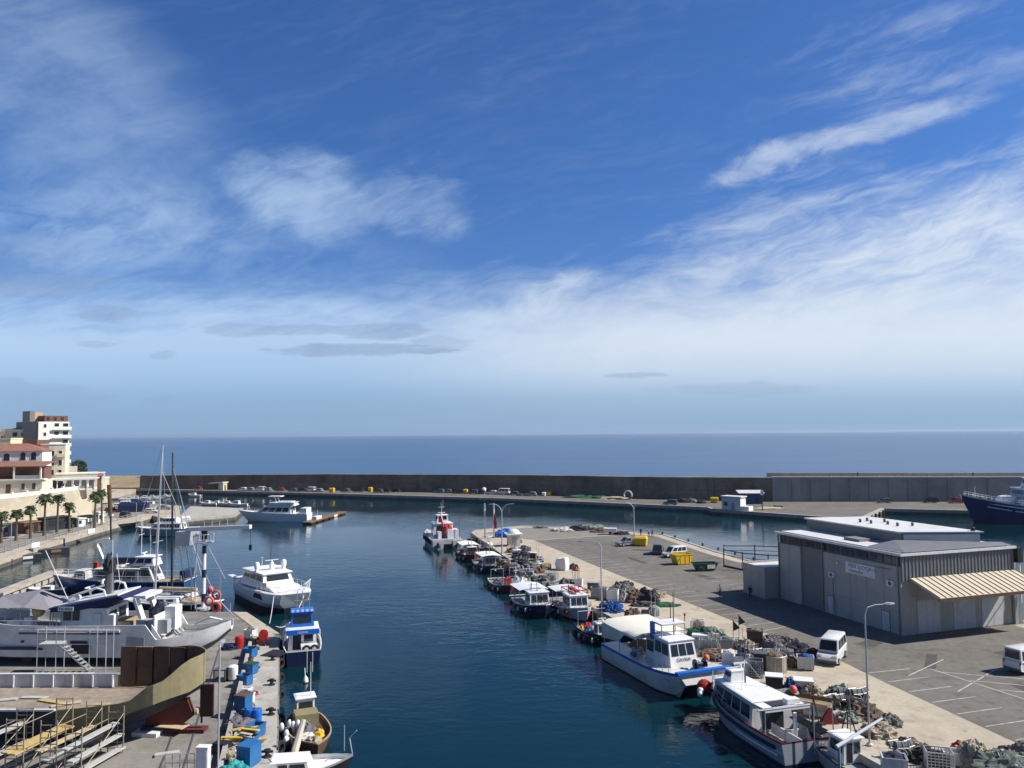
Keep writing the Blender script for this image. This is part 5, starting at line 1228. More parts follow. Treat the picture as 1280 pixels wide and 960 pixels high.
# white hoop gantry over the wheelhouse and mast clutter
m=MB()
for y in(-1.9,1.9):
    A_=lp(77,757);B_=lp(123,752);m.tube([(A_.x,y,zr+.2),(A_.x+.3,y,zr+.85),(A_.x-.15,y,zr+1.2),(B_.x+1.0,y,zr+2.0),(B_.x+.2,y,zr+1.8),(B_.x-.1,y,zr+1.0)],.11,8)
m.build('gantry','white_paint',t,True)
m=MB();A_=lp(114,740);m.tube([(A_.x,0,zr+.5),(A_.x,0,lp(114,700).z)],[.5,.35],8);m.build('funnel_mast','dark_grey',t,True)
net_on(t,A_.x,0,lp(114,716).z-.3,(.62,.6,1.6),'net_dark',61,'mast_net')
m=MB()
A_=lp(97,727);B_=lp(105,695);
m.tube([(lp(113,718).x,.2,lp(113,718).z),(lp(101,690).x,.2,lp(101,690).z),(lp(97,684).x,.2,lp(97,684).z),(lp(108,679).x,.4,lp(108,679).z),(lp(118,677.5).x,.5,lp(118,677.5).z)],[.14,.16,.2,.12,.08],7);m.build('boom','white_paint',t,True)
for p0,p1 in(((85,749),(57,688)),((141,744),(141,675)),((150,730),(146,692))):MB().tube([lp(*p0),lp(*p1)],.035,4).build('antenna','white_paint',t)
radar(t,lp(92,750).x,.6,lp(92,745).z,1.6);radar(t,lp(100,742).x,-.6,lp(100,739).z,1.3)
MB().sphere(tuple(lp(86,751)-Vector((0,1.6,0))),.28).build('radome','white_gel',t,True)
# midship gallows, winches, boxes
A_=lp(159,752);B_=lp(172,782)
m=MB();
for y in(1.4,-1.4):m.beam((A_.x,y,A_.z),(B_.x,y,B_.z-.6),.75,.3)
m.box(B_.x-.1,A_.x+.1,-1.7,1.7,A_.z,A_.z+.3);m.build('gallows','white_paint',t)
A_=lp(150,785);MB().box(A_.x-.3,A_.x+1.6,-1.0,1.7,2.85,3.9).build('wooden_hatch','wood_pale',t)
m=MB();A_=lp(190,770);B_=lp(208,770)
for k in range(3):m.box(lp(205-14*k,770).x,lp(205-14*k,770).x+1.0,1.3,2.1,2.9,4.2)
m.build('winch_house','grey_paint',t)
MB().box(lp(206,755).x,lp(192,755).x,-.9,.6,2.9,5.2).build('stern_cabin','white_paint',t)
net_on(t,lp(180,760).x,-.5,2.9,(1.3,1.2,2.4),'net_navy',62)
winch(t,lp(196,770).x,.2,2.9,'galv',1.3);winch(t,lp(136,780).x,1.2,2.9,'galv',1.1)
MB().box(lp(131,775).x-.4,lp(131,775).x+.6,1.4,2.2,2.9,4.7).build('locker','white_paint',t)
for px,py,y in((240,762,-1.2),(247,755,-1.7),(252,768,-.8)):
    p=lp(px,py);MB().torus((0,0,0),.42,.13,'y',16,7).build('lifebuoy','coral',t,True,(p.x,y,p.z))
m=MB();A_=lp(232,800);m.tube([(-L_/2+.6,-1.4,4.0),(-L_/2+2.2,-2.2,5.1),(-L_/2+5.0,-2.6,4.9)],.07,6);m.tube([(-L_/2+.6,1.0,4.0),(-L_/2+1.6,1.6,4.4),(-L_/2+3.0,1.9,3.8)],.10,6)
for k in range(4):m.tube([(-L_/2+1+1.3*k,-1.9-.2*k,3.4),(-L_/2+1+1.3*k,-1.9-.2*k,5.0)],.04,5)
m.build('stern_railing','galv',t)
mast(t,lp(256,770).x,-1,2.6,lp(256,728).z,.05,(),'steel',ant=1)
# fore part at the left: grey awning, white lockers, yellow buoy
A_=lp(-30,760);B_=lp(52,760)
m=MB();m.prism([(B_.x,-2.6),(A_.x,-2.6),(A_.x,2.6),(B_.x,2.6)],lambda p:lp(20,762).z,lambda p:lp(20,762).z+.1);
m=MB();zz=lp(20,757).z
m.loft([[(B_.x-.3,-2.8,zz-.5),(B_.x-.3,2.6,zz-.7),(B_.x-.3,0,zz-.1)],[(lp(22,757).x,-2.8,zz-.3),(lp(22,757).x,2.6,zz-.4),(lp(22,757).x,0,zz+.9)],[(A_.x,-2.8,zz-.5),(A_.x,2.6,zz-.5),(A_.x,0,zz+.2)]]);m.build('awning','canvas_grey',t)
m=MB()
for px in(-5,15,36,54):
    for y in(-2.4,2.4):m.tube([(lp(px,780).x,y,2.8),(lp(px,780).x,y,zz-.4)],.05,5)
for z in(3.6,4.2):m.tube([(lp(-8,780).x,2.7,z),(lp(58,780).x,2.7,z)],.04,5)
m.build('awning_frame','galv',t)
MB().sphere((lp(35,768).x,1.9,lp(35,768).z),.62,12,8).build('buoy','plank',t,True)
MB().box(lp(31,785).x,lp(21,785).x,1.6,2.5,2.85,lp(25,774).z-.1).build('deck_locker','white_paint',t);MB().box(lp(20,785).x,lp(-4,785).x,1.0,2.3,2.85,lp(10,778).z-.2).build('deck_locker','trawler_white',t)
m=MB()
for k,z in enumerate((3.5,4.0,4.5)):m.tube([(lp(57,780).x,2.3,z),(lp(68,780).x,2.3,z)],.05,5)
for px in(57,62,68):m.tube([(lp(px,780).x,2.3,2.85),(lp(px,780).x,2.3,4.9)],.05,5)
m.build('deck_rail','galv',t)
# cradle blocks below
for k,px in enumerate((20,70,120,170,215)):
    p=tp(px,833);o=tag(MB().box(-.5,.5,-1.4,1.4,0,.62).build('keel_block','wood',None,False,(p.x,Yt+3.1,1.4)),'heavy timber keel block under the white trawler','block','timber blocks under the trawler')
# access stairs and rail tower against the trawler side
a=at(101,838,1.4);t=thing('access_stairs','steel access stairs and platform leaning on the white trawler side','stairs',(a.x,Yt-2.0,1.4))
m=MB()
for k in range(9):m.box(-1.6+.32*k,-1.25+.32*k,-.5,.3,2.7-.3*k,2.76-.3*k)
for y in(-.5,.3):m.beam((-1.7,y,2.8),(1.4,y,.1),.06,.12)
m.build('flight','galv',t)
m=MB()
for x in(-3.6,-1.8,1.4,3.0):
    for y in(-.6,.8):m.tube([(x,y,0),(x,y,4.2)],.045,5)
for z in(2.8,3.3,3.9):m.tube([(-3.6,-.6,z),(3.0,-.6,z)],.04,5)
m.build('frame','galv',t);MB().box(-3.6,-1.6,-.6,.8,2.72,2.8).build('platform','plank_grey',t)
# ---- khaki bulwarked hull under repair in front
L2=28.;X2=-24.9
t=thing('repair_hull','old navy hull under repair with a khaki bulwark rising at its stern','boat',(X2-L2/2,61.4,1.45),R(180-1))
# local x: +x to the left of the picture, +y towards the viewer, stern at -L2/2
PAL['hull_worn']=((.010,.014,.034),dict(rough=.65,var=.3,scale=.8,stain=(.06,.075,.085),stain_amt=.7,stain_scale=.45))
def sm(a,b,x):
    q=min(1,max(0,(x-a)/(b-a)));return q*q*(3-2*q)
def zs_(d,near):
    if near:return 2.58+.9*max(0,(10.5-d)/8.5)**1.6*(1 if d<10.5 else 0)*.9+.95*sm(3.6,1.6,d)+1.05*sm(1.3,-.6,d)
    return (5.55+.3*sm(3,-.6,d)) if d<7.0 else 3.35
def zb_(d):return (2.58-1.7+2.5*sm(8.6,-.9,d)) if d<8.6 else 2.45
ds=[-.95,-.9,-.75,-.45,0,.5,1.0,1.5,2.0,2.6,3.2,4,5,6,6.99,7.01,8,8.59,8.61,10,11.5,13,16,20,24,28]
m=MB();rings=[]
for d in ds:
    x=-L2/2+d;b=max(.05,3.12*min(1,((d+.95)/2.5)**.5 if d>-.95 else 0));bb=3.12*min(1,(max(0,d+.95)/7.)**.62)
    zk=.35+3.0*max(0,1-(d+.95)/6.5)**1.4;zw=max(zk+.2,1.0+2.2*max(0,1-(d+.95)/9.)**1.3)
    half=[]
    for nearside in(True,False):
        zs=zs_(d,nearside);zb=max(zw+.1,min(zb_(d),zs-.15));th=min(.14,b*.5)
        pr=[(b-th,2.35+ (1.2*sm(6,-.5,d))),(b-th,zs),(b,zs),(b*.985,zb),(b*.35+max(bb,.04)*.6,zw),(max(bb*.62,.03),zk*.6+zw*.4),(.03,zk)]
        half.append(pr)
    rings.append([(x,y,z) for y,z in half[0]]+[(x,-y,z) for y,z in half[1][::-1]])
nb=14
for r_ in rings:m.v.extend(r_)
for i in range(len(ds)-1):
    d=(ds[i]+ds[i+1])/2
    for j in range(nb-1):
        ns_=j<7;jj=j if ns_ else nb-2-j
        if jj==0:k=3 if (d<7 and not ns_) else (0 if d<8.6 else 4)
        elif jj==1:k=0 if (d<8.6 and ns_) or d<7 else 4
        elif jj==2:k=0 if (d<8.6 and ns_) or d<7 else 4
        elif jj==3:k=1
        else:k=1 if jj<5 else 2
        if jj==2 and d>8.6:k=1
        m.f.append((i*nb+j,(i+1)*nb+j,(i+1)*nb+j+1,i*nb+j+1));m.mi.append(k)
m.build('hull',['khaki','hull_worn','dark_grey','brown','white_paint'],t,False)
d_=MB()
for i in range(len(ds)):
    r_=rings[i];z=r_[0][2]+.02;d_.v.append((r_[0][0],r_[0][1],z));d_.v.append((r_[0][0],r_[-1][1],z))
for i in range(len(ds)-1):d_.f.append((2*i,2*i+1,2*i+3,2*i+2));d_.mi.append(0)
d_.build('deck','deck_wood',t)
for k in range(11):MB().box(-L2/2+7.6+1.62*k,-L2/2+7.72+1.62*k,-2.97,-2.80,2.4,3.33).build('rib','white_paint',t)
MB().box(-L2/2+7.2,L2/2,-3.16,-2.90,3.36,3.46).build('cap_rail','white_paint',t)
MB().box(-L2/2+7.3,L2/2,-2.975,-2.96,2.38,3.33).build('bulwark_panel','light_grey',t)
MB().box(-L2/2+8.7,L2/2,3.0,3.2,2.59,2.72).build('cap_rail','white_paint',t)
MB().box(8.6,9.2,-2.9,2.9,2.4,3.7).build('white_bulkhead','white_paint',t)
for k in range(5):
    x=-L2/2+.25+1.36*k;MB().cbox((x+.62,-2.72+.10*max(0,2-k),4.15),(1.2,.1,3.0-.1*(k%2)),R(2*k-6)).build('bulwark_board','brown',t)
for k,(x,y,l,c) in enumerate(((-3.5,.6,2.4,'plank'),(-1.6,-.3,2.0,'plank_grey'),(1.0,.4,3.0,'plank_grey'),(-5.0,1.2,2.0,'tan'))):MB().cbox((x,y,2.45),(l,.5,.07),R(18*k-20)).build('loose_board',c,t)
PAL['rudder_red']=((.05,.015,.015),dict(rough=.7,var=.3,scale=2))
MB().box(-L2/2-1.75,-L2/2-.75,-.12,.12,1.1,3.5).build('rudder','rudder_red',t)
m=MB();m.tube([(-L2/2-.85,0,.6),(-L2/2-.85,0,3.6)],.08,8);m.build('rudder_stock','rudder_red',t,True)
m=MB();m.xprism([(-L2/2-.3,1.2),(-L2/2+.9,.3),(-L2/2+3.4,.3),(-L2/2+3.4,1.2),(-L2/2+2.0,2.0),(-L2/2+.2,2.5)],-.25,.25);m.build('keel_fin','oxide',t)
MB().lathe([(.05,-.2),(.3,-.12),(.3,.12),(.05,.2)],10,(-L2/2-.5,0,1.5),'x').build('propeller_hub','tan',t)
MB().cbox((0,0,0),(3.2,.9,.25)).build('support_plank','oxide',t,loc=(-L2/2+.4,0,.13))
# timber and steel props
for px,py,w,h_,lb,c in((107,935,1.5,4.3,'tall brown timber prop box under the khaki bulwark','wood_pale'),(128,893,1.6,3.0,'khaki wedge prop holding the hull quarter','khaki')):
    p=at(px,py,1.4);tag(MB().loft([[(-w/2,-.6,0),(w/2,-.6,0),(w/2,.6,0),(-w/2,.6,0)],[(-w*.32,-.35,h_*.62),(w*.62,-.35,h_*.62),(w*.62,.5,h_*.62),(-w*.32,.5,h_*.62)]]).build('timber_prop',c,None,False,(p.x,p.y+1.2,1.4)),lb,'prop')
# ---- scaffold bays
def scaffold(label,n0,f0,w,zt,boards,seed,zb=1.4):
    """n0 near frame ground point, f0 far frame ground point"""
    n0=Vector(n0);f0=Vector(f0);t=thing('scaffold_bay',label,'scaffold',(n0.x,n0.y,zb),0,'scaffold bays around the old hull')
    d=(f0-n0)
    for q in(Vector((0,0,0)),d):
        m=MB();H_=zt-zb
        for x in(0,w):m.tube([(q.x+x,q.y,0),(q.x+x,q.y,H_)],.05,6)
        m.tube([(q.x+w*.62,q.y,.2),(q.x+w*.62,q.y,H_-.3)],.03,5)
        z=.35
        while z<H_-.05:m.tube([(q.x,q.y,z),(q.x+w,q.y,z)],.034,5);z+=.42
        m.build('frame','scaffold',t)
    MB().tube([(w,0,.3),(d.x+w,d.y,zt-zb-.5)],.03,5).build('brace','scaffold',t);MB().tube([(0,0,zt-zb-.9),(d.x,d.y,zt-zb-.9)],.03,5).build('guard_rail','scaffold',t)
    for z,c,x in boards:MB().box(-.26+x,.26+x,-.45,d.y+.5,z-.05,z+.05).build('board',c,t,rz=-math.atan2(d.x,d.y),loc=(0,0,0))
    return t
def g2(px,py,z=1.4):
    v=at(px,py,z);return (v.x,v.y,0)
scaffold('scaffold bay with a bright yellow plank nearest the left edge',(-34.1,53.4,0),(-33.2,57.6,0),1.2,5.2,[(1.75,'plank',.35),(1.7,'plank',.95)],1)
scaffold('scaffold bay with a wide tan plank in the middle of the row',(-31.9,53.6,0),(-30.9,57.4,0),1.1,5.0,[(1.75,'tan',.3),(1.2,'plank_grey',.9)],2)
scaffold('rightmost scaffold bay with three grey planks',(-30.0,53.2,0),(-29.2,57.2,0),1.1,4.7,[(2.0,'plank_grey',.3),(1.25,'plank_grey',.75),(.35,'plank_grey',.9)],3)
scaffold('scaffold bay cut by the left edge of the picture',(-37.2,54.2,0),(-36.3,58,0),1.2,4.4,[(1.9,'plank_grey',.4),(.6,'plank_grey',.8)],4)
# sheets of wood, tarpaulins on the yard
p=at(200,917,1.4);t=thing('board_pile','stack of white and blue boards with a pale plywood sheet','pile',(p.x,p.y,1.4))
MB().cbox((-.8,-.1,.15),(2.0,1.3,.3),R(-8)).build('foam_slab','white_paint',t);MB().cbox((-.4,.35,.42),(2.2,.9,.16),R(10)).build('blue_board','canvas_blue',t);MB().cbox((.9,.1,.56),(2.4,1.1,.06),R(-14)).build('plywood','tan',t)
p=at(209,944,1.4);tag(MB().cbox((0,0,.09),(1.6,.5,.18),R(20)).build('plank','plank_grey',None,False,p),'single grey plank lying on the wet yard below the plywood','plank')
# ---- items on the lower yard beside the wall
def drum(label,p,c,r=.3,h=.9,cat='drum'):
    t=thing('drum',label,cat,p);MB().lathe([(r*.96,0),(r,.02),(r,h*.32),(r*1.06,h*.335),(r,h*.35),(r,h*.65),(r*1.06,h*.665),(r,h*.68),(r,h*.98),(r*.96,h)],14).build('body',c,t,True);MB().lathe([(r*.9,h-.03),(r*.9,h+.004)],14).build('lid',c,t);return t
drum('red steel drum standing beside the low wall',at(299,810,1.42),'red',.45,1.25)
tag(MB().blob((0,0,0),(1.0,.7,.55),31,16,7,.3).build('tarpaulin_heap','canvas_blue',None,False,at(287,811,1.42)),'crumpled blue tarpaulin beside the red drum','tarpaulin')
p=at(291,850,1.42);t=thing('white_tank','white plastic tank on a dark frame in the lower yard','tank',p);MB().lathe([(.42,.1),(.45,.2),(.45,1.25),(.3,1.35)],14).build('body','white_paint',t,True);m=MB();m.box(-1.6,-.5,-.6,.5,0,.12);m.box(-1.6,-1.5,-.6,.5,0,1.1);m.box(-.6,-.5,-.6,.5,0,1.1);m.box(-1.6,-.5,-.6,-.5,1.0,1.1);m.build('frame','dark_grey',t)
p=at(254,963,1.42);t=thing('electric_cabinet','white upright electric cabinet at the bottom edge of the yard','cabinet',p,R(-5));MB().box(-.4,.4,-.25,.25,0,1.55).build('body','white_paint',t);MB().box(-.33,.33,-.275,-.25,.15,1.35).build('door','white_gel',t);MB().box(-.45,.45,-.3,.3,1.55,1.62).build('roof','white_paint',t)
p=at(243,965,1.42);t=thing('yard_railing','light steel railing left of the white cabinet','railing',p);m=MB()
for k in range(5):m.tube([(-2.0+.5*k,0,0),(-2.0+.5*k,0,1.2)],.03,5)
m.tube([(-2.0,0,1.2),(0,0,1.2)],.03,5);m.tube([(-2.0,0,.6),(0,0,.6)],.03,5);m.build('rail','galv',t)
p=at(272,990,1.42);t=lamp_single('tall slim lamp post rising from the bottom edge of the boatyard',p.x,p.y,1.42,atY(273,806,p.y).z-1.42,R(100),.5,r0=.065)
p=at(277,940,1.42);tag(MB().cbox((0,0,.35),(1.1,.8,.7),R(-15)).build('black_crate','black',None,False,p),'black crate against the yard side of the low wall','crate')
# ---- boxes along the narrow quay
def bin_(label,px,py,w,d,h,c,rz=-17,name='storage_bin',cat='bin',group=None,z=1.53,lid=None,fill=None,p=None):
    t=thing(name,label,cat,p if p is not None else at(px,py,z),R(rz),group);a=.06
    if z==1.53:w,d,h=w*.86,d*.86,h*.9
    m=MB();m.box(-w/2,w/2,-d/2,-d/2+a,.1,h);m.box(-w/2,w/2,d/2-a,d/2,.1,h);m.box(-w/2,-w/2+a,-d/2+a,d/2-a,.1,h);m.box(w/2-a,w/2,-d/2+a,d/2-a,.1,h);m.box(-w/2+a,w/2-a,-d/2+a,d/2-a,.1,.18)
    for k in range(3):
        x=-w/2+w*(k+.5)/3;m.box(x-.04,x+.04,-d/2-.03,-d/2,.12,h-.08);m.box(x-.04,x+.04,d/2,d/2+.03,.12,h-.08)
    m.build('body',c,t)
    m=MB();b=.035
    m.box(-w/2-b,w/2+b,-d/2-b,-d/2,h-.09,h+.03);m.box(-w/2-b,w/2+b,d/2,d/2+b,h-.09,h+.03);m.box(-w/2-b,-w/2,-d/2,d/2,h-.09,h+.03);m.box(w/2,w/2+b,-d/2,d/2,h-.09,h+.03);m.build('rim',c,t)
    m=MB()
    for x in(-w*.36,0,w*.36):m.box(x-.06,x+.06,-d/2+.02,d/2-.02,0,.1)
    m.build('skid',c,t)
    if lid:MB().box(-w/2-.05,w/2+.05,-d/2-.05,d/2+.05,h+.035,h+.11).build('lid',lid,t)
    if fill:
        tag(MB().blob((0,0,0),(w*.44,d*.44,.35),int(px*7)%97,14,6,.3,2.6).build('net_heap',fill[0],None,False,t.location+Vector((0,0,h-.12))),fill[1],'net')
    return t
def crates(label,px,py,c,n,w=.6,d=.45,h=.26,rz=-17,group='fish crates on the narrow quay',z=1.53):
    p=at(px,py,z)
    for k in range(n):
        t=thing('fish_crate',label[k] if isinstance(label,list) else label,'crate',p+Vector((.03*((k*7)%3-1),.02*((k*5)%3-1),k*(h+.01))),R(rz+((k*37)%11-5)),group)
        m=MB();a=.03;m.box(-w/2,w/2,-d/2,-d/2+a,.02,h);m.box(-w/2,w/2,d/2-a,d/2,.02,h);m.box(-w/2,-w/2+a,-d/2+a,d/2-a,.02,h);m.box(w/2-a,w/2,-d/2+a,d/2-a,.02,h);m.build('body',c,t);MB().box(-w/2+a,w/2-a,-d/2+a,d/2-a,0,.04).build('base',c,t)
def heap(label,px,py,r,c,seed,z=1.53,cat='net',name='net_heap',rz=0.,rough=.35,p=None):
    m=MB().blob((0,0,0),r,seed,42,16,rough,2.4);rr=random.Random(seed);n0=len(m.v)
    if cat=='net':
        m.m(1);top=[v for v in m.v[:n0] if v[2]>r[2]*.12]
        for k in range(int(4+3*r[0])):
            v=rr.choice(top);q=.05+.05*rr.random();m.sphere((v[0]*1.02,v[1]*1.02,v[2]+.01),(q*1.5,q,q),6,4)
        for k in range(2):
            a0=rr.uniform(0,6.3);pts=[]
            for i in range(9):
                a=a0+rr.uniform(.25,.45)*i;f=.55+.4*math.sin(a0+i*.6);hh=r[2]*math.sqrt(max(0,1-f*f))*1.08
                pts.append((r[0]*f*math.cos(a),r[1]*f*math.sin(a),hh+.03))
            m.tube(pts,.022,4)
        m.m(0)
    fl={'net_dark':'net_beige','net_white':'net_dark','net_beige':'brown','net_green':'net_dark','net_blue':'net_white'}.get(c,('net_white','tan','net_dark')[seed%3])
    return tag(m.build(name,[c,fl],None,False,at(px,py,z) if p is None else p,rz),label,cat)
bin_('white bin at the far end of the narrow quay',313,797,1.3,1.1,1.0,'white_paint',fill=('net_teal','teal net in the white bin at the quay end'))
bin_('green crate between the white bin and the nearest blue box',316,806,1.2,1.0,.8,'bin_green',fill=('net_mint','pale green net in the green crate'))
heap('small white net heap beside the green crate',320,803,(.6,.5,.5),'net_white',81)
p=at(329,806,1.53);t=thing('net_hauler','red wheeled net hauler on the narrow quay','machine',p,R(15));MB().box(-.7,.7,-.5,.5,.45,.65).build('chassis','dark_red',t)
for x in(-.5,.5):
    for y in(-.55,.55):MB().lathe([(.12,-.06),(.26,-.05),(.26,.05),(.12,.06)],12,(x,y,.26),'y').build('wheel','rubber',t)
MB().lathe([(.5,-.4),(.5,-.34),(.22,-.3),(.22,.3),(.5,.34),(.5,.4)],14,(0,0,1.05),'y').build('drum','red',t,True)
tag(MB().box(-1.05,1.05,-1.2,1.2,0,.05).build('steel_plate','black',None,False,at(344.5,817,1.53),R(-17)),'square black steel plate lying at the water edge','plate')
BB='blue bins on the narrow quay'
bin_('bright blue bin nearest the red net hauler',312.5,821,1.3,1.15,1.0,'sky_plastic')
crates('brown and white crate pile between the two farthest blue bins',312,829,'brown',2)
bin_('blue slatted bin, second from the far end',313,842,1.3,1.1,1.0,'sky_plastic',lid='bin_green')
bin_('blue open bin with a white tray in front, third from the far end',306,856,1.25,1.1,1.0,'sky_plastic')
bin_('low white tray in front of the third blue bin',306,864,1.3,.8,.35,'white_paint',name='tray',cat='tray')
bin_('small violet box beside a white carton',306,877,.8,.7,.9,'bright_blue');bin_('white carton beside the small violet box',312.5,877,.7,.6,.8,'white_paint')
bin_('tall blue cabinet with a dull red top on the narrow quay',304,893,1.2,1.2,1.7,'net_blue' if False else 'sky_plastic',lid='brown')
crates(['blue fish crate at the bottom of the stack by the blue drums','blue fish crate in the middle of the stack by the blue drums','pale blue fish crate topping the stack by the blue drums'],307,899,'sky_plastic',3)
for i,(px,py,lb) in enumerate(((313,904,'navy blue drum left of its pair'),(321,904,'navy blue drum right of its pair'))):drum(lb,at(px,py,1.53),'bright_blue',.38,1.1)
bin_('long sky blue bin in front of the navy drums',319,921,1.1,1.5,1.0,'sky_plastic',name='storage_bin')
heap('grey blue tarpaulin spread over gear by the wall',301,909,(1.3,.9,.7),'net_purple',82,cat='tarpaulin',name='tarpaulin_heap')
t=thing('plank_pile','pile of yellow foam boards and pale planks by the wall','pile',at(303,926,1.53));rr=random.Random(3)
for k in range(11):MB().cbox((rr.uniform(-1.0,.7),rr.uniform(-.9,.9),.15+.07*k),(rr.uniform(.9,1.7),.28,.07),rr.uniform(-.7,.7)).build('board',('plank','tan','yellow','net_beige')[k%4] if k%4!=3 else 'plank',t)
bin_('blue low bin in front of the yellow boards',313,929,1.1,.9,.6,'sky_plastic')
tag(MB().loft([[(-.3,-.2,0),(.3,-.2,0),(.3,.2,0),(-.3,.2,0)],[(-.55,-.3,.25),(.75,-.3,.28),(.75,.3,.28),(-.55,.3,.25)]]).build('orange_tub','plank',None,False,at(321,928,1.53),R(20)),'small orange and white tub beside the blue low bin','tub')
t=thing('white_pallet','white plastic pallet leaning near the wall','pallet',at(298,943,1.53),R(-20));m=MB()
for k in range(4):m.box(-.6,.6,-.5+.28*k,-.36+.28*k,.35,.42)
for x in(-.5,0,.5):m.box(x-.06,x+.06,-.5,.5,0,.35)
m.build('deck','white_paint',t)
heap('heap of pale rope next to the white pallet',292,945,(.8,.6,.5),'net_beige',83,cat='rope',name='rope_heap')
t=bin_('big bright blue lidded bin near the bottom edge',311,956,1.25,1.5,1.5,'sky_plastic',lid='sky_plastic')
heap('teal tarpaulin heap at the bottom of the quay',291,968,(1.0,1.1,.7),'teal',84,cat='tarpaulin',name='tarpaulin_heap')
def bollard(label,p,s=1.,group='bollards along the narrow quay',rz=0.):
    t=thing('bollard',label,'bollard',p,rz,group);MB().lathe([(.32*s,0),(.32*s,.05),(.17*s,.1),(.14*s,.35),(.25*s,.42),(.25*s,.5),(.1*s,.56)],10).build('post','black',t,True);MB().tube([(-.4*s,0,.36*s),(.4*s,0,.36*s)],.09*s,6).build('crossbar','black',t,True);return t
for i,(px,py) in enumerate(((340.5,825),(339.5,856),(338.5,893),(334,946))):bollard('black iron mooring bollard on the narrow quay',at(px,py,1.53),1.0)
# ---- blue fishing boat against the quay (stern to the viewer)
def yard_dir():return (Vector((-26,87.7,0))-Vector((-16,54.5,0))).normalized()
YD=yard_dir();YR=Vector((YD.y,-YD.x,0))
pb=at(379,834,0);L3,B3=10.5,4.1;cen=pb+YD*(L3/2)
t=thing('blue_fishing_boat','blue fishing boat with a blue framed wheelhouse and white stern tied to the narrow quay','boat',cen,hd(YD.x,YD.y))
h=Hull(L3,B3,1.75,1.6,2.2,.8,.86,2.3,.9,.75,.16,.9);h.build(t,['white_paint','white_gel','hull_blue2' if 'hull_blue2' in PAL else 'navy','antifoul'],'deck_grey')
c=cabin(t,-2.4,.8,3.0,1.0,3.1,'white_gel','white_gel',.2,0,.1,3,2,1,.35,.14)
c2=cabin(t,-1.4,1.4,2.5,3.28,4.7,'bright_blue','bright_blue',.3,.25,.15,3,2,0,.12,.1,.25,.85,'upper_wheelhouse')
pane(c2,[(-1.34,-.95,3.6),(-1.34,.95,3.6),(-1.22,.9,4.45),(-1.22,-.9,4.45)])
MB().box(-2.95,-2.7,-1.7,1.7,2.75,3.25).build('name_board','bright_blue',t)
text('NUEVA',.34,'lettering','white_gel',t,(-2.965,0,3.0),(PI/2,0,-PI/2),.006)
MB().box(-4.9,-4.6,-.4,1.6,1.05,2.0).build('stern_box','white_gel',t) if False else MB().box(-4.0,-2.6,-1.5,.2,1.02,1.75).build('deck_box','white_gel',t)
for y in(-.35,-1.15):tyre(t,-4.35,y,1.55,.34,'x')
m=MB();m.tube([(-1.0,0,4.8),(-1.0,0,7.0)],.06,6);m.tube([(1.2,.5,4.8),(1.2,.5,6.6)],.04,5);m.tube([(1.2,-.8,4.8),(1.2,-.8,6.2)],.04,5);m.tube([(-1.0,-.9,6.0),(-1.0,.9,6.0)],.04,5);m.build('mast','steel',t)
for k in range(5):MB().cbox((-1.4,-1.0+.5*k,4.95),(.18,.26,.18)).build('deck_light','white_gel',t)
railing(h,t,.5,.95,.8,6,'white_gel')
for q in(.1,.35,.6):
    p=h.P(q,1,-.5,-.2);tyre(t,p.x,p.y,1.0,.34,'y')
# wooden boat nearer, bow to the right
cen=at(380,926,0)+Vector((.4,0,0));t=thing('wooden_boat','old brown wooden fishing boat with a small white cabin and heaps of net','boat',cen,R(-68))
h=Hull(9.6,3.4,1.0,.95,1.5,.6,.62,2.2,.6,.4,.14,.88,16,.2);h.build(t,['brown','wood_pale','brown','antifoul'],'brown')
c=cabin(t,-3.4,-2.0,1.5,.7,2.6,'white_gel','white_gel',.15,0,.06,1,1,1);MB().box(-1.98,-.4,-1.0,.8,.9,1.9).build('engine_cover','khaki',t)
net_on(t,.3,-.3,.7,(1.0,.9,.8),'net_purple',71);net_on(t,1.1,.6,.7,(.45,.4,.5),'yellow',72,'oilskin_heap');net_on(t,1.6,-.5,.7,(.9,.8,.5),'net_white',73);net_on(t,2.8,0,.8,(.8,.6,.5),'net_beige',74)
mast(t,-2.4,.4,2.7,5.4,.04,(),'white_gel',ant=2)
for q in(.2,.45,.7):
    p=h.P(q,-1,-.4,-.2);tyre(t,p.x,p.y,.7,.3,'y')
# pale launch at the bottom edge with a thick white spar
cen=at(384,970,0);t=thing('white_launch','white decked launch with a thick cream spar, cut by the bottom edge','boat',cen+Vector((0,-.5,0)),R(8))
h=Hull(6.6,3.0,1.1,1.05,1.5,.6,.8,2.3,.6,.3,.14);h.build(t,['white_gel','grey_paint','black','antifoul'],'canvas')
MB().tube([(-1.0,1.2,1.1),(-.4,2.0,3.4)],[.28,.2],8).build('spar','cream',t,True)
m=MB();m.tube([(2.6,.9,1.4),(2.6,.9,3.2)],.03,5);m.tube([(3.2,.4,1.4),(3.0,.6,2.4),(3.5,.3,3.0)],.04,5);m.build('stern_pole','galv',t)
cabin(t,-2.4,.4,2.0,.9,1.5,'white_gel','white_gel',.2,.1,.1,0,2,0,.02,.05)
t=thing('net_floats','bunch of white floats hanging by the wooden boat','floats',at(358,932,.0)+Vector((.3,0,.9)));rr=random.Random(5)
for k in range(9):MB().sphere((rr.uniform(-.7,.5),rr.uniform(-1.2,1.2),rr.uniform(-.2,.6)),(.2,.2,.32)).build('float','white_gel',t,True)
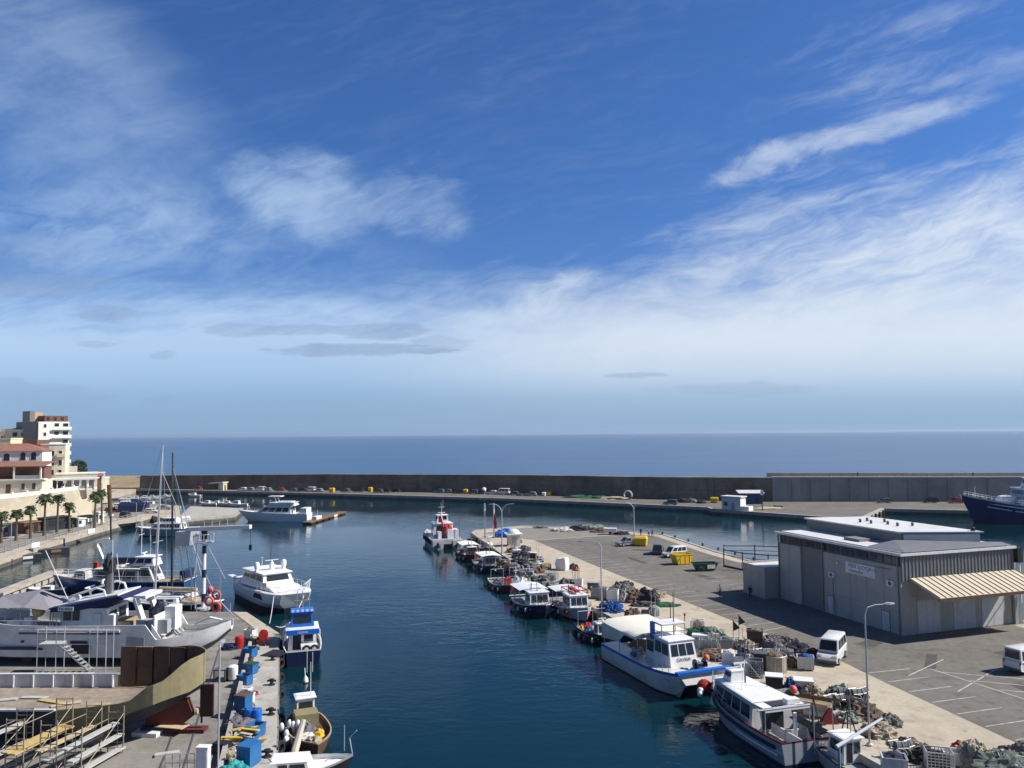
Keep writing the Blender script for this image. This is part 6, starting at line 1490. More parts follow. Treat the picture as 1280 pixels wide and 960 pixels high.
# ---- white motor yacht with black waterline, bow towards the viewer
pbow=at(362,781,0);ps=at(310,747,0);L4,B4=20.,7.4;dyv=Vector((.62,-.78,0)).normalized();cen=Vector((-34.8,113.1,0))
t=thing('motor_yacht','white wide bowed motor yacht with two radar domes and a black waterline','yacht',cen,hd(dyv.x,dyv.y));t.scale=(.76,.86,.74)
m=MB();rings=[];ns=18
for i in range(ns+1):
    q=i/ns;x=-L4/2+L4*q;b=B4/2*(.9+.1*min(1,q/.3))*(1-max(0,(q-.80)/.20)**2.6*.38);zs=3.3+.5*max(0,(q-.4)/.6)
    bw_=b*(.93-.33*max(0,(q-.72)/.28)**1.5);rk=1.7*q**5
    rings.append([(x+rk*.9,b*.99,zs),(x+rk*.9,b,zs-.2),(x+rk*.3,b*.995,1.9),(x,bw_,1.0),(x-rk*.3,bw_*.97,-.1),(x-rk*.4,bw_*.7,-1.2),(x-rk*.4,-bw_*.7,-1.2),(x-rk*.3,-bw_*.97,-.1),(x,-bw_,1.0),(x+rk*.3,-b*.995,1.9),(x+rk*.9,-b,zs-.2),(x+rk*.9,-b*.99,zs)])
nb=12;mi=[0,0,0,1,1,1,1,1,0,0,0,0]
for r_ in rings:m.v.extend(r_)
for i in range(ns):
    for j in range(nb):
        k=(j+1)%nb;m.f.append((i*nb+j,(i+1)*nb+j,(i+1)*nb+k,i*nb+k));m.mi.append(mi[j])
m.f.append(tuple(range(nb))[::-1]);m.mi.append(0)
# bow closed with separate upper white face and black lower face
o=ns*nb;m.f.append((o+0,o+1,o+2,o+3,o+8,o+9,o+10,o+11));m.mi.append(0);m.f.append((o+3,o+4,o+5,o+6,o+7,o+8));m.mi.append(1)
PAL['yacht_white']=((.80,.80,.79),dict(rough=.22,var=.03))
m.build('hull',['yacht_white','antifoul'],t)
for sd in(1,-1):
    MB().slab([(2.0,sd*(B4/2+.005),2.2),(6.4,sd*(B4/2-.02),2.3),(5.6,sd*(B4/2-.02),3.2),(2.6,sd*(B4/2+.005),3.1)],.05).build('hull_window','glass',t)
m=MB();m.loft([[(-7,-B4/2+.5,3.4),(8.6,-B4/2+1.2,3.75),(8.6,B4/2-1.2,3.75),(-7,B4/2-.5,3.4)],[(-7,-B4/2+.8,4.2),(6.0,-B4/2+1.2,4.3),(6.0,B4/2-1.2,4.3),(-7,B4/2-.8,4.2)]]);m.build('coachroof','yacht_white',t)
wh=cabin(t,-6.5,3.6,5.9,4.2,6.2,'yacht_white','yacht_white',1.0,.2,.35,1,3,1,.3,.22,.36,.86,'wheelhouse',fo=.5,wf=5.2)
m=MB();m.box(-.7,-.4,-2.4,2.4,6.9,7.1);m.box(-.9,-.2,-2.5,-2.1,6.4,7.0);m.box(-.9,-.2,2.1,2.5,6.4,7.0);m.build('radar_arch','yacht_white',t)
for y in(-2.3,2.3):MB().lathe([(.42,0),(.46,.3),(.44,.9),(.3,1.2),(.05,1.3)],12,(-.55,y,6.9)).build('radar_dome','white_gel',t,True)
MB().lathe([(.5,6.4),(.3,7.9)],10,(-.5,.2,0)).build('mast_base','yacht_white',t);radar(t,-.5,.2,7.9,2.2)
mast(t,-.9,.2,7.9,11.4,.10,((.9,.6),),'dark_grey',ant=2);mast(t,-.7,-1.4,6.9,9.0,.05,((.95,.5),),'white_gel',ant=0)
m=MB()
for sd in(1,-1):
    P_=[(7.2-.2*i+(1.6*q),sd*(B4/2-.3-.28*max(0,q-.5)),3.95) for i,q in enumerate((0,0,0))]
    m.tube([(1.0,sd*(B4/2-.25),4.5),(5,sd*(B4/2-.3),4.75),(8.2,sd*(B4/2-.8),4.85),(9.9,sd*(B4/2-1.9),4.75)],.045,5)
    for x,y in((1.0,.25),(3,.28),(5,.3),(6.6,.5),(8.2,.8),(9.5,1.6)):m.tube([(x,sd*(B4/2-y),3.5),(x,sd*(B4/2-y),4.7)],.035,5)
m.build('railing','alu',t)
m=MB();m.tube([(7.0,B4/2-.5,4.2),(7.2,B4/2+.35,5.1),(6.2,B4/2+.6,4.6),(5.8,B4/2+.55,2.2),(5.9,B4/2+.5,1.4)],.16,8);m.build('boarding_davit','white_gel',t,True)
MB().loft([[(-9.4,-3.4,3.35),(-6.8,-3.4,3.35),(-6.8,3.4,3.35),(-9.4,3.4,3.35)],[(-9.6,-3.5,4.3),(-7.2,-3.0,4.3),(-7.2,3.0,4.3),(-9.6,3.5,4.3)]]).build('aft_bulwark','yacht_white',t)
MB().box(-9.8,-7.4,-4.4,-3.4,4.6,4.75).build('aft_wing','white_gel',t);MB().cbox((5.0,-B4/2+.9,4.7),(.4,.4,.7)).build('windlass','dark_grey',t)
def rope(label,a,b,sag,r=.05,group='mooring ropes',mt='white_gel',n=10):
    a=Vector(a);b=Vector(b);pts=[a.lerp(b,i/n)-Vector((0,0,sag*4*(i/n)*(1-i/n))) for i in range(n+1)]
    return tag(MB().tube([p-a for p in pts],r,5).build('mooring_rope',mt,None,True,a),label,'rope',group)
rope('pale rope sagging from the yacht bow to the quay corner',cen+dyv*6.6+Vector((2.0,1.6,3.3)),at(345,783,1.8),1.9)
rope('pale rope hanging from the middle of the yacht bow to the quay',cen+dyv*7.0+Vector((-1.9,-1.3,2.7)),at(337,779,1.8),.3)
rope('grey rope from the nearest bollard to the wooden boat',at(334,946,2.0),at(352,955,1.2),.25,.04,mt='dark_grey')
t=tag(MB().lathe([(.05,-.3),(.28,0),(.24,.3),(.06,.55)],10).build('marker_buoy','white_gel',None,True,at(382,852,.1)),'small white buoy floating behind the blue fishing boat','buoy')
rope('thin rope from the floating white buoy up to the blue fishing boat',at(382,851,.6),at(381,835,1.4),.05,.03)
# ---- white tower crane at the yard edge
p=at(254,762,1.4);t=thing('tower_crane','white slewing crane on a striped column at the yard edge','crane',(p.x,p.y,1.4));hc=atY(254,672,p.y).z-1.4
m=MB()
for k in range(9):m.m(1 if k%3==1 else 0).lathe([(.27,hc*k/9),(.27,hc*(k+1)/9)],12)
m.build('column',['white_paint','navy'],t,True)
MB().lathe([(.9,0),(.9,.25),(.4,.4)],12).build('base','galv',t)
m=MB();m.lathe([(1.25,hc-.6),(1.25,hc-.5)],14)
for k in range(10):a=2*PI*k/10;m.tube([(1.2*math.cos(a),1.2*math.sin(a),hc-.5),(1.2*math.cos(a),1.2*math.sin(a),hc+.5)],.04,4)
m.torus((0,0,hc+.5),1.2,.04,'z',16,5);m.build('platform','galv',t)
tl=Vector((-3.4,.8,hc+1.0));tr=Vector((6.6,-1.6,hc+1.55))
m=MB();m.beam((-2.6,.6,hc+1.0),tuple(tr),.55,.5);m.build('jib','white_paint',t)
m=MB()
for k in range(4):
    q=.28+.12*k;c_=Vector((-2.6,.6,hc+1.0)).lerp(tr,q);m.tube([c_,c_+Vector((0,0,1.15))],.035,4)
a_=Vector((-2.6,.6,hc+1.0)).lerp(tr,.28)+Vector((0,0,1.15));b_=Vector((-2.6,.6,hc+1.0)).lerp(tr,.64)+Vector((0,0,1.15));m.tube([a_,b_],.035,4);m.build('jib_railing','galv',t)
MB().box(-3.9,-2.1,.1,1.4,hc-1.1,hc+.75).build('counterweight','galv',t);MB().lathe([(.35,hc-.2),(.4,hc+.9)],10).build('slew_ring','black',t)
m=MB();m.tube([tuple(tr),(tr.x,tr.y,hc-.8)],.03,4);m.cbox((tr.x,tr.y,hc-1.1),(.3,.3,.7));m.build('hook','black',t)
MB().tube([(.4,-.2,hc-.8),(3.1,-.8,hc-5.2)],.05,5).build('stay','alu',t);MB().tube([(-.9,-.4,0),(-.9,-.4,hc-.6)],.06,5).build('ladder_rail','alu',t)
MB().tube([(-1.5,-.2,0),(-1.5,-.2,hc*.8)],.05,5).build('cable_pipe','alu',t)
# ---- navy sailing yacht (bow left)
ps_=at(216,765,.0);t=thing('sailing_yacht','navy hulled sailing yacht with a white deck and one very tall mast','yacht',(at(224,757,.2).x,107,.2),R(174))
L5=15.5;h=Hull(L5,4.0,1.7,1.55,2.0,.9,.55,1.9,1.6,.12,.14,.84,18);h.build(t,['white_gel','white_gel','black','antifoul'],'white_paint')
PAL['yacht_black']=((.015,.014,.02),dict(rough=.2))
m=MB();m.loft([[(-2.2,-1.1,1.5),(3.6,-.7,1.6),(3.6,.7,1.6),(-2.2,1.1,1.5)],[(-2.0,-.9,2.1),(2.8,-.5,2.0),(2.8,.5,2.0),(-2.0,.9,2.1)]]);m.build('coachroof','white_gel',t)
for sd in(1,-1):
    for k in range(3):pane(t,[(-1.6+1.4*k,sd*(1.05-.06*k),1.68),(-.6+1.4*k,sd*(1.0-.06*k),1.7),(-.6+1.4*k,sd*(.95-.06*k),1.95),(-1.6+1.4*k,sd*(.98-.06*k),1.95)])
zm=atY(210,556,107).z-.2;mx_=(atY(205,700,107).x-at(205,757,.2).x)*-1
m=MB();m.tube([(1.6,0,1.6),(.9,0,zm)],[.14,.11],8);m.build('mast','alu',t,True)
m=MB()
for zf,w in((.42,1.3),(.68,.9)):m.tube([(1.6-.7*zf,-w,zm*zf),(1.6-.7*zf,w,zm*zf)],.05,5)
m.build('spreader','alu',t)
m=MB();tp_=Vector((.9,0,zm-.2))
m.tube([tp_+Vector((0,0,-3.5)),(-7.2,0,1.9)],.03,4);m.tube([tp_,(7.2,0,2.1)],.03,4)
for sd in(1,-1):m.tube([tp_,(.8,sd*1.3,zm*.42),(.8,sd*1.8,1.7)],.025,4)
m.build('stay','alu',t)
m=MB();m.tube([(1.2,0,3.0),(-4.6,0,2.9)],.12,7);m.build('boom','alu',t,True);m=MB();m.tube([(.9,0,3.3),(-4.4,0,3.15)],[.2,.26],8);m.build('sail_cover','tan',t,True)
net_on(t,-4.0,.3,1.6,(1.5,.8,.6),'tan',91,'deck_cover');net_on(t,-6.2,-.3,1.6,(.8,.7,.7),'net_white',92,'deck_bundle');net_on(t,-2.9,-.6,1.9,(.6,.5,.6),'net_white',93,'deck_bundle')
railing(h,t,.05,.96,.65,10,'alu',.022)
# second darker mast belongs to a ketch behind
pk=at(224,740,0);t=thing('ketch','dark ketch with a thick black mast and furled sails behind the sailing yacht','yacht',(atY(216,738,113).x+.5,113.5,0),R(176))
h=Hull(11,3.3,1.4,1.2,1.7,.7,.6,2.,1.0,.1,.14,.85);h.build(t,['hull_blue','white_gel','navy','antifoul'],'deck_grey')
zk=atY(214,566,113).z;m=MB();m.tube([(.9,0,1.2),(1.15,0,zk)],[.17,.13],8);m.build('mast','dark_grey',t,True)
m=MB();a_=Vector((1.1,0,zk-2.0));
for x,w in((-2.4,.11),(-4.2,.10),(-1.2,.05)):m.tube([a_ if x!=-1.2 else a_-Vector((0,0,4)),(x,0,1.5)],[.03,w],5)
m.build('furled_sail','galv',t)
cabin(t,-2.6,.6,2.0,1.1,1.9,'white_gel','white_gel',.4,.2,.15,0,2,0,.05,.05,name='coachroof');net_on(t,-4.2,0,1.2,(.8,.8,.8),'net_blue',95,'cover');MB().sphere((-5.0,.3,2.2),.42).build('buoy','coral',t,True);railing(h,t,.05,.95,.6,8,'alu',.022)
# ---- blue motor yacht broadside
cb=atY(148,735,122);t=thing('blue_motor_yacht','long blue hulled motor vessel with pale cabins and a raised bridge','yacht',(cb.x,122.8,0),R(178))
L6=22.;h=Hull(L6,5.4,2.0,2.05,2.7,1.,.85,2.4,1.6,.4,.16,.88,18);h.build(t,['white_paint','light_grey','hull_blue','hull_blue'],'deck_wood')
b6=lambda px,py:(Matrix.Translation(Vector((cb.x,122.8,0)))@Matrix.Rotation(R(178),4,'Z')).inverted()@atY(px,py,121.5)
c=cabin(t,b6(176,700).x,b6(118,700).x,3.9,1.7,3.7,'grey_paint','stucco_beige',.5,.1,.15,2,4,1,.3,.14,.30,.80,'saloon')
cabin(t,b6(196,690).x,b6(176,690).x-.1,3.6,1.7,3.9,'light_grey','light_grey',.1,1.0,.2,0,1,1,.1,.1,name='aft_cabin')
cabin(t,b6(194,690).x,b6(166,690).x,2.8,4.1,5.4,'white_gel','white_gel',.7,.4,.3,3,2,0,.35,.16,.35,.85,'bridge')
cabin(t,b6(104,700).x,b6(88,700).x,2.6,1.9,3.3,'light_grey','light_grey',.6,.2,.2,2,1,0,name='forward_cabin')
MB().box(b6(160,690).x,b6(118,690).x,-1.7,1.7,4.3,4.9).build('blue_awning','canvas_blue',t) if False else MB().box(b6(158,687).x,b6(122,687).x,-2.3,-1.5,4.0,4.9).build('blue_cover','canvas_blue',t)
net_on(t,b6(157,692).x,.6,3.85,(1.2,.8,.5),'canvas',96,'dinghy_cover');tyre(t,b6(131,697).x,.8,4.1,.5,'y');MB().cbox((b6(118,697).x,.9,4.2),(.6,.5,.9)).build('red_box','red',t)
mast(t,b6(172,680).x,0,5.6,b6(172,652).z,.07,((.6,1.6),),'white_gel',ant=2);mast(t,b6(187,680).x,.8,5.6,b6(187,668).z,.04,(),'white_gel',ant=1);radar(t,b6(176,680).x,0,5.6,1.6)
railing(h,t,.02,.98,.75,14,'white_gel',.03)
MB().box(-10.8,-10.0,-1.6,1.6,2.2,3.4).build('stern_locker','navy',t)
# small white launch on the left
cl=atY(54,717,121);t=thing('white_launch','slim white launch with a dark waterline beside the beam jetty','boat',(cl.x,121.5,0),R(182));h=Hull(6.6,2.1,.85,.8,1.1,.4,.8,2.3,.6,.2,.12);h.build(t,['white_gel','white_gel','dark_grey','antifoul'],'white_paint')
cabin(t,-1.4,.6,1.4,.6,1.15,'white_gel','white_gel',.4,.1,.1,1,1,0,.02,.05);MB().tube([(2.2,-.6,.9),(1.4,-1.1,-.6)],.05,5).build('boarding_ladder','alu',t)
# ---- grey motor yacht and big white yacht near the slab
cg=atY(206,667,190);t=thing('grey_motor_yacht','grey hulled motor yacht with a white cabin moored at the promenade','yacht',(cg.x,190.5,0),R(179));L7=15.
h=Hull(L7,4.4,2.0,1.9,2.3,.8,.9,2.4,1.2,.2,.18,.9);h.build(t,['white_gel','white_gel','grey_paint','navy'],'white_paint')
cabin(t,-4.6,3.4,3.3,1.7,3.1,'white_gel','white_gel',1.4,.4,.2,3,5,1,.3,.12,.3,.8,'saloon');cabin(t,-3.0,.8,2.4,3.3,4.3,'white_gel','white_gel',.9,.3,.2,2,2,0,.2,.1,.3,.85,'flybridge');railing(h,t,.5,.98,.7,7,'alu');mast(t,-1.6,0,4.4,6.4,.05,((.6,1.),),'white_gel')
cw=atY(340,653,219);t=thing('white_superyacht','large sleek white motor yacht with dark wraparound windows at the concrete slab','yacht',(cw.x,220.5,0),R(177));L8=20.5
h=Hull(L8,5.4,2.3,2.5,3.2,1.,.92,2.0,3.0,.2,.2,.92,20);h.build(t,['white_gel','white_gel','yacht_white','light_grey'],'white_paint')
cabin(t,-5.6,4.6,4.4,2.3,4.3,'yacht_white','yacht_white',2.6,.2,.3,2,4,1,.3,.16,.28,.86,'saloon');cabin(t,-6.6,1.6,4.0,4.5,5.3,'yacht_white','yacht_white',1.4,.5,.3,0,0,0,.5,.12,name='flybridge')
MB().box(-5.6,-1.6,-1.7,1.7,5.5,5.62).build('hardtop','white_gel',t);m=MB()
for x in(-5.2,-2.0):
    for y in(-1.5,1.5):m.tube([(x,y,5.3),(x-.3,y,5.5)],.08,5)
m.build('hardtop_post','white_gel',t);MB().box(-2.4,1.2,-1.5,1.5,6.9,7.1).build('radar_wing','white_gel',t);m=MB();m.beam((-1.2,-1.2,5.4),(-.6,-1.2,6.95),.2);m.beam((-1.2,1.2,5.4),(-.6,1.2,6.95),.2);m.build('radar_arch','white_gel',t)
MB().box(-10.0,-8.2,-2.2,2.2,1.0,3.8).build('aft_bulkhead','yacht_white',t);railing(h,t,.45,.98,.8,9,'alu')
# floating dock
a=at(383,653,.6);b=at(428,639.5,.6);t=thing('floating_dock','brown decked floating dock running out beyond the white yacht','dock',(a.x,a.y,0),hd(b.x-a.x,b.y-a.y));w=(b-a).length
MB().box(0,w,-1.3,1.3,.4,.65).build('deck','wood',t)
for k in range(6):MB().box(.5+k*w/6,.5+k*w/6+w/9,-1.25,1.25,-.3,.38).build('float','black',t)
MB().box(w*.62,w*.72,-1.36,-1.2,.1,.7).build('white_panel','white_paint',t);MB().tube([(w*.35,.8,.6),(w*.35,.8,3.0)],.08,6).build('post','steel',t);MB().box(w*.2,w*.34,-.6,.7,.66,1.5).build('locker','white_paint',t)
# ---- small white boats in the marina
SB='small white boats in the marina'
proto=None
def dinghy(label,px,py,s=1.,rz=170,c=None):
    global proto
    p=at(px,py,0)
    if proto is None:
        t=thing('small_motorboat',label,'boat',p,R(rz),SB);h=Hull(6.4,2.3,.95,.9,1.3,.4,.85,2.2,.8,.3,.12);h.build(t,['white_gel','white_gel','white_gel','navy'],'white_paint')
        cabin(t,-.6,1.4,1.5,.75,1.7,'white_gel','white_gel',.7,.1,.2,2,1,0,.05,.06);MB().lathe([(.18,0),(.24,.2),(.22,.7),(.1,.85)],8,(-3.4,0,.4)).build('outboard','black',t,True);railing(h,t,.6,.97,.45,4,'alu');proto=t;return t
    return dup(proto,label,p,R(rz),SB,s)
for a in [(260,632,1.1,178,'white motorboat moored behind the jetty slab, first of four'),(272,631.5,.9,172,'small white motorboat second along behind the jetty slab'),(285,632.3,1.0,182,'white motorboat third along behind the jetty slab'),(297,633.5,1.2,175,'white motorboat nearest the bow of the superyacht'),(243,621,.9,170,'white motorboat at the outer basin left of the shelter reflection'),(203,641.5,.9,175,'white boat hauled up beside the white car'),(190,634,1.1,178,'white boat in the row beside the car park, right one'),(182,633,1.0,172,'white boat in the row beside the car park, left one'),(160,625.6,.9,20,'little boat at the left end of the inner basin'),(170,625.2,.9,15,'little boat second in the inner basin'),(180,624.6,.9,12,'little boat third in the inner basin'),(190,624,.9,10,'little boat at the right end of the inner basin'),(206,622,.8,5,'little white boat alone beyond the inner basin')]:
    dinghy(a[4],a[0],a[1],a[2],a[3])
p=at(167,639.5,1.6);t=thing('navy_tent','long navy tent on the quay between the parked cars and the lamp post','tent',p,R(10));m=MB();m.loft([[(-4,-1.8,0),(-4,1.8,0),(-4,1.8,2),(-4,0,2.8),(-4,-1.8,2)],[(4,-1.8,0),(4,1.8,0),(4,1.8,2),(4,0,2.8),(4,-1.8,2)]]);m.build('canvas','navy',t);MB().box(-4.03,-3.99,-.8,.8,0,1.8).build('flap','black',t)
for px,py,lb in((212,660,'low white plastic barrier at the root of the slab, left one'),(222,655,'low white plastic barrier at the root of the slab, middle one'),(232,652,'low white plastic barrier at the root of the slab, right one')):
    t=thing('barrier',lb,'barrier',at(px,py-2,1.5),R(40),'white barriers on the slab');MB().loft([[(-1.2,-.35,0),(1.2,-.35,0),(1.2,.35,0),(-1.2,.35,0)],[(-1.1,-.15,1.1),(1.1,-.15,1.1),(1.1,.15,1.1),(-1.1,.15,1.1)]]).build('body','white_paint',t);MB().box(-.9,.9,-.36,-.33,.25,.4).build('band','red',t)
# ------------------------------------------------------------------ fishing pier
PE=[(-9.8,181),(-6.3,166),(1.0,134),(9.0,107),(15.2,86.5),(20.6,68),(24.2,56),(30,36)]      # boat side edge
PC=[(1.7,193.6),(19.8,187.5),(33.6,174.8),(38.5,150),(47,120),(60.5,93.5),(66,80),(76,60),(88,36)]  # channel side edge
m=MB();m.prism(PE[::-1]+[(-9,186)]+PC,-3,1.35);struct('pier',m,'concrete')
AL=[(4.4,167),(5.1,164.8),(15.6,129.8),(22.0,109.3),(27.5,91.3),(31.6,82.5),(33.4,72),(36.2,58.7),(41,40)]
m=MB();m.prism(AL+[(85,36),(73,60),(63,80),(57.5,93),(44,120),(36,148),(31.3,172),(26,176)],1.2,1.356);struct('asphalt',m,'asphalt')
m=MB();m.prism([(-7,180),(4.2,167.5),(25.6,176.6),(19,184.6),(2.5,190)],1.2,1.354);struct('asphalt_patch',m,'asphalt_pale')
m=MB()
for P_,s_ in((PE,1),(PC,-1)):
    for i in range(len(P_)-1):
        a=Vector((*P_[i],0));b=Vector((*P_[i+1],0));d=(b-a).normalized();nn=Vector((-d.y,d.x,0))*s_
        m.prism([(a-nn*.08)[:2],(b-nn*.08)[:2],(b+nn*.55)[:2],(a+nn*.55)[:2]],.9,1.47)
struct('quay_edge',m,'concrete_pale')
# parking bay lines
LN=MB()
def line(a,b,w=.13,z=1.362):
    a=Vector((a[0],a[1],z));b=Vector((b[0],b[1],z));d=(b-a).normalized();n=Vector((-d.y,d.x,0))*w/2
    LN.add([a-n,b-n,b+n,a+n],[(0,1,2,3)])
def alp(d):   # point along the apron line
    i=0;p=Vector(AL[1]);rest=d
    for i in range(1,len(AL)-1):
        a=Vector(AL[i]);b=Vector(AL[i+1]);l=(b-a).length
        if rest<=l:return a.lerp(b,rest/l),(b-a).normalized()
        rest-=l
    return Vector(AL[-1]),Vector((.3,-.95))
d=4.
while d<126:
    p,tg=alp(d);nrm=Vector((-tg.y,tg.x))
    if d<80 or d>92:line(p+nrm*.3,p+nrm*4.9+(-tg)*.4)
    d+=2.75
for k in range(26):
    a=Vector((14.6+.315*k*2.7,160-k*2.7));
    if a.y>112:line((a.x+3.5,a.y-2.5),(a.x+7.6,a.y-1.2),.11)
for k in range(9):
    o=Vector((40.2+1.05*k,74.5-2.55*k));line(o,o+Vector((9.6,-3.4)),.14)
line((39.6,75.6),(49.2,51.2),.14);line((36.5,73.5),(42.5,78.5),.14);line((38.5,69),(46,75.5),.14);line((41,64),(49,71.5),.14)
a=at(672,677,1.36);b=at(745,676,1.36);line((a.x+8,a.y+3.4),(a.x+21,a.y+8.6),.18);line((a.x+16,a.y+1),(a.x+22,a.y+7.5),.14)
struct('road_markings',LN,'line_paint')
rr=random.Random(21)
PAL['tar_patch']=((.075,.072,.066),dict(rough=.9,var=.15,scale=.6,fine=.15))
for k,(x,y,w,l,a) in enumerate(((30,124,2.2,6,18),(22,140,1.4,9,18),(38,84.5,3.4,2.2,40),(41,78,1.2,7,-30),(46,70,4.5,2.6,10),(44,62,1.0,8,60),(25,152,5,2.2,-20),(33,112,1.0,5,80),(50,80,2.2,3,25))):
    m=MB();co_,si_=math.cos(R(a)),math.sin(R(a));P_=[]
    for i in range(14):
        q=2*PI*i/14;u=w/2*max(-.8,min(.8,1.25*math.cos(q)))*rr.uniform(.93,1.07);v=l/2*max(-.8,min(.8,1.25*math.sin(q)))*rr.uniform(.93,1.07);P_.append((x+u*co_-v*si_,y+u*si_+v*co_,1.3595))
    m.add(P_,[tuple(range(14))]);struct('tar_patch',m,'tar_patch')
# ------------------------------------------------------------------ fish market hall
A0=Vector((36.3,107.7));rzb=hd(.315,-.949)
BL_,BW_,BH=21.3,16.8,8.95
t=thing('market_hall','long grey fish market hall with clerestory windows and a ribbed zinc end','building',(A0.x,A0.y,1.36),rzb)
# local x along the long wall towards the viewer, y into the building (to the right)
WH=7.5
m=MB();m.box(0,4.6,0,BW_,0,WH);m.box(4.6,8.6,.28,BW_,0,WH);m.box(8.6,BL_,0,BW_,0,WH);m.build('wall','bldg_grey',t)
MB().box(4.6,8.6,.26,.279,.05,WH-.02).build('recess_door','bldg_dark',t)
MB().box(.15,BL_-.15,.25,BW_-.2,WH,BH-.25).build('clerestory_wall','bldg_dark',t)
for k in range(9):
    x=.35+2.32*k
    o=MB().box(x,x+2.1,.17,.247,WH+.1,BH-.4).build('window','dark_grey',t);MB().box(x+.08,x+1.0,.12,.168,WH+.18,BH-.48).build('pane','glass',o);MB().box(x+1.12,x+2.02,.12,.168,WH+.18,BH-.48).build('pane','glass',o)
m=MB();m.prism([(-.25,-.2),(BL_+.35,-.2),(BL_+.35,BW_+.2),(-.25,BW_+.2)],BH-.25,BH-.02);m.build('eave','zinc',t)
m=MB();m.prism([(.25,.45),(BL_-.3,.45),(BL_-.3,BW_-.3),(.25,BW_-.3)],BH-.02,lambda p:BH+.12);m.build('roof','roof_white',t)
m=MB();m.box(-.28,BL_+.38,-.24,-.06,BH-.22,BH+.06);m.box(BL_+.2,BL_+.38,-.06,BW_+.2,BH-.22,BH+.06);m.build('gutter','white_paint',t)
# grey lean to roof over the ribbed end
m=MB();m.add([(BL_-5.4,.6,BH+.16),(BL_+.15,.6,BH+.14),(BL_+.15,BW_-.2,BH+.14),(BL_-1.2,BW_-.2,BH+.34),(BL_-5.0,4.2,BH+.72)],[(0,1,2,3,4)]);m.build('end_roof','zinc',t)
# raised roof lantern
m=MB();lx0,lx1,ly0,ly1=-.6,BL_-5.2,5.4,14.2
m.prism([(lx0,ly0),(lx1,ly0),(lx1+3.2,ly1),(lx0+2.0,ly1)],BH+.12,BH+1.45);o=m.build('roof_lantern','bldg_dark',t)
MB().prism([(lx0-.25,ly0-.3),(lx1+.2,ly0-.3),(lx1+3.5,ly1+.3),(lx0+1.8,ly1+.3)],BH+1.452,BH+1.62).build('lantern_roof','roof_white',o)
MB().slab([(lx1+.25,ly0+.2,BH+.3),(lx1+3.3,ly1-.2,BH+.3),(lx1+3.3,ly1-.2,BH+1.3),(lx1+.25,ly0+.2,BH+1.3)],.06).build('lantern_end','roof_white',o)
for k,(x,y) in enumerate(((6.5,8.2),(8.2,8.4),(5.8,10.0),(9.8,9.6),(7.6,11.2),(11.6,9.4),(12.2,11.2))):MB().lathe([(.16,0),(.16,.3),(.24,.32),(.05,.48)],8,(x,y,BH+1.62)).build('roof_vent','dark_grey',o)
MB().lathe([(.25,0),(.25,.7),(.1,.8)],8,(BL_-2.6,ly1-.4,BH+1.3)).build('vent_pipe','black',o)
MB().box(10.2,12.8,2.2,4.0,BH+.125,BH+.45).build('roof_hatch','bldg_dark',t)
# ribbed zinc band and base wall of the end facing the viewer
m=MB();zb=BH-3.05
m.box(BL_,BL_+.10,.05,BW_,zb,BH-.26)
for k in range(33):m.box(BL_+.10,BL_+.17,.1+.51*k,.2+.51*k,zb,BH-.27)
m.build('zinc_cladding','zinc',t)
# sloping sandwich panel awning
aw=MB();y0,y1=1.0,BW_+.1
aw.add([(BL_+.18,y0,zb+.35),(BL_+.18,y1,zb+.35),(BL_+4.0,y1+.2,zb-1.15),(BL_+4.0,y0+.2,zb-1.15),(BL_+.18,y0,zb+.2),(BL_+.18,y1,zb+.2),(BL_+4.0,y1+.2,zb-1.3),(BL_+4.0,y0+.2,zb-1.3)],[(0,3,2,1),(4,5,6,7),(0,1,5,4),(1,2,6,5),(2,3,7,6),(3,0,4,7)])
o=aw.build('awning','sandwich',t)
m=MB()
for k in range(19):
    y=y0+.1+k*(y1-y0-.2)/18;m.beam((BL_+.2,y,zb+.38),(BL_+4.0,y+.2,zb-1.10),.06,.06)
m.build('rib','wood',o);MB().box(BL_+3.95,BL_+4.08,y0+.1,y1+.3,zb-1.5,zb-1.16).build('awning_beam','brown',o)
m=MB()
for y in(y0+.4,y1-.3):m.tube([(BL_+.1,y,zb-1.6),(BL_+3.7,y,zb-1.25)],.07,5)
m.build('bracket','steel',o)
for y in(2.2,7.4,11.6):MB().box(BL_+.004,BL_+.05,y,y+3.2,.05,3.7).build('roller_door','light_grey',t)
MB().box(BL_+.1,BL_+.4,BW_-.5,BW_-.1,0,zb+.3).build('corner_post','steel',t)
MB().box(BL_-.6,BL_+.5,BW_+.2,BW_+1.0,BH-1.9,BH-.2).build('cooling_unit','black',t)
m=MB();m.tube([(BL_+.2,BW_+.55,0),(BL_+.2,BW_+.55,BH-1.0)],.22,8);m.build('flue','white_paint',t)
m=MB();m.tube([(BL_+1.5,BW_+1.2,0),(BL_+.9,BW_+1.2,zb-1.4)],.12,6);m.tube([(BL_+.7,BW_+1.6,0),(BL_+.7,BW_+1.6,3.2)],.15,6);m.build('outside_pipe','galv',t)
m=MB()
for x in(2.3,11.0,13.6,16.2,18.8):m.box(x-.025,x+.025,-.012,-.004,.05,WH-.05)
m.box(8.62,BL_-.02,-.014,-.004,2.5,2.54);m.build('panel_joint','bldg_dark',t)
for x in(.2,8.8,BL_-.35):MB().box(x,x+.12,-.16,-.03,.1,BH-.3).build('downpipe','zinc',t)
for x,z in((10.2,4.6),(19.6,5.2)):
    o=MB().box(x,x+.9,-.36,-.02,z,z+.65).build('air_conditioner','white_paint',t);MB().lathe([(.24,-.02),(.24,.0)],12,(x+.45,-.365,z+.33),'y').build('fan_grille','dark_grey',o)
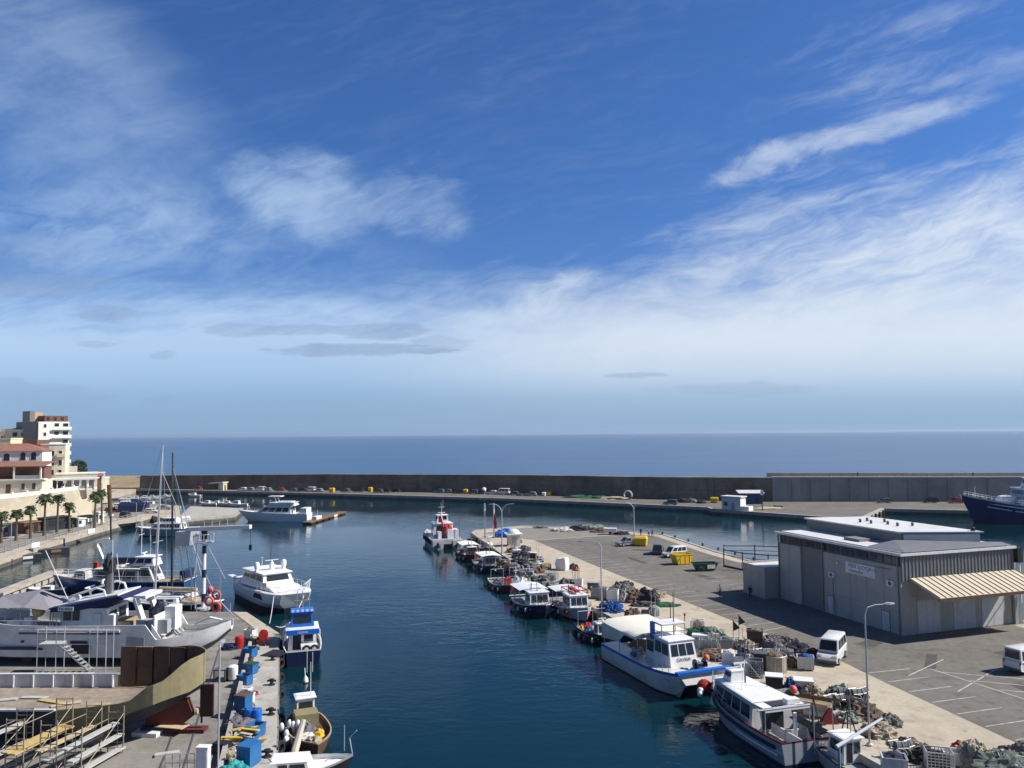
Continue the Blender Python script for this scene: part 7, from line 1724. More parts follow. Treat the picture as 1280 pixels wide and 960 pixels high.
m=MB();m.tube([(10.6,-.05,4.6),(10.6,-.05,.4)],.03,5);m.tube([(12.9,-.05,6.9),(20,-.05,7.05)],.03,5);m.build('conduit','dark_grey',t)
for x in(9.6,18.4):
    o=MB().box(x,x+1.1,-.045,-.004,.03,2.2).build('side_door','light_grey',t);MB().box(x-.08,x+1.18,-.03,-.002,.03,2.28).build('door_frame','dark_grey',o)
for x in(11.5,17.2):MB().box(x,x+.35,-.3,-.02,6.4,6.6).build('wall_lamp','white_gel',t)
# name board on the long wall
sg=MB().box(12.9,17.6,-.07,-.006,WH-1.9,WH-.55).build('sign','white_paint',t)
text('PEIX LLOTJA',.66,'sign_lettering','navy',sg,(15.25,-.078,WH-1.0),(PI/2,0,0),.006);text('CONFRARIA',.42,'sign_lettering','dark_grey',sg,(14.6,-.078,WH-1.6),(PI/2,0,0),.006)
# annex at the far end
m=MB();m.box(-5.0,-.02,-2.25,7.5,0,3.9);ax=m.build('annex','bldg_grey',t);MB().box(-4.9,-.05,-2.1,7.4,3.9,4.02).build('annex_roof','roof_white',ax)
m=MB();m.box(-5.0,-.02,-2.37,-2.252,3.4,4.25);m.box(-5.12,-5.002,-2.37,7.6,3.4,4.25);m.box(-.02,.1,-2.37,-.02,3.4,4.25);m.build('annex_parapet','bldg_grey',ax)
# ------------------------------------------------------------------ steel fence beyond the annex
p=at(905,708,1.36);t=thing('steel_fence','tall blue grey steel frame fence on a low kerb behind the annex','fence',p)
pts=[Vector((0,0,0)),Vector((2.0,-4.0,0)),Vector((5.4,-6.5,0)),Vector((9,-7.4,0))];bk=[Vector((1.2,4.4,0)),Vector((6.5,4.0,0)),Vector((11.0,2.5,0))]
hf=atY(905,687,p.y).z-1.36
m=MB()
for L_1 in(pts,[pts[0]]+bk):
    for i in range(len(L_1)-1):
        m.tube([L_1[i]+Vector((0,0,hf)),L_1[i+1]+Vector((0,0,hf))],.09,6);m.tube([L_1[i]+Vector((0,0,hf*.72)),L_1[i+1]+Vector((0,0,hf*.72))],.05,5)
m.build('rail','rail_blue',t)
for q in pts+bk:MB().tube([q,q+Vector((0,0,hf+.2))],.10,6).build('post','rail_blue',t)
m=MB()
for i in range(len(pts)-1):m.beam(pts[i]+Vector((0,0,.12)),pts[i+1]+Vector((0,0,.12)),.35,.26)
m.build('kerb','black',t)
# ------------------------------------------------------------------ lamps on the pier
GL='street lamps on the fishing pier'
p=at(752,755,1.36);h=atY(752,677,p.y).z-1.36
lamp_single('single armed lamp post between the nets and the apron line',p.x,p.y,1.36,h,R(168),2.4,group=GL)
def lamp_double(label,px,py,top):
    p=at(px,py,1.36);h=atY(px,top,p.y).z-1.36;t=thing('street_lamp',label,'street lamp',p,R(5),GL)
    MB().lathe([(.24,0),(.24,.12),(.13,.2)],8).build('base','galv',t);MB().tube([(0,0,.1),(0,0,h*.84)],[.13,.1],8).build('pole','galv',t,True)
    for s_ in(1,-1):
        a=MB().tube([(0,0,h*.84),(s_*.25,0,h*.92),(s_*.9,0,h*.985),(s_*1.7,0,h)],[.09,.08,.06,.05],6).build('arm','galv',t,True)
        MB().cbox((s_*2.0,0,h),(.75,.24,.1)).build('lamp_head','galv',a)
    return t
lamp_double('double armed lamp post beside the yellow container at the channel edge',793,681,628);lamp_double('double armed lamp post among the boats at the pier head',627.5,694,630)
p=at(1087,932,1.36);h=atY(1082,757,p.y).z-1.36;lamp_single('tall lamp post nearest the viewer on the pier',p.x,p.y,1.36,h,R(15),1.8,group=GL,r0=.07)
for px,lb in((606,'white striped pole left of its twin at the pier head'),(617.5,'white striped pole right of its twin at the pier head')):
    p=at(px,672,1.36);h=atY(px,629,p.y).z-1.36;t=thing('striped_pole',lb,'pole',p);m=MB()
    for k in range(6):m.m(k%2).lathe([(.16,h*k/6),(.16,h*(k+1)/6)],8)
    m.build('shaft',['white_paint','alu'],t,True);MB().lathe([(.3,0),(.3,.2)],8).build('base','concrete_dark',t)
p=at(618,673,1.36);t=thing('red_flag','furled red banner on a pole at the pier head','flag',p);MB().tube([(0,0,0),(0,0,5.4)],.06,6).build('pole','steel',t);MB().loft([[(0,-.1,2.2),(.5,-.1,2.0),(.5,.1,2.0),(0,.1,2.2)],[(-.2,-.1,3.6),(.55,-.12,3.3),(.5,.1,3.3),(-.2,.1,3.6)],[(0,-.05,5.2),(.2,-.05,5.2),(.2,.05,5.2),(0,.05,5.2)]]).build('cloth','red',t)
p=at(642,682,1.36);t=thing('net_kiosk','small cream kiosk with a white domed top at the pier head','kiosk',p,R(10));MB().box(-1.2,1.2,-1.1,1.1,0,2.3).build('wall','cream',t);MB().box(-1.7,1.7,-1.5,1.5,2.3,2.5).build('roof','white_paint',t);MB().blob((0,0,0),(1.3,1.2,.9),5,14,6,.02).build('dome','white_gel',t,True,(0,0,2.5));MB().box(-.5,.5,-1.15,-1.1,0,2.0).build('door','grey_paint',t)
heap('blue tarpaulin covering gear behind the cream kiosk',632,671,(2.6,1.6,1.6),'bright_blue',12,1.36,'tarpaulin','tarpaulin_heap')
# ------------------------------------------------------------------ vehicles and skips
GP='vehicles on the fishing pier'
car('pickup','car_silver','silver pickup beside the yellow container at the channel edge',at(786,682,1.36),R(200),GP)
bwbox_t=bwbox('waste_container','yellow box container beside the silver pickup',801,0,2.6,1.8,1.9,'yellow');bwbox_t.location=at(801,682,1.36)
car('van','car_grey','dark grey van parked left of the white van on the pier',at(823,692,1.36),R(75),GP,'van')
car('van','car_white','white van behind the yellow skip on the pier',at(843,696,1.36),R(205),GP,'van')
def skip(label,px,py,w,d,h,c,rz,z=1.36,marks=None):
    t=thing('skip',label,'skip',at(px,py,z),R(rz));a=.08
    def ring(s,zz):return [(-w/2*s,-d/2,zz),(w/2*s,-d/2,zz),(w/2*s,d/2,zz),(-w/2*s,d/2,zz)]
    m=MB();m.loft([ring(.68,.1),ring(1,h)],cap=False);m.loft([[(x*.96,y*.94,zz) for x,y,zz in ring(.68,.18)],[(x*.96,y*.94,zz) for x,y,zz in ring(1,h)]][::-1],cap=False);m.box(-w*.34,w*.34,-d/2,d/2,.1,.18);m.build('body',c,t)
    m=MB()
    for y in(-d/2,d/2):m.box(-w/2,w/2,y-.06,y+.06,h-.12,h+.04);
    for x in(-w/2,w/2):m.box(x-.06,x+.06,-d/2,d/2,h-.12,h+.04)
    for x in(-w*.22,w*.05,w*.3):m.box(x-.05,x+.05,-d/2-.06,-d/2-.003,.3,h-.12)
    m.build('rim',c,t)
    for y in(-d/2-.1,d/2+.1):MB().lathe([(.09,-.1),(.09,.1)],8,(-w*.28,y,h*.62),'y').build('lifting_lug','steel',t)
    if marks:MB().box(w*.02,w*.36,-d/2-.075,-d/2-.055,h*.35,h*.85).build('label_plate','white_paint',t)
    return t
skip('yellow rubbish skip standing in front of the white van',852,705,3.6,1.9,1.75,'yellow',22)
t=skip('dark green open skip with a white label plate',881,713,3.9,1.9,1.25,'bin_green',8,marks=True)
car('minibus','car_white','white van on the apron behind the row of net crates',at(1047,829,1.36)+Vector((0,1.2,0)),hd(-.55,-.83),GP,'van')
car('minibus','car_white','white van cut by the right edge of the picture',at(1283,838,1.36)+Vector((.5,0,0)),R(20),GP,'van')
# gear by the channel edge
for px,py,r,c,lb,s in((703,664,(2.6,1.2,.9),'net_white','pale net heap at the far edge of the pier, left one',1),(722,663,(2.4,1.2,1.1),'net_dark','dark net heap between two pale ones at the far edge',2),(738,662,(3.4,1.4,1.2),'net_mint','wide pale net heap at the far edge of the pier',3),(752,665,(2.4,1.3,.8),'net_brown','brown net heap next to the white trailer',4),(776,668,(1.8,1.0,.7),'net_dark','dark net heap right of the white trailer',5),(676,660,(1.8,.8,.5),'net_grey','grey net heap nearest the pier head corner',6)):
    heap(lb,px,py,r,c,s+100,1.36)
t=thing('trailer','white boxed trailer at the far edge of the pier','trailer',at(763,668,1.36),R(-10));MB().box(-1.4,1.4,-.8,.8,.5,1.4).build('box','white_paint',t)
for y in(-.85,.85):MB().lathe([(.1,-.08),(.33,-.08),(.33,.08),(.1,.08)],12,(0,y,.33),'y').build('wheel','rubber',t)
MB().beam((1.4,0,.5),(2.4,0,.45),.1).build('drawbar','steel',t)
for k in range(10):
    p=Vector((*PC[2],1.47)).lerp(Vector((*PC[4],1.47)),k/9);bollard('small dark bollard on the channel edge of the pier',p+Vector((-.3,0,0)),.7,'bollards along the channel edge')
for px,py in((905,862),(1025,912),(962,885),(822,800)):
    bollard('black iron bollard on the boat side of the pier',at(px,py,1.4),1.1,'bollards along the boat side of the pier')
# ------------------------------------------------------------------ nets, bins and cages on the apron
ZP=1.37
def cage(label,px,py,w,d,h,c,rz=-17,fill=None,name='net_cage'):
    t=thing(name,label,'cage',at(px,py,ZP),R(rz));m=MB()
    for x in(-w/2,w/2):
        for y in(-d/2,d/2):m.box(x-.035,x+.035,y-.035,y+.035,0,h)
    for z in(.12,h-.03):
        for y in(-d/2,d/2):m.box(-w/2,w/2,y-.03,y+.03,z-.03,z+.03)
        for x in(-w/2,w/2):m.box(x-.03,x+.03,-d/2,d/2,z-.03,z+.03)
    m.build('frame',c,t);m=MB()
    for k in range(1,6):
        z=.12+(h-.15)*k/6
        for y in(-d/2,d/2):m.box(-w/2,w/2,y-.012,y+.012,z-.018,z+.018)
        for x in(-w/2,w/2):m.box(x-.012,x+.012,-d/2,d/2,z-.018,z+.018)
    for k in range(1,7):
        x=-w/2+w*k/7
        for y in(-d/2,d/2):m.box(x-.018,x+.018,y-.012,y+.012,.12,h)
    for k in range(1,6):
        y=-d/2+d*k/6
        for x in(-w/2,w/2):m.box(x-.012,x+.012,y-.018,y+.018,.12,h)
    m.build('mesh_panel',c,t);MB().box(-w/2+.04,w/2-.04,-d/2+.04,d/2-.04,.08,.14).build('floor',c,t)
    if fill:tag(MB().blob((0,0,0),(w*.43,d*.43,h*.8),int(px*3)%89,16,7,.22,2.4).build('net_heap',fill[0],None,False,t.location+Vector((0,0,.15)),R(rz)),fill[1],'net')
    return t
# far group beside the canopied boats
bin_('tall brown box with a white lid at the far net heaps',667,705,1.0,1.0,1.9,'brown',lid='white_paint',z=ZP)
for px,py,r,c,lb,s in((652,697,(1.9,1.3,1.1),'net_navy','dark blue net heap left of the tall brown box',1),(659,706,(1.7,1.2,1.0),'net_dark','black net heap below the tall brown box',2),(648,703,(1.3,1.0,.9),'net_grey','grey net heap under the lamp at the pier head',3),(664,712,(1.5,1.2,1.1),'net_grey','grey net heap near the white covered boat',4),(641,690,(1.3,1.0,.9),'net_brown','brown net heap in front of the cream kiosk',5),(656,688,(1.4,.9,.8),'net_purple','faded violet net heap behind the dark blue one',6),(672,716,(1.1,.9,.9),'net_brown','small brown net heap beside the yellow frame',7)):
    heap(lb,px,py,r,c,s+200,ZP)
cage('yellow metal frame cage left of the tilted white container',683,711,1.4,1.0,.9,'plank',10,('net_beige','beige net inside the yellow frame cage'))
p=at(703,712,ZP);t=thing('white_container','tall white open sided container standing on the apron','container',p,R(-28));MB().loft([[(-.7,-.75,0),(.9,-.75,0),(.9,.75,0),(-.7,.75,0)],[(-1.05,-.8,.9),(.95,-.8,1.0),(.95,.8,1.0),(-1.05,.8,.9)],[(-.75,-.7,1.85),(.75,-.7,1.95),(.75,.7,1.95),(-.75,.7,1.85)]]).build('body','white_paint',t);MB().slab([(-1.03,-.6,.95),(-1.03,.6,.95),(-.80,.55,1.75),(-.80,-.55,1.75)],.05).build('opening','brown',t);MB().box(.2,.78,-.74,.74,1.96,2.03).build('lid','white_gel',t);MB().box(-.9,.9,-.7,.7,-.0,.05).build('base','dark_grey',t)
heap('black tyre pile right of the white container',717,711,(.9,.7,.8),'net_dark',221,ZP)
cage('grey green slatted cage on a white base by the white container',689,726,1.9,1.3,1.3,'galv',-20,('net_mint','pale net filling the slatted cage by the white container'))
t=heap('long grey net roll lying diagonally behind the navy boat',682,734,(2.4,.6,.7),'net_grey',222,ZP,rz=R(-45),rough=.2)
heap('violet net heap next to the white bin with red poles',708,732,(1.4,1.1,1.0),'net_purple',223,ZP)
bin_('white bin with red tipped poles standing in it',724,733,1.0,.9,1.1,'white_paint',z=ZP)
t=thing('marker_poles','bundle of poles with red tops leaning in the white bin','poles',at(722,733,ZP));rr=random.Random(9)
for k in range(6):
    x=rr.uniform(-.3,.3);o=MB().tube([(x,rr.uniform(-.2,.2),.3),(x*3,rr.uniform(-.4,.4),rr.uniform(2.4,3.2))],.03,5).build('pole','wood_pale',t);
MB().blob((0,0,0),(.55,.35,.5),6,10,5,.3).build('flag_cloth','red',t,False,(-.3,0,2.3))
# middle group below the single lamp
bin_('grey green bin under the single armed lamp, left one',745,747,1.25,1.1,1.45,'grey_paint',z=ZP,fill=('net_dark','dark net in the left grey green bin'))
bin_('grey bin under the single armed lamp, right one',755,748,1.2,1.1,1.4,'stucco_beige' if False else 'grey_paint',z=ZP,fill=('net_grey','grey net in the right grey green bin'))
bin_('low grey bin behind the two grey green bins',742,737,1.6,1.2,1.0,'dark_grey',z=ZP,lid='grey_paint')
bin_('white lattice bin right of the single armed lamp',766,750,1.5,1.2,1.4,'white_paint',z=ZP,fill=('net_grey','grey net heaped over the white lattice bin'))
for px,py,r,c,lb,s in((781,752,(.75,.7,1.5),'net_white','tall white sack beside the white lattice bin',1),(777,742,(1.7,1.2,1.5),'net_grey','big grey net heap behind the white sack',2),(781,736,(1.3,.8,1.1),'net_dark','black net heap topping the grey one at the asphalt edge',3),(793,752,(1.3,1.1,1.5),'net_brown','brown net heap between the sack and the black heap',4),(809,752,(1.7,1.3,1.6),'net_dark','large black net heap near the green net',5),(821,746,(1.3,.9,1.0),'net_beige','beige net heap at the asphalt edge beyond the black one',6),(806,757,(1.9,.7,.5),'net_navy','flat dark net strip in front of the large black heap',7),(827,757,(2.3,1.0,.4),'net_green','bright green net spread on the apron',8),(765,764,(1.5,1.2,1.2),'net_blue','bright blue net heap at the foot of the lamp',9),(757,760,(.9,.8,.8),'net_navy','navy net heap left of the bright blue one',10),(791,772,(1.15,.9,1.0),'net_brown','round reddish brown net heap alone on the apron',11),(801,778,(1.25,.8,.9),'net_brown','grey brown net heap in front of the reddish one',12),(776,785,(1.1,.8,.6),'net_grey','pile of grey anchors and chain by the cream canopy',13),(768,790,(.9,.7,.5),'net_dark','dark chain heap beside the little black boat',14)):
    heap(lb,px,py,r,c,s+240,ZP)
tag(MB().box(-1.0,1.0,-.7,.7,0,.15).build('pallet','tan',None,False,at(741,757,ZP),R(-17)),'pale wooden pallet lying near the grey hulled boat','pallet')
crates(['pale violet crate at the base of the short stack near the round trap','white crate topping the short stack near the round trap'],807,771,'net_purple',2,1.0,.6,.4,group='crates by the round trap',z=ZP)
p=at(818,769,ZP);t=thing('round_trap','grey domed fish trap with pale bars on the apron','trap',p);MB().lathe([(.72,0),(.72,.7),(.55,1.05),(.2,1.2)],14).build('net_body','net_mint',t);m=MB()
for k in range(8):a=2*PI*k/8;m.tube([(.75*math.cos(a),.75*math.sin(a),0),(.75*math.cos(a),.75*math.sin(a),.72),(.56*math.cos(a),.56*math.sin(a),1.07)],.035,4)
m.build('frame','white_paint',t)
for px,py,lb,hh in((855.5,797,'rusty pole with a lamp standing on the apron beside the catamaran',3.0),(873,787,'thin short pole on the empty apron',1.0)):
    t=thing('apron_pole',lb,'pole',at(px-17,py-8,ZP));MB().tube([(0,0,0),(0,0,hh)],.05,6).build('shaft','brown',t);MB().cbox((0,0,hh),(.2,.2,.25)).build('lamp','dark_grey',t)
# group right of the catamaran cabin
cage('white slatted crate at the back of the green nets',872,787,1.5,1.1,1.1,'white_paint',-17,('net_brown','brown net inside the white slatted crate'))
for px,py,r,c,lb,s in((880,794,(1.9,1.0,.8),'net_green','dark green net heap below the white slatted crate',1),(894,802,(1.4,1.1,1.4),'net_mint','mint green net mound right of the white slatted crate',2),(894,819,(1.8,.9,.6),'net_red' if False else 'net_brown','flat rust brown net beside the grey cages',3),(899,825,(1.7,.6,.45),'net_dark','black flat net and white sheet in front of the rust brown net',4),(932,815,(1.3,1.0,1.1),'net_beige','beige net heap left of the tall dark crate stack',5),(963,816,(1.5,1.1,1.3),'net_purple','violet grey net heap beyond the round beige cage',6),(966,806,(1.7,.9,1.0),'net_grey','grey net heap at the asphalt edge behind the violet one',7),(989,832,(.7,.8,.9),'net_brown','narrow rust net heap between two grey bins',8),(980,806,(1.6,.7,.8),'net_dark','black net row at the asphalt edge, left end',9),(996,814,(1.7,.7,.8),'net_navy','dark blue net row at the asphalt edge, middle',10),(1012,820,(1.4,.7,.7),'net_dark','black net row at the asphalt edge, right end',11)):
    heap(lb,px,py,r,c,s+280,ZP)
bin_('long white lidded low box beside the mint net mound',876,803,1.7,.9,.75,'white_paint',z=ZP,lid='white_gel')
bin_('grey bin in front of the long white low box',870,812,1.3,1.1,1.15,'grey_paint',z=ZP)
cage('grey wire cage packed with net, right of the grey bin',882,814,1.2,1.1,1.3,'galv',-17,('net_grey','grey net packed in the left wire cage'))
cage('grey wire cage nearest the rust brown net',894,815,1.2,1.1,1.4,'galv',-17,('net_mint','pale net packed in the right wire cage'))
bin_('grey bin below the black flags',909,813,1.2,1.1,1.2,'grey_paint',z=ZP,fill=('net_grey','grey net in the bin below the flags'))
cage('small white cage beside the bin with flags',917,811,1.0,.9,1.1,'white_paint',-17,('net_white','white floats and net in the small white cage'))
for px,py,lb in((917,812,'black flag marker standing in the bin, left one'),(924,804,'black flag marker at the edge of the asphalt, right one')):
    t=thing('flag_marker',lb,'flag',at(px,py,ZP));MB().tube([(0,0,0),(0,0,3.1)],.03,5).build('pole','wood',t);MB().add([(0,0,3.0),(.75,.05,2.2),(.05,0,1.9),(0,.03,3.0),(.75,.08,2.2),(.05,.03,1.9)],[(0,1,2),(5,4,3),(0,3,4,1),(1,4,5,2),(2,5,3,0)]).build('cloth','black',t)
bin_('tall white slatted bin, left one of the pair in front',912,836,1.35,1.15,1.6,'white_paint',z=ZP,fill=('net_white','white net in the left tall bin'))
bin_('tall white slatted bin, right one of the pair in front',928,841,1.4,1.2,1.6,'white_paint',z=ZP,fill=('net_navy','navy net in the right tall bin'))
heap('navy blue net stretched between the tall white bins',929,829,(1.3,1.1,1.5),'net_navy',301,ZP)
cage('navy wire cage with pale bars in front of the tall white bins',944,845,1.4,1.2,1.5,'steel',-17,('net_navy','navy net filling the front wire cage'))
bin_('black bin between the navy cage and the round beige cage',951,838,1.2,1.1,1.6,'black',z=ZP,lid='dark_grey')
bin_('tall dark crate stack at the edge of the asphalt',944,812,1.6,1.3,2.0,'brown',z=ZP,fill=('net_grey','grey net on the tall dark crate stack'))
p=at(969,839,ZP);t=thing('round_cage','round beige netting cage filled with brown net','cage',p);MB().lathe([(1.0,0),(1.05,.4),(1.05,1.5),(.98,1.55),(.9,1.4),(.9,.1)],18).build('net_wall','net_beige',t);m=MB();m.torus((0,0,1.55),1.05,.05,'z',18,5)
for k in range(10):a=2*PI*k/10;m.tube([(1.07*math.cos(a),1.07*math.sin(a),0),(1.07*math.cos(a),1.07*math.sin(a),1.55)],.035,4)
m.build('frame','galv',t);tag(MB().blob((0,0,0),(.85,.85,.45),8,14,6,.3).build('net_heap','net_brown',None,False,p+Vector((0,0,1.35))),'brown net piled in the round beige cage','net')
bin_('grey bin at the far side of the narrow rust heap',983,827,1.3,1.1,1.1,'grey_paint',z=ZP,fill=('net_grey','grey net in the far grey bin'))
bin_('grey ribbed bin with blue net nearest the white van',1007,836,1.5,1.2,1.2,'light_grey',z=ZP,fill=('net_blue','blue net in the ribbed grey bin'))
# group behind the cruiser
bin_('black bin with a white lid behind the cruiser roof',968,866,1.4,1.2,1.45,'black',z=ZP,lid='white_gel')
bin_('long dark bin loaded with grey green net behind the cruiser',983,883,2.4,1.2,1.2,'black',z=ZP,fill=('net_mint','grey green net on the long dark bin'))
heap('blue net heap next to the white lidded bin',991,868,(.8,.8,1.3),'net_blue',311,ZP)
bin_('pale bin with a hollow white lid beyond the red buoy',1005,868,1.5,1.2,1.2,'net_white' if False else 'cream',z=ZP,lid='white_gel')
heap('beige net heap right of the pale lidded bin',1017,873,(.9,.8,1.0),'net_beige',312,ZP)
p=at(1008,890,ZP);t=thing('wooden_trough','long pale wooden trough holding poles and a red buoy','trough',p,R(-38));m=MB();m.loft([[(-1.7,-.5,0),(1.7,-.5,0),(1.7,.5,0),(-1.7,.5,0)],[(-1.9,-.75,1.1),(1.9,-.75,1.1),(1.9,.75,1.1),(-1.9,.75,1.1)]]);m.build('body','tan',t)
for k in range(5):MB().tube([(-1.0+.1*k,-.4+.2*k,1.2),(2.3+.1*k,-.45+.22*k,1.35)],.05,5).build('pole','wood',t)
tag(MB().sphere((0,0,0),.33,12,8).build('red_buoy','coral',None,True,p+Vector((-.7,.9,1.5))),'round red buoy lying on the wooden trough','buoy')
t=tag(MB().tube([(-.9,0,.3),(.9,0,.3)],.3,10).build('white_roll','net_white',None,True,at(1020,896,ZP),R(-25)),'white rolled sheet lying below the wooden trough','roll')
tag(MB().loft([[(-.7,-.4,0),(.7,-.4,0),(.5,.4,0),(-.5,.4,0)],[(.1,-.1,1.1),(.25,-.1,1.1),(.25,.1,1.1),(.1,.1,1.1)]]).build('anchor_cover','dark_red',None,False,at(1035,903,ZP)),'dark red pointed cover at the end of the wooden trough','cover')
for px,py,r,c,lb,s in((1048,873,(1.2,1.0,1.0),'net_teal','grey green net heap right of the beige one',1),(1064,884,(1.3,1.0,.8),'net_dark','dark net heap right of the grey green one',2),(1080,896,(1.4,1.1,1.0),'net_brown','brown net heap by the tall near lamp post',3),(1057,900,(1.0,.8,.6),'net_mint','pale mint net heap in front of the dark one',4),(1112,905,(1.0,.8,.7),'net_grey','grey net heap right of the near lamp post',5),(1098,918,(1.3,1.0,.8),'net_beige','beige net heap below the grey one by the lamp',6),(1135,934,(1.0,.8,.6),'net_brown','brown net heap above the bottom row of bins',7),(1204,945,(.8,.7,.9),'net_red','red net heap at the bottom right',8),(1219,958,(1.2,.9,1.6),'net_beige','tall beige net hump beside the red one',9),(1255,968,(2.2,1.4,1.3),'net_teal','grey teal net mound at the bottom right corner',10),(1262,943,(1.0,.7,.5),'net_dark','small dark net heap alone on the apron at right',11),(1279,950,(.7,.7,1.1),'net_grey','grey net heap cut by the right edge',12),(1155,950,(1.2,.8,.8),'net_dark','black net heap in the bottom row',13)):
    heap(lb,px,py,r,c,s+320,ZP)
bin_('grey bin at the bottom edge left of the black heap',1118,966,1.5,1.2,1.1,'light_grey',z=ZP,fill=('net_navy','navy net in the grey bin at the bottom edge'))
cage('grey wire cage at the bottom edge right of the black heap',1174,962,1.6,1.2,1.3,'galv',-17,('net_dark','dark net in the wire cage at the bottom edge'))
bin_('white bin between the bottom cage and the red net',1190,955,1.1,1.0,.9,'white_paint',z=ZP)
p=at(1061,930,ZP);t=thing('pole_tripod','black three legged pole stand near the quay edge','tripod',p);m=MB()
for a in range(3):m.tube([(.8*math.cos(a*2.1),.8*math.sin(a*2.1),0),(0,0,2.6)],.05,5)
m.build('legs','black',t);MB().tube([(0,0,2.4),(0,0,3.2)],.05,5).build('top_pole','black',t)
# ------------------------------------------------------------------ people
def person(label,p,rz,shirt,legs,pose='walk',hair='hair',s=1.,holding=None):
    t=thing('person',label,'person',p,rz)
    st=.28 if pose=='walk' else .07
    J={'pel':(0,0,.95,.135),'wai':(0,0,1.10,.125),'che':(.01,0,1.32,.155),'nek':(.02,0,1.47,.065),'hd0':(.03,0,1.56,.075),'hd1':(.035,0,1.68,.085),
       'hl':(0,.10,.90,.095),'kl':(st*.55+.03,.11,.50,.065),'al':(st*.55-.05,.11,.09,.045),'tl':(st*.55+.12,.12,.04,.04),
       'hr':(0,-.10,.90,.095),'kr':(-st*.1+.02,-.11,.50,.065),'ar':(-st*.95,-.11,.10,.045),'tr':(-st*.85+.12,-.12,.04,.04),
       'sl':(0,.19,1.40,.065),'el':(-.10,.25,1.13,.047),'wl':(-.02 if pose=='walk' else .12,.25,.90,.034),'fl':(.02 if pose=='walk' else .16,.25,.82,.028),
       'sr':(0,-.19,1.40,.065),'er':(.06,-.25,1.14,.047),'wr':(.20,-.24,.95,.034),'fr':(.25,-.23,.88,.028)}
    E_=[('pel','wai'),('wai','che'),('che','nek'),('nek','hd0'),('hd0','hd1'),('pel','hl'),('hl','kl'),('kl','al'),('al','tl'),('pel','hr'),('hr','kr'),('kr','ar'),('ar','tr'),('che','sl'),('sl','el'),('el','wl'),('wl','fl'),('che','sr'),('sr','er'),('er','wr'),('wr','fr')]
    ks=list(J);me=bpy.data.meshes.new('body');me.from_pydata([J[k][:3] for k in ks],[(ks.index(a),ks.index(b)) for a,b in E_],[])
    o=bpy.data.objects.new('body',me);COL.objects.link(o);o.modifiers.new('skin','SKIN')
    for i,k in enumerate(ks):
        v=me.skin_vertices[0].data[i];v.radius=(J[k][3],J[k][3]*(1.25 if k in('che','wai','pel') else 1));v.use_root=(k=='pel')
    o.modifiers.new('sub','SUBSURF').levels=1;o.modifiers['sub'].render_levels=1
    bpy.context.view_layer.update();dg=bpy.context.evaluated_depsgraph_get();nm=bpy.data.meshes.new_from_object(o.evaluated_get(dg));bpy.data.objects.remove(o)
    o=bpy.data.objects.new('body',nm);COL.objects.link(o);o.parent=t;o.scale=(s,s,s)
    nm.materials.clear()
    for k in('skin',shirt,legs,'black'):nm.materials.append(pal(k))
    for f in nm.polygons:
        c=f.center;f.use_smooth=True
        f.material_index=0 if (c.z>1.49 or (abs(c.y)>.2 and c.z<1.0 and c.z>.75)) else (1 if c.z>.98 or (abs(c.y)>.19 and c.z>.9) else (3 if c.z<.10 else 2))
    # fingers and thumbs
    m=MB()
    for k,sd in(('fl',1),('fr',-1)):
        x,y,z,_=J[k]
        for i,l in enumerate((.07,.08,.075,.06)):m.tube([(x-.03+.02*i,y,z-.0),(x-.025+.021*i,y,z-l*.6),(x-.015+.021*i,y-sd*.012,z-l)],[.009,.009,.007],5)
        m.tube([(x+.02,y,z+.03),(x+.05,y-sd*.01,z-.01),(x+.055,y-sd*.015,z-.04)],[.011,.01,.008],5)
    m.build('fingers','skin',o)
    h=MB();h.blob((.02,0,1.66),(.108,.098,.115),3,12,6,.05);h.build('hair',hair,o)
    f=MB();f.cbox((.125,0,1.635),(.03,.025,.04));f.build('nose','skin',o)
    f=MB()
    for y in(-.035,.035):f.sphere((.112,y,1.665),.012,6,4)
    f.cbox((.115,0,1.59),(.01,.045,.012));f.build('face_features','black',o)
    return t
person('person in a white shirt and dark trousers walking past the annex',at(900,747,1.37),R(200),'cloth_white','cloth_dark')
person('person in dark clothes standing in the shade by the annex wall',at(940,748,1.37)+Vector((-.2,0,0)),R(240),'cloth_dark','cloth_dark','stand')
person('person in dark clothes standing alone left of the pair at the channel edge',at(801,670,1.37),R(60),'cloth_dark','cloth_dark','stand')
person('person in a white shirt in the pair at the channel edge',at(811,671,1.37),R(80),'cloth_white','cloth_blue','stand')
person('person in a blue jacket in the pair at the channel edge',at(815.5,671,1.37),R(120),'cloth_blue','cloth_dark','walk')
pw=lambda px:Vector((atY(px,597,252.3).x,252.3+ (0),9.02))
person('person in dark clothes walking on top of the sea wall, left one',Vector((atY(1072,596,253.2).x,253.0,9.2)),R(0),'cloth_dark','cloth_dark')
person('person in dark clothes standing on top of the sea wall near the ship',Vector((atY(1218,596,248).x,248.7,9.05)),R(90),'cloth_dark','cloth_blue','stand')
for k in range(7):
    x=96+7.6*k;tag(MB().lathe([(.3,0),(.3,.5),(.15,.7)],8).build('lamp_bollard','dark_grey',None,False,(x,WB[4].y+(WB[5].y-WB[4].y)*(x-84)/66+3.2,9.0)),'short dark post on the walkway of the sea wall','post','posts on the sea wall')

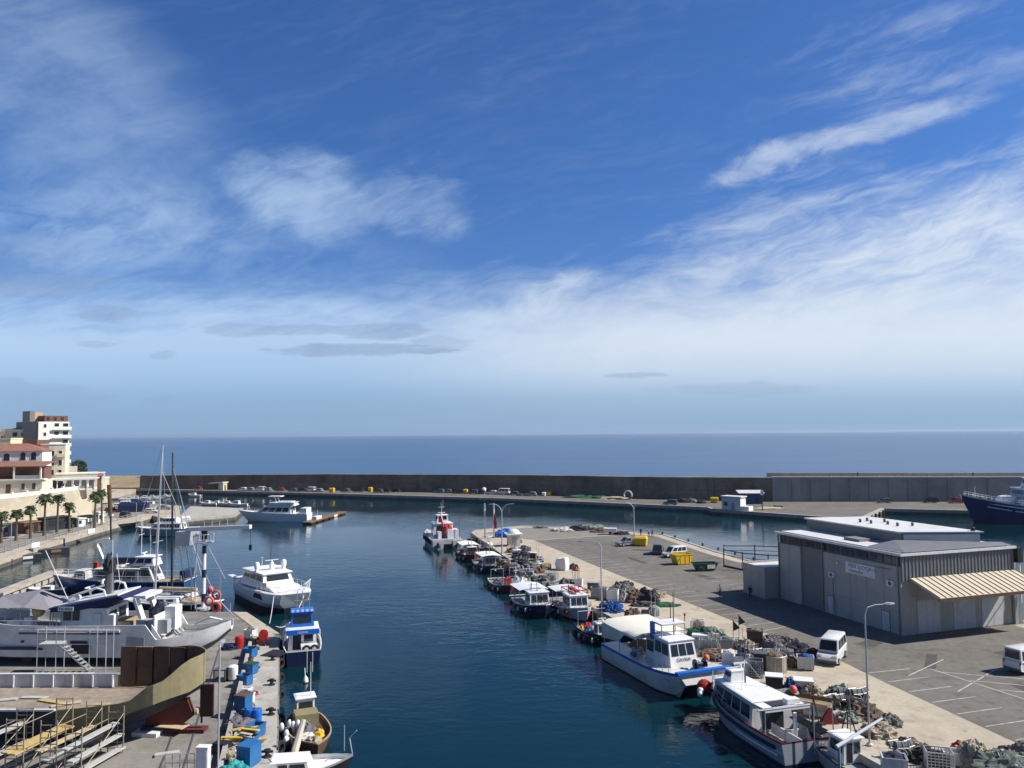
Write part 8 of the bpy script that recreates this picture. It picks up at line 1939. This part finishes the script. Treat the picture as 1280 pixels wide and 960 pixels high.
# ------------------------------------------------------------------ piles of small traps
trap0=None
def traps(label,group,px,py,n,seed,col='galv'):
    global trap0
    rr=random.Random(seed)
    if trap0 is None:
        t=thing('fish_trap',label,'trap',(0,0,0));m=MB()
        for x in(-.42,0,.42):m.tube([(x,.28*math.cos(PI*k/6),.36*math.sin(PI*k/6)+.04) for k in range(7)],.025,4)
        for y in(-.28,.28):m.tube([(-.42,y,.04),(.42,y,.04)],.025,4)
        m.tube([(-.42,0,.4),(.42,0,.4)],.02,4);m.build('frame','galv',t)
        m=MB();m.loft([[(x,.26*math.cos(PI*k/6),.34*math.sin(PI*k/6)+.03) for k in range(7)] for x in(-.4,.4)]);m.build('netting','net_grey',t);trap0=t
    c=at(px,py,1.37)
    for k in range(n):
        lay=k//max(1,(n+2)//3);j=k%max(1,(n+2)//3)
        p=c+Vector((rr.uniform(-.15,.15)+.55*(j-(n+2)//6),rr.uniform(-.25,.25)+.2*(j%2),lay*.38));rz=rr.uniform(-.4,.4)+(1.2 if lay%2 else .2)
        if k==0 and trap0.get('group') is None:trap0.location=p;trap0.rotation_euler=(0,0,rz);trap0['group']=group
        else:dup(trap0,label,p,rz,group)
for px,py,n,lb,g_ in((690,737,12,'small grey fish trap in the pile between the two wheelhouse boats and the lamp','traps by the wheelhouse boats'),(660,720,12,'small grey fish trap in the pile beside the white covered boat','traps by the covered boat'),(648,712,10,'small grey fish trap in the pile next to the dark blue canopied boat','traps by the canopied boat'),(672,703,9,'small grey fish trap in the pile right of the tall brown box','traps by the brown box'),(784,791,8,'small grey fish trap in the pile behind the cream canopy','traps behind the canopy'),(902,806,10,'small grey fish trap in the pile between wire cages and flag bin','traps by the flag bin'),(958,826,9,'small grey fish trap in the pile behind the round beige cage','traps by the round cage'),(936,822,8,'small grey fish trap in the pile behind the tall white bins','traps behind the white bins'),(1072,878,12,'small grey fish trap in the pile by the near lamp post','traps by the near lamp'),(1040,886,9,'small grey fish trap in the pile beyond the wooden trough','traps by the trough'),(1128,948,9,'small grey fish trap in the pile at the bottom row of bins','traps at the bottom edge')):
    traps(lb,g_,px,py,n,px)
# ------------------------------------------------------------------ more boats tied between the larger ones
fisher('low grey boat full of dark gear between the canopied boat and the red hulled one',633,722,8.0,2.8,'grey_paint','white_gel',None,side=1.6,fb=(.9,.85,1.3),cab_x=(-1,0),seed=21,extra=((-1.8,0,'net_dark',(1.2,.8,.9)),(.6,.2,'net_grey',(1.0,.7,.8)),(2.2,0,'net_white',(.6,.5,.5))))
fisher('white boat with a small cabin tucked behind the navy hulled pair',672,726,7.5,2.8,'white_gel','net_purple','white_gel','white_gel',side=1.4,cab_x=(-.6,.9),fb=(.9,.85,1.3),cz=1.6,seed=22,extra=((2.0,0,'net_beige',(.7,.5,.5)),(-2.4,0,'net_grey',(.8,.7,.7))))
fisher('white cabin boat with a blue band behind the red winch boat',640,706,7.5,2.8,'white_gel','bright_blue','white_gel','white_gel',side=1.8,cab_x=(.2,1.7),fb=(.9,.9,1.4),cz=1.7,seed=23,extra=((-1.6,0,'net_dark',(1.0,.7,.8)),))
fisher('dark open boat with a grey net mound by the striped poles',606,694,7.5,2.7,'black','stucco_beige',None,side=1.6,fb=(.85,.8,1.2),cab_x=(-1,0),seed=24,extra=((.0,0,'net_grey',(1.5,.8,.9)),(2.2,.2,'net_red',(.5,.4,.5))))
# ------------------------------------------------------------------ wet dark lower faces of the quays
m=MB()
def face(P_,s_,z1,off=.03,z0=-.6):
    for i in range(len(P_)-1):
        a=Vector((*P_[i],0));b=Vector((*P_[i+1],0));d=(b-a).normalized();n=Vector((-d.y,d.x,0))*s_
        m.prism([(a-n*off)[:2],(b-n*off)[:2],(b+n*.02)[:2],(a+n*.02)[:2]],z0,z1)
face(PE,1,.85);face(PC,-1,.85);face(FE,-1,1.0);face(ed,1,.72);face(E1,1,.75);face([(-34.4,101.4),(-26.5,89.6)],-1,1.0);face([tuple(p[:2]) for p in sl[:3]],1,.8)
struct('quay_face',m,'concrete_dark')

for px,py,r,c,lb,sd_ in((318,812,(.5,.4,.4),'net_dark','dark net bundle between the green crate and the farthest blue bin',1),(318,836,(.5,.4,.35),'net_green','green net bundle beside the second blue bin',2),(313,850,(.45,.35,.3),'net_white','white net bundle between the second and third blue bins',3),(298,872,(.5,.4,.5),'net_dark','dark bundle behind the small violet box',4),(314,886,(.45,.35,.4),'net_beige','beige bundle beside the tall blue cabinet',5),(296,900,(.6,.5,.5),'net_grey','grey net bundle against the low wall by the tall blue cabinet',6),(308,938,(.5,.4,.5),'net_blue','blue net bundle between the low blue bin and the white pallet',7),(303,953,(.5,.5,.5),'net_white','white bundle left of the big lidded blue bin',8),(318,868,(.35,.3,.25),'net_red','little red bundle on the pale quay beside the white tray',9)):
    heap(lb,px,py,r,c,sd_+500,1.53)
for px,py,r,c,lb,sd_ in((610,690,(1.3,.9,.9),'net_dark','black net heap at the edge behind the dark red boat',1),(618,698,(1.2,.9,.8),'net_grey','grey net heap at the edge behind the canopied boat',2),(630,706,(1.3,1.0,.9),'net_brown','brown net heap at the edge behind the white cabin boat',3),(638,716,(1.2,.9,.9),'net_dark','dark net heap at the edge beside the trap pile',4),(678,728,(1.3,1.0,1.0),'net_grey','grey net heap at the edge by the tucked white boat',5),(716,748,(1.2,.9,.9),'net_dark','dark net heap at the edge beside the red railed roof',6),(728,744,(1.2,.9,.8),'net_beige','beige net heap at the edge between the pallet and the white bin',7),(645,678,(1.4,.9,.9),'net_grey','grey net heap right of the cream kiosk',8),(910,842,(1.0,.7,.5),'net_brown','low brown net heap at the edge beside the catamaran bow',9),(945,860,(1.1,.8,.5),'net_dark','low dark net heap on the bare apron behind the cruiser bow',10)):
    heap(lb,px,py,r,c,sd_+540,1.37)

for (a,b,z,lb) in (((690,757),(707,742),1.5,'slack rope between the two wheelhouse boats and the quay edge'),((835,842),(822,800),1.6,'rope from the catamaran deck up to a bollard on the pier'),((893,842),(905,862),1.8,'short rope from the catamaran bow to the nearest bollard'),((1030,930),(1025,912),1.6,'rope from the cruiser stern to the bollard beside it')):
    rope(lb,at(a[0],a[1],z),at(b[0],b[1],1.85),.35,.035,mt='rope')
# ------------------------------------------------------------------ sea haze
m=MB();m.box(-40000,40000,-200,42000,-4,45)
hzm=bpy.data.materials.new('haze');hzm.use_nodes=True;n=hzm.node_tree.nodes;n.remove(n['Principled BSDF'])
v=n.new('ShaderNodeVolumePrincipled');v.inputs['Color'].default_value=(.62,.78,1,1);v.inputs['Density'].default_value=HAZE;v.inputs['Anisotropy'].default_value=.2
hzm.node_tree.links.new(v.outputs[0],n['Material Output'].inputs['Volume'])
tag(m.build('haze',hzm),kind='stuff')
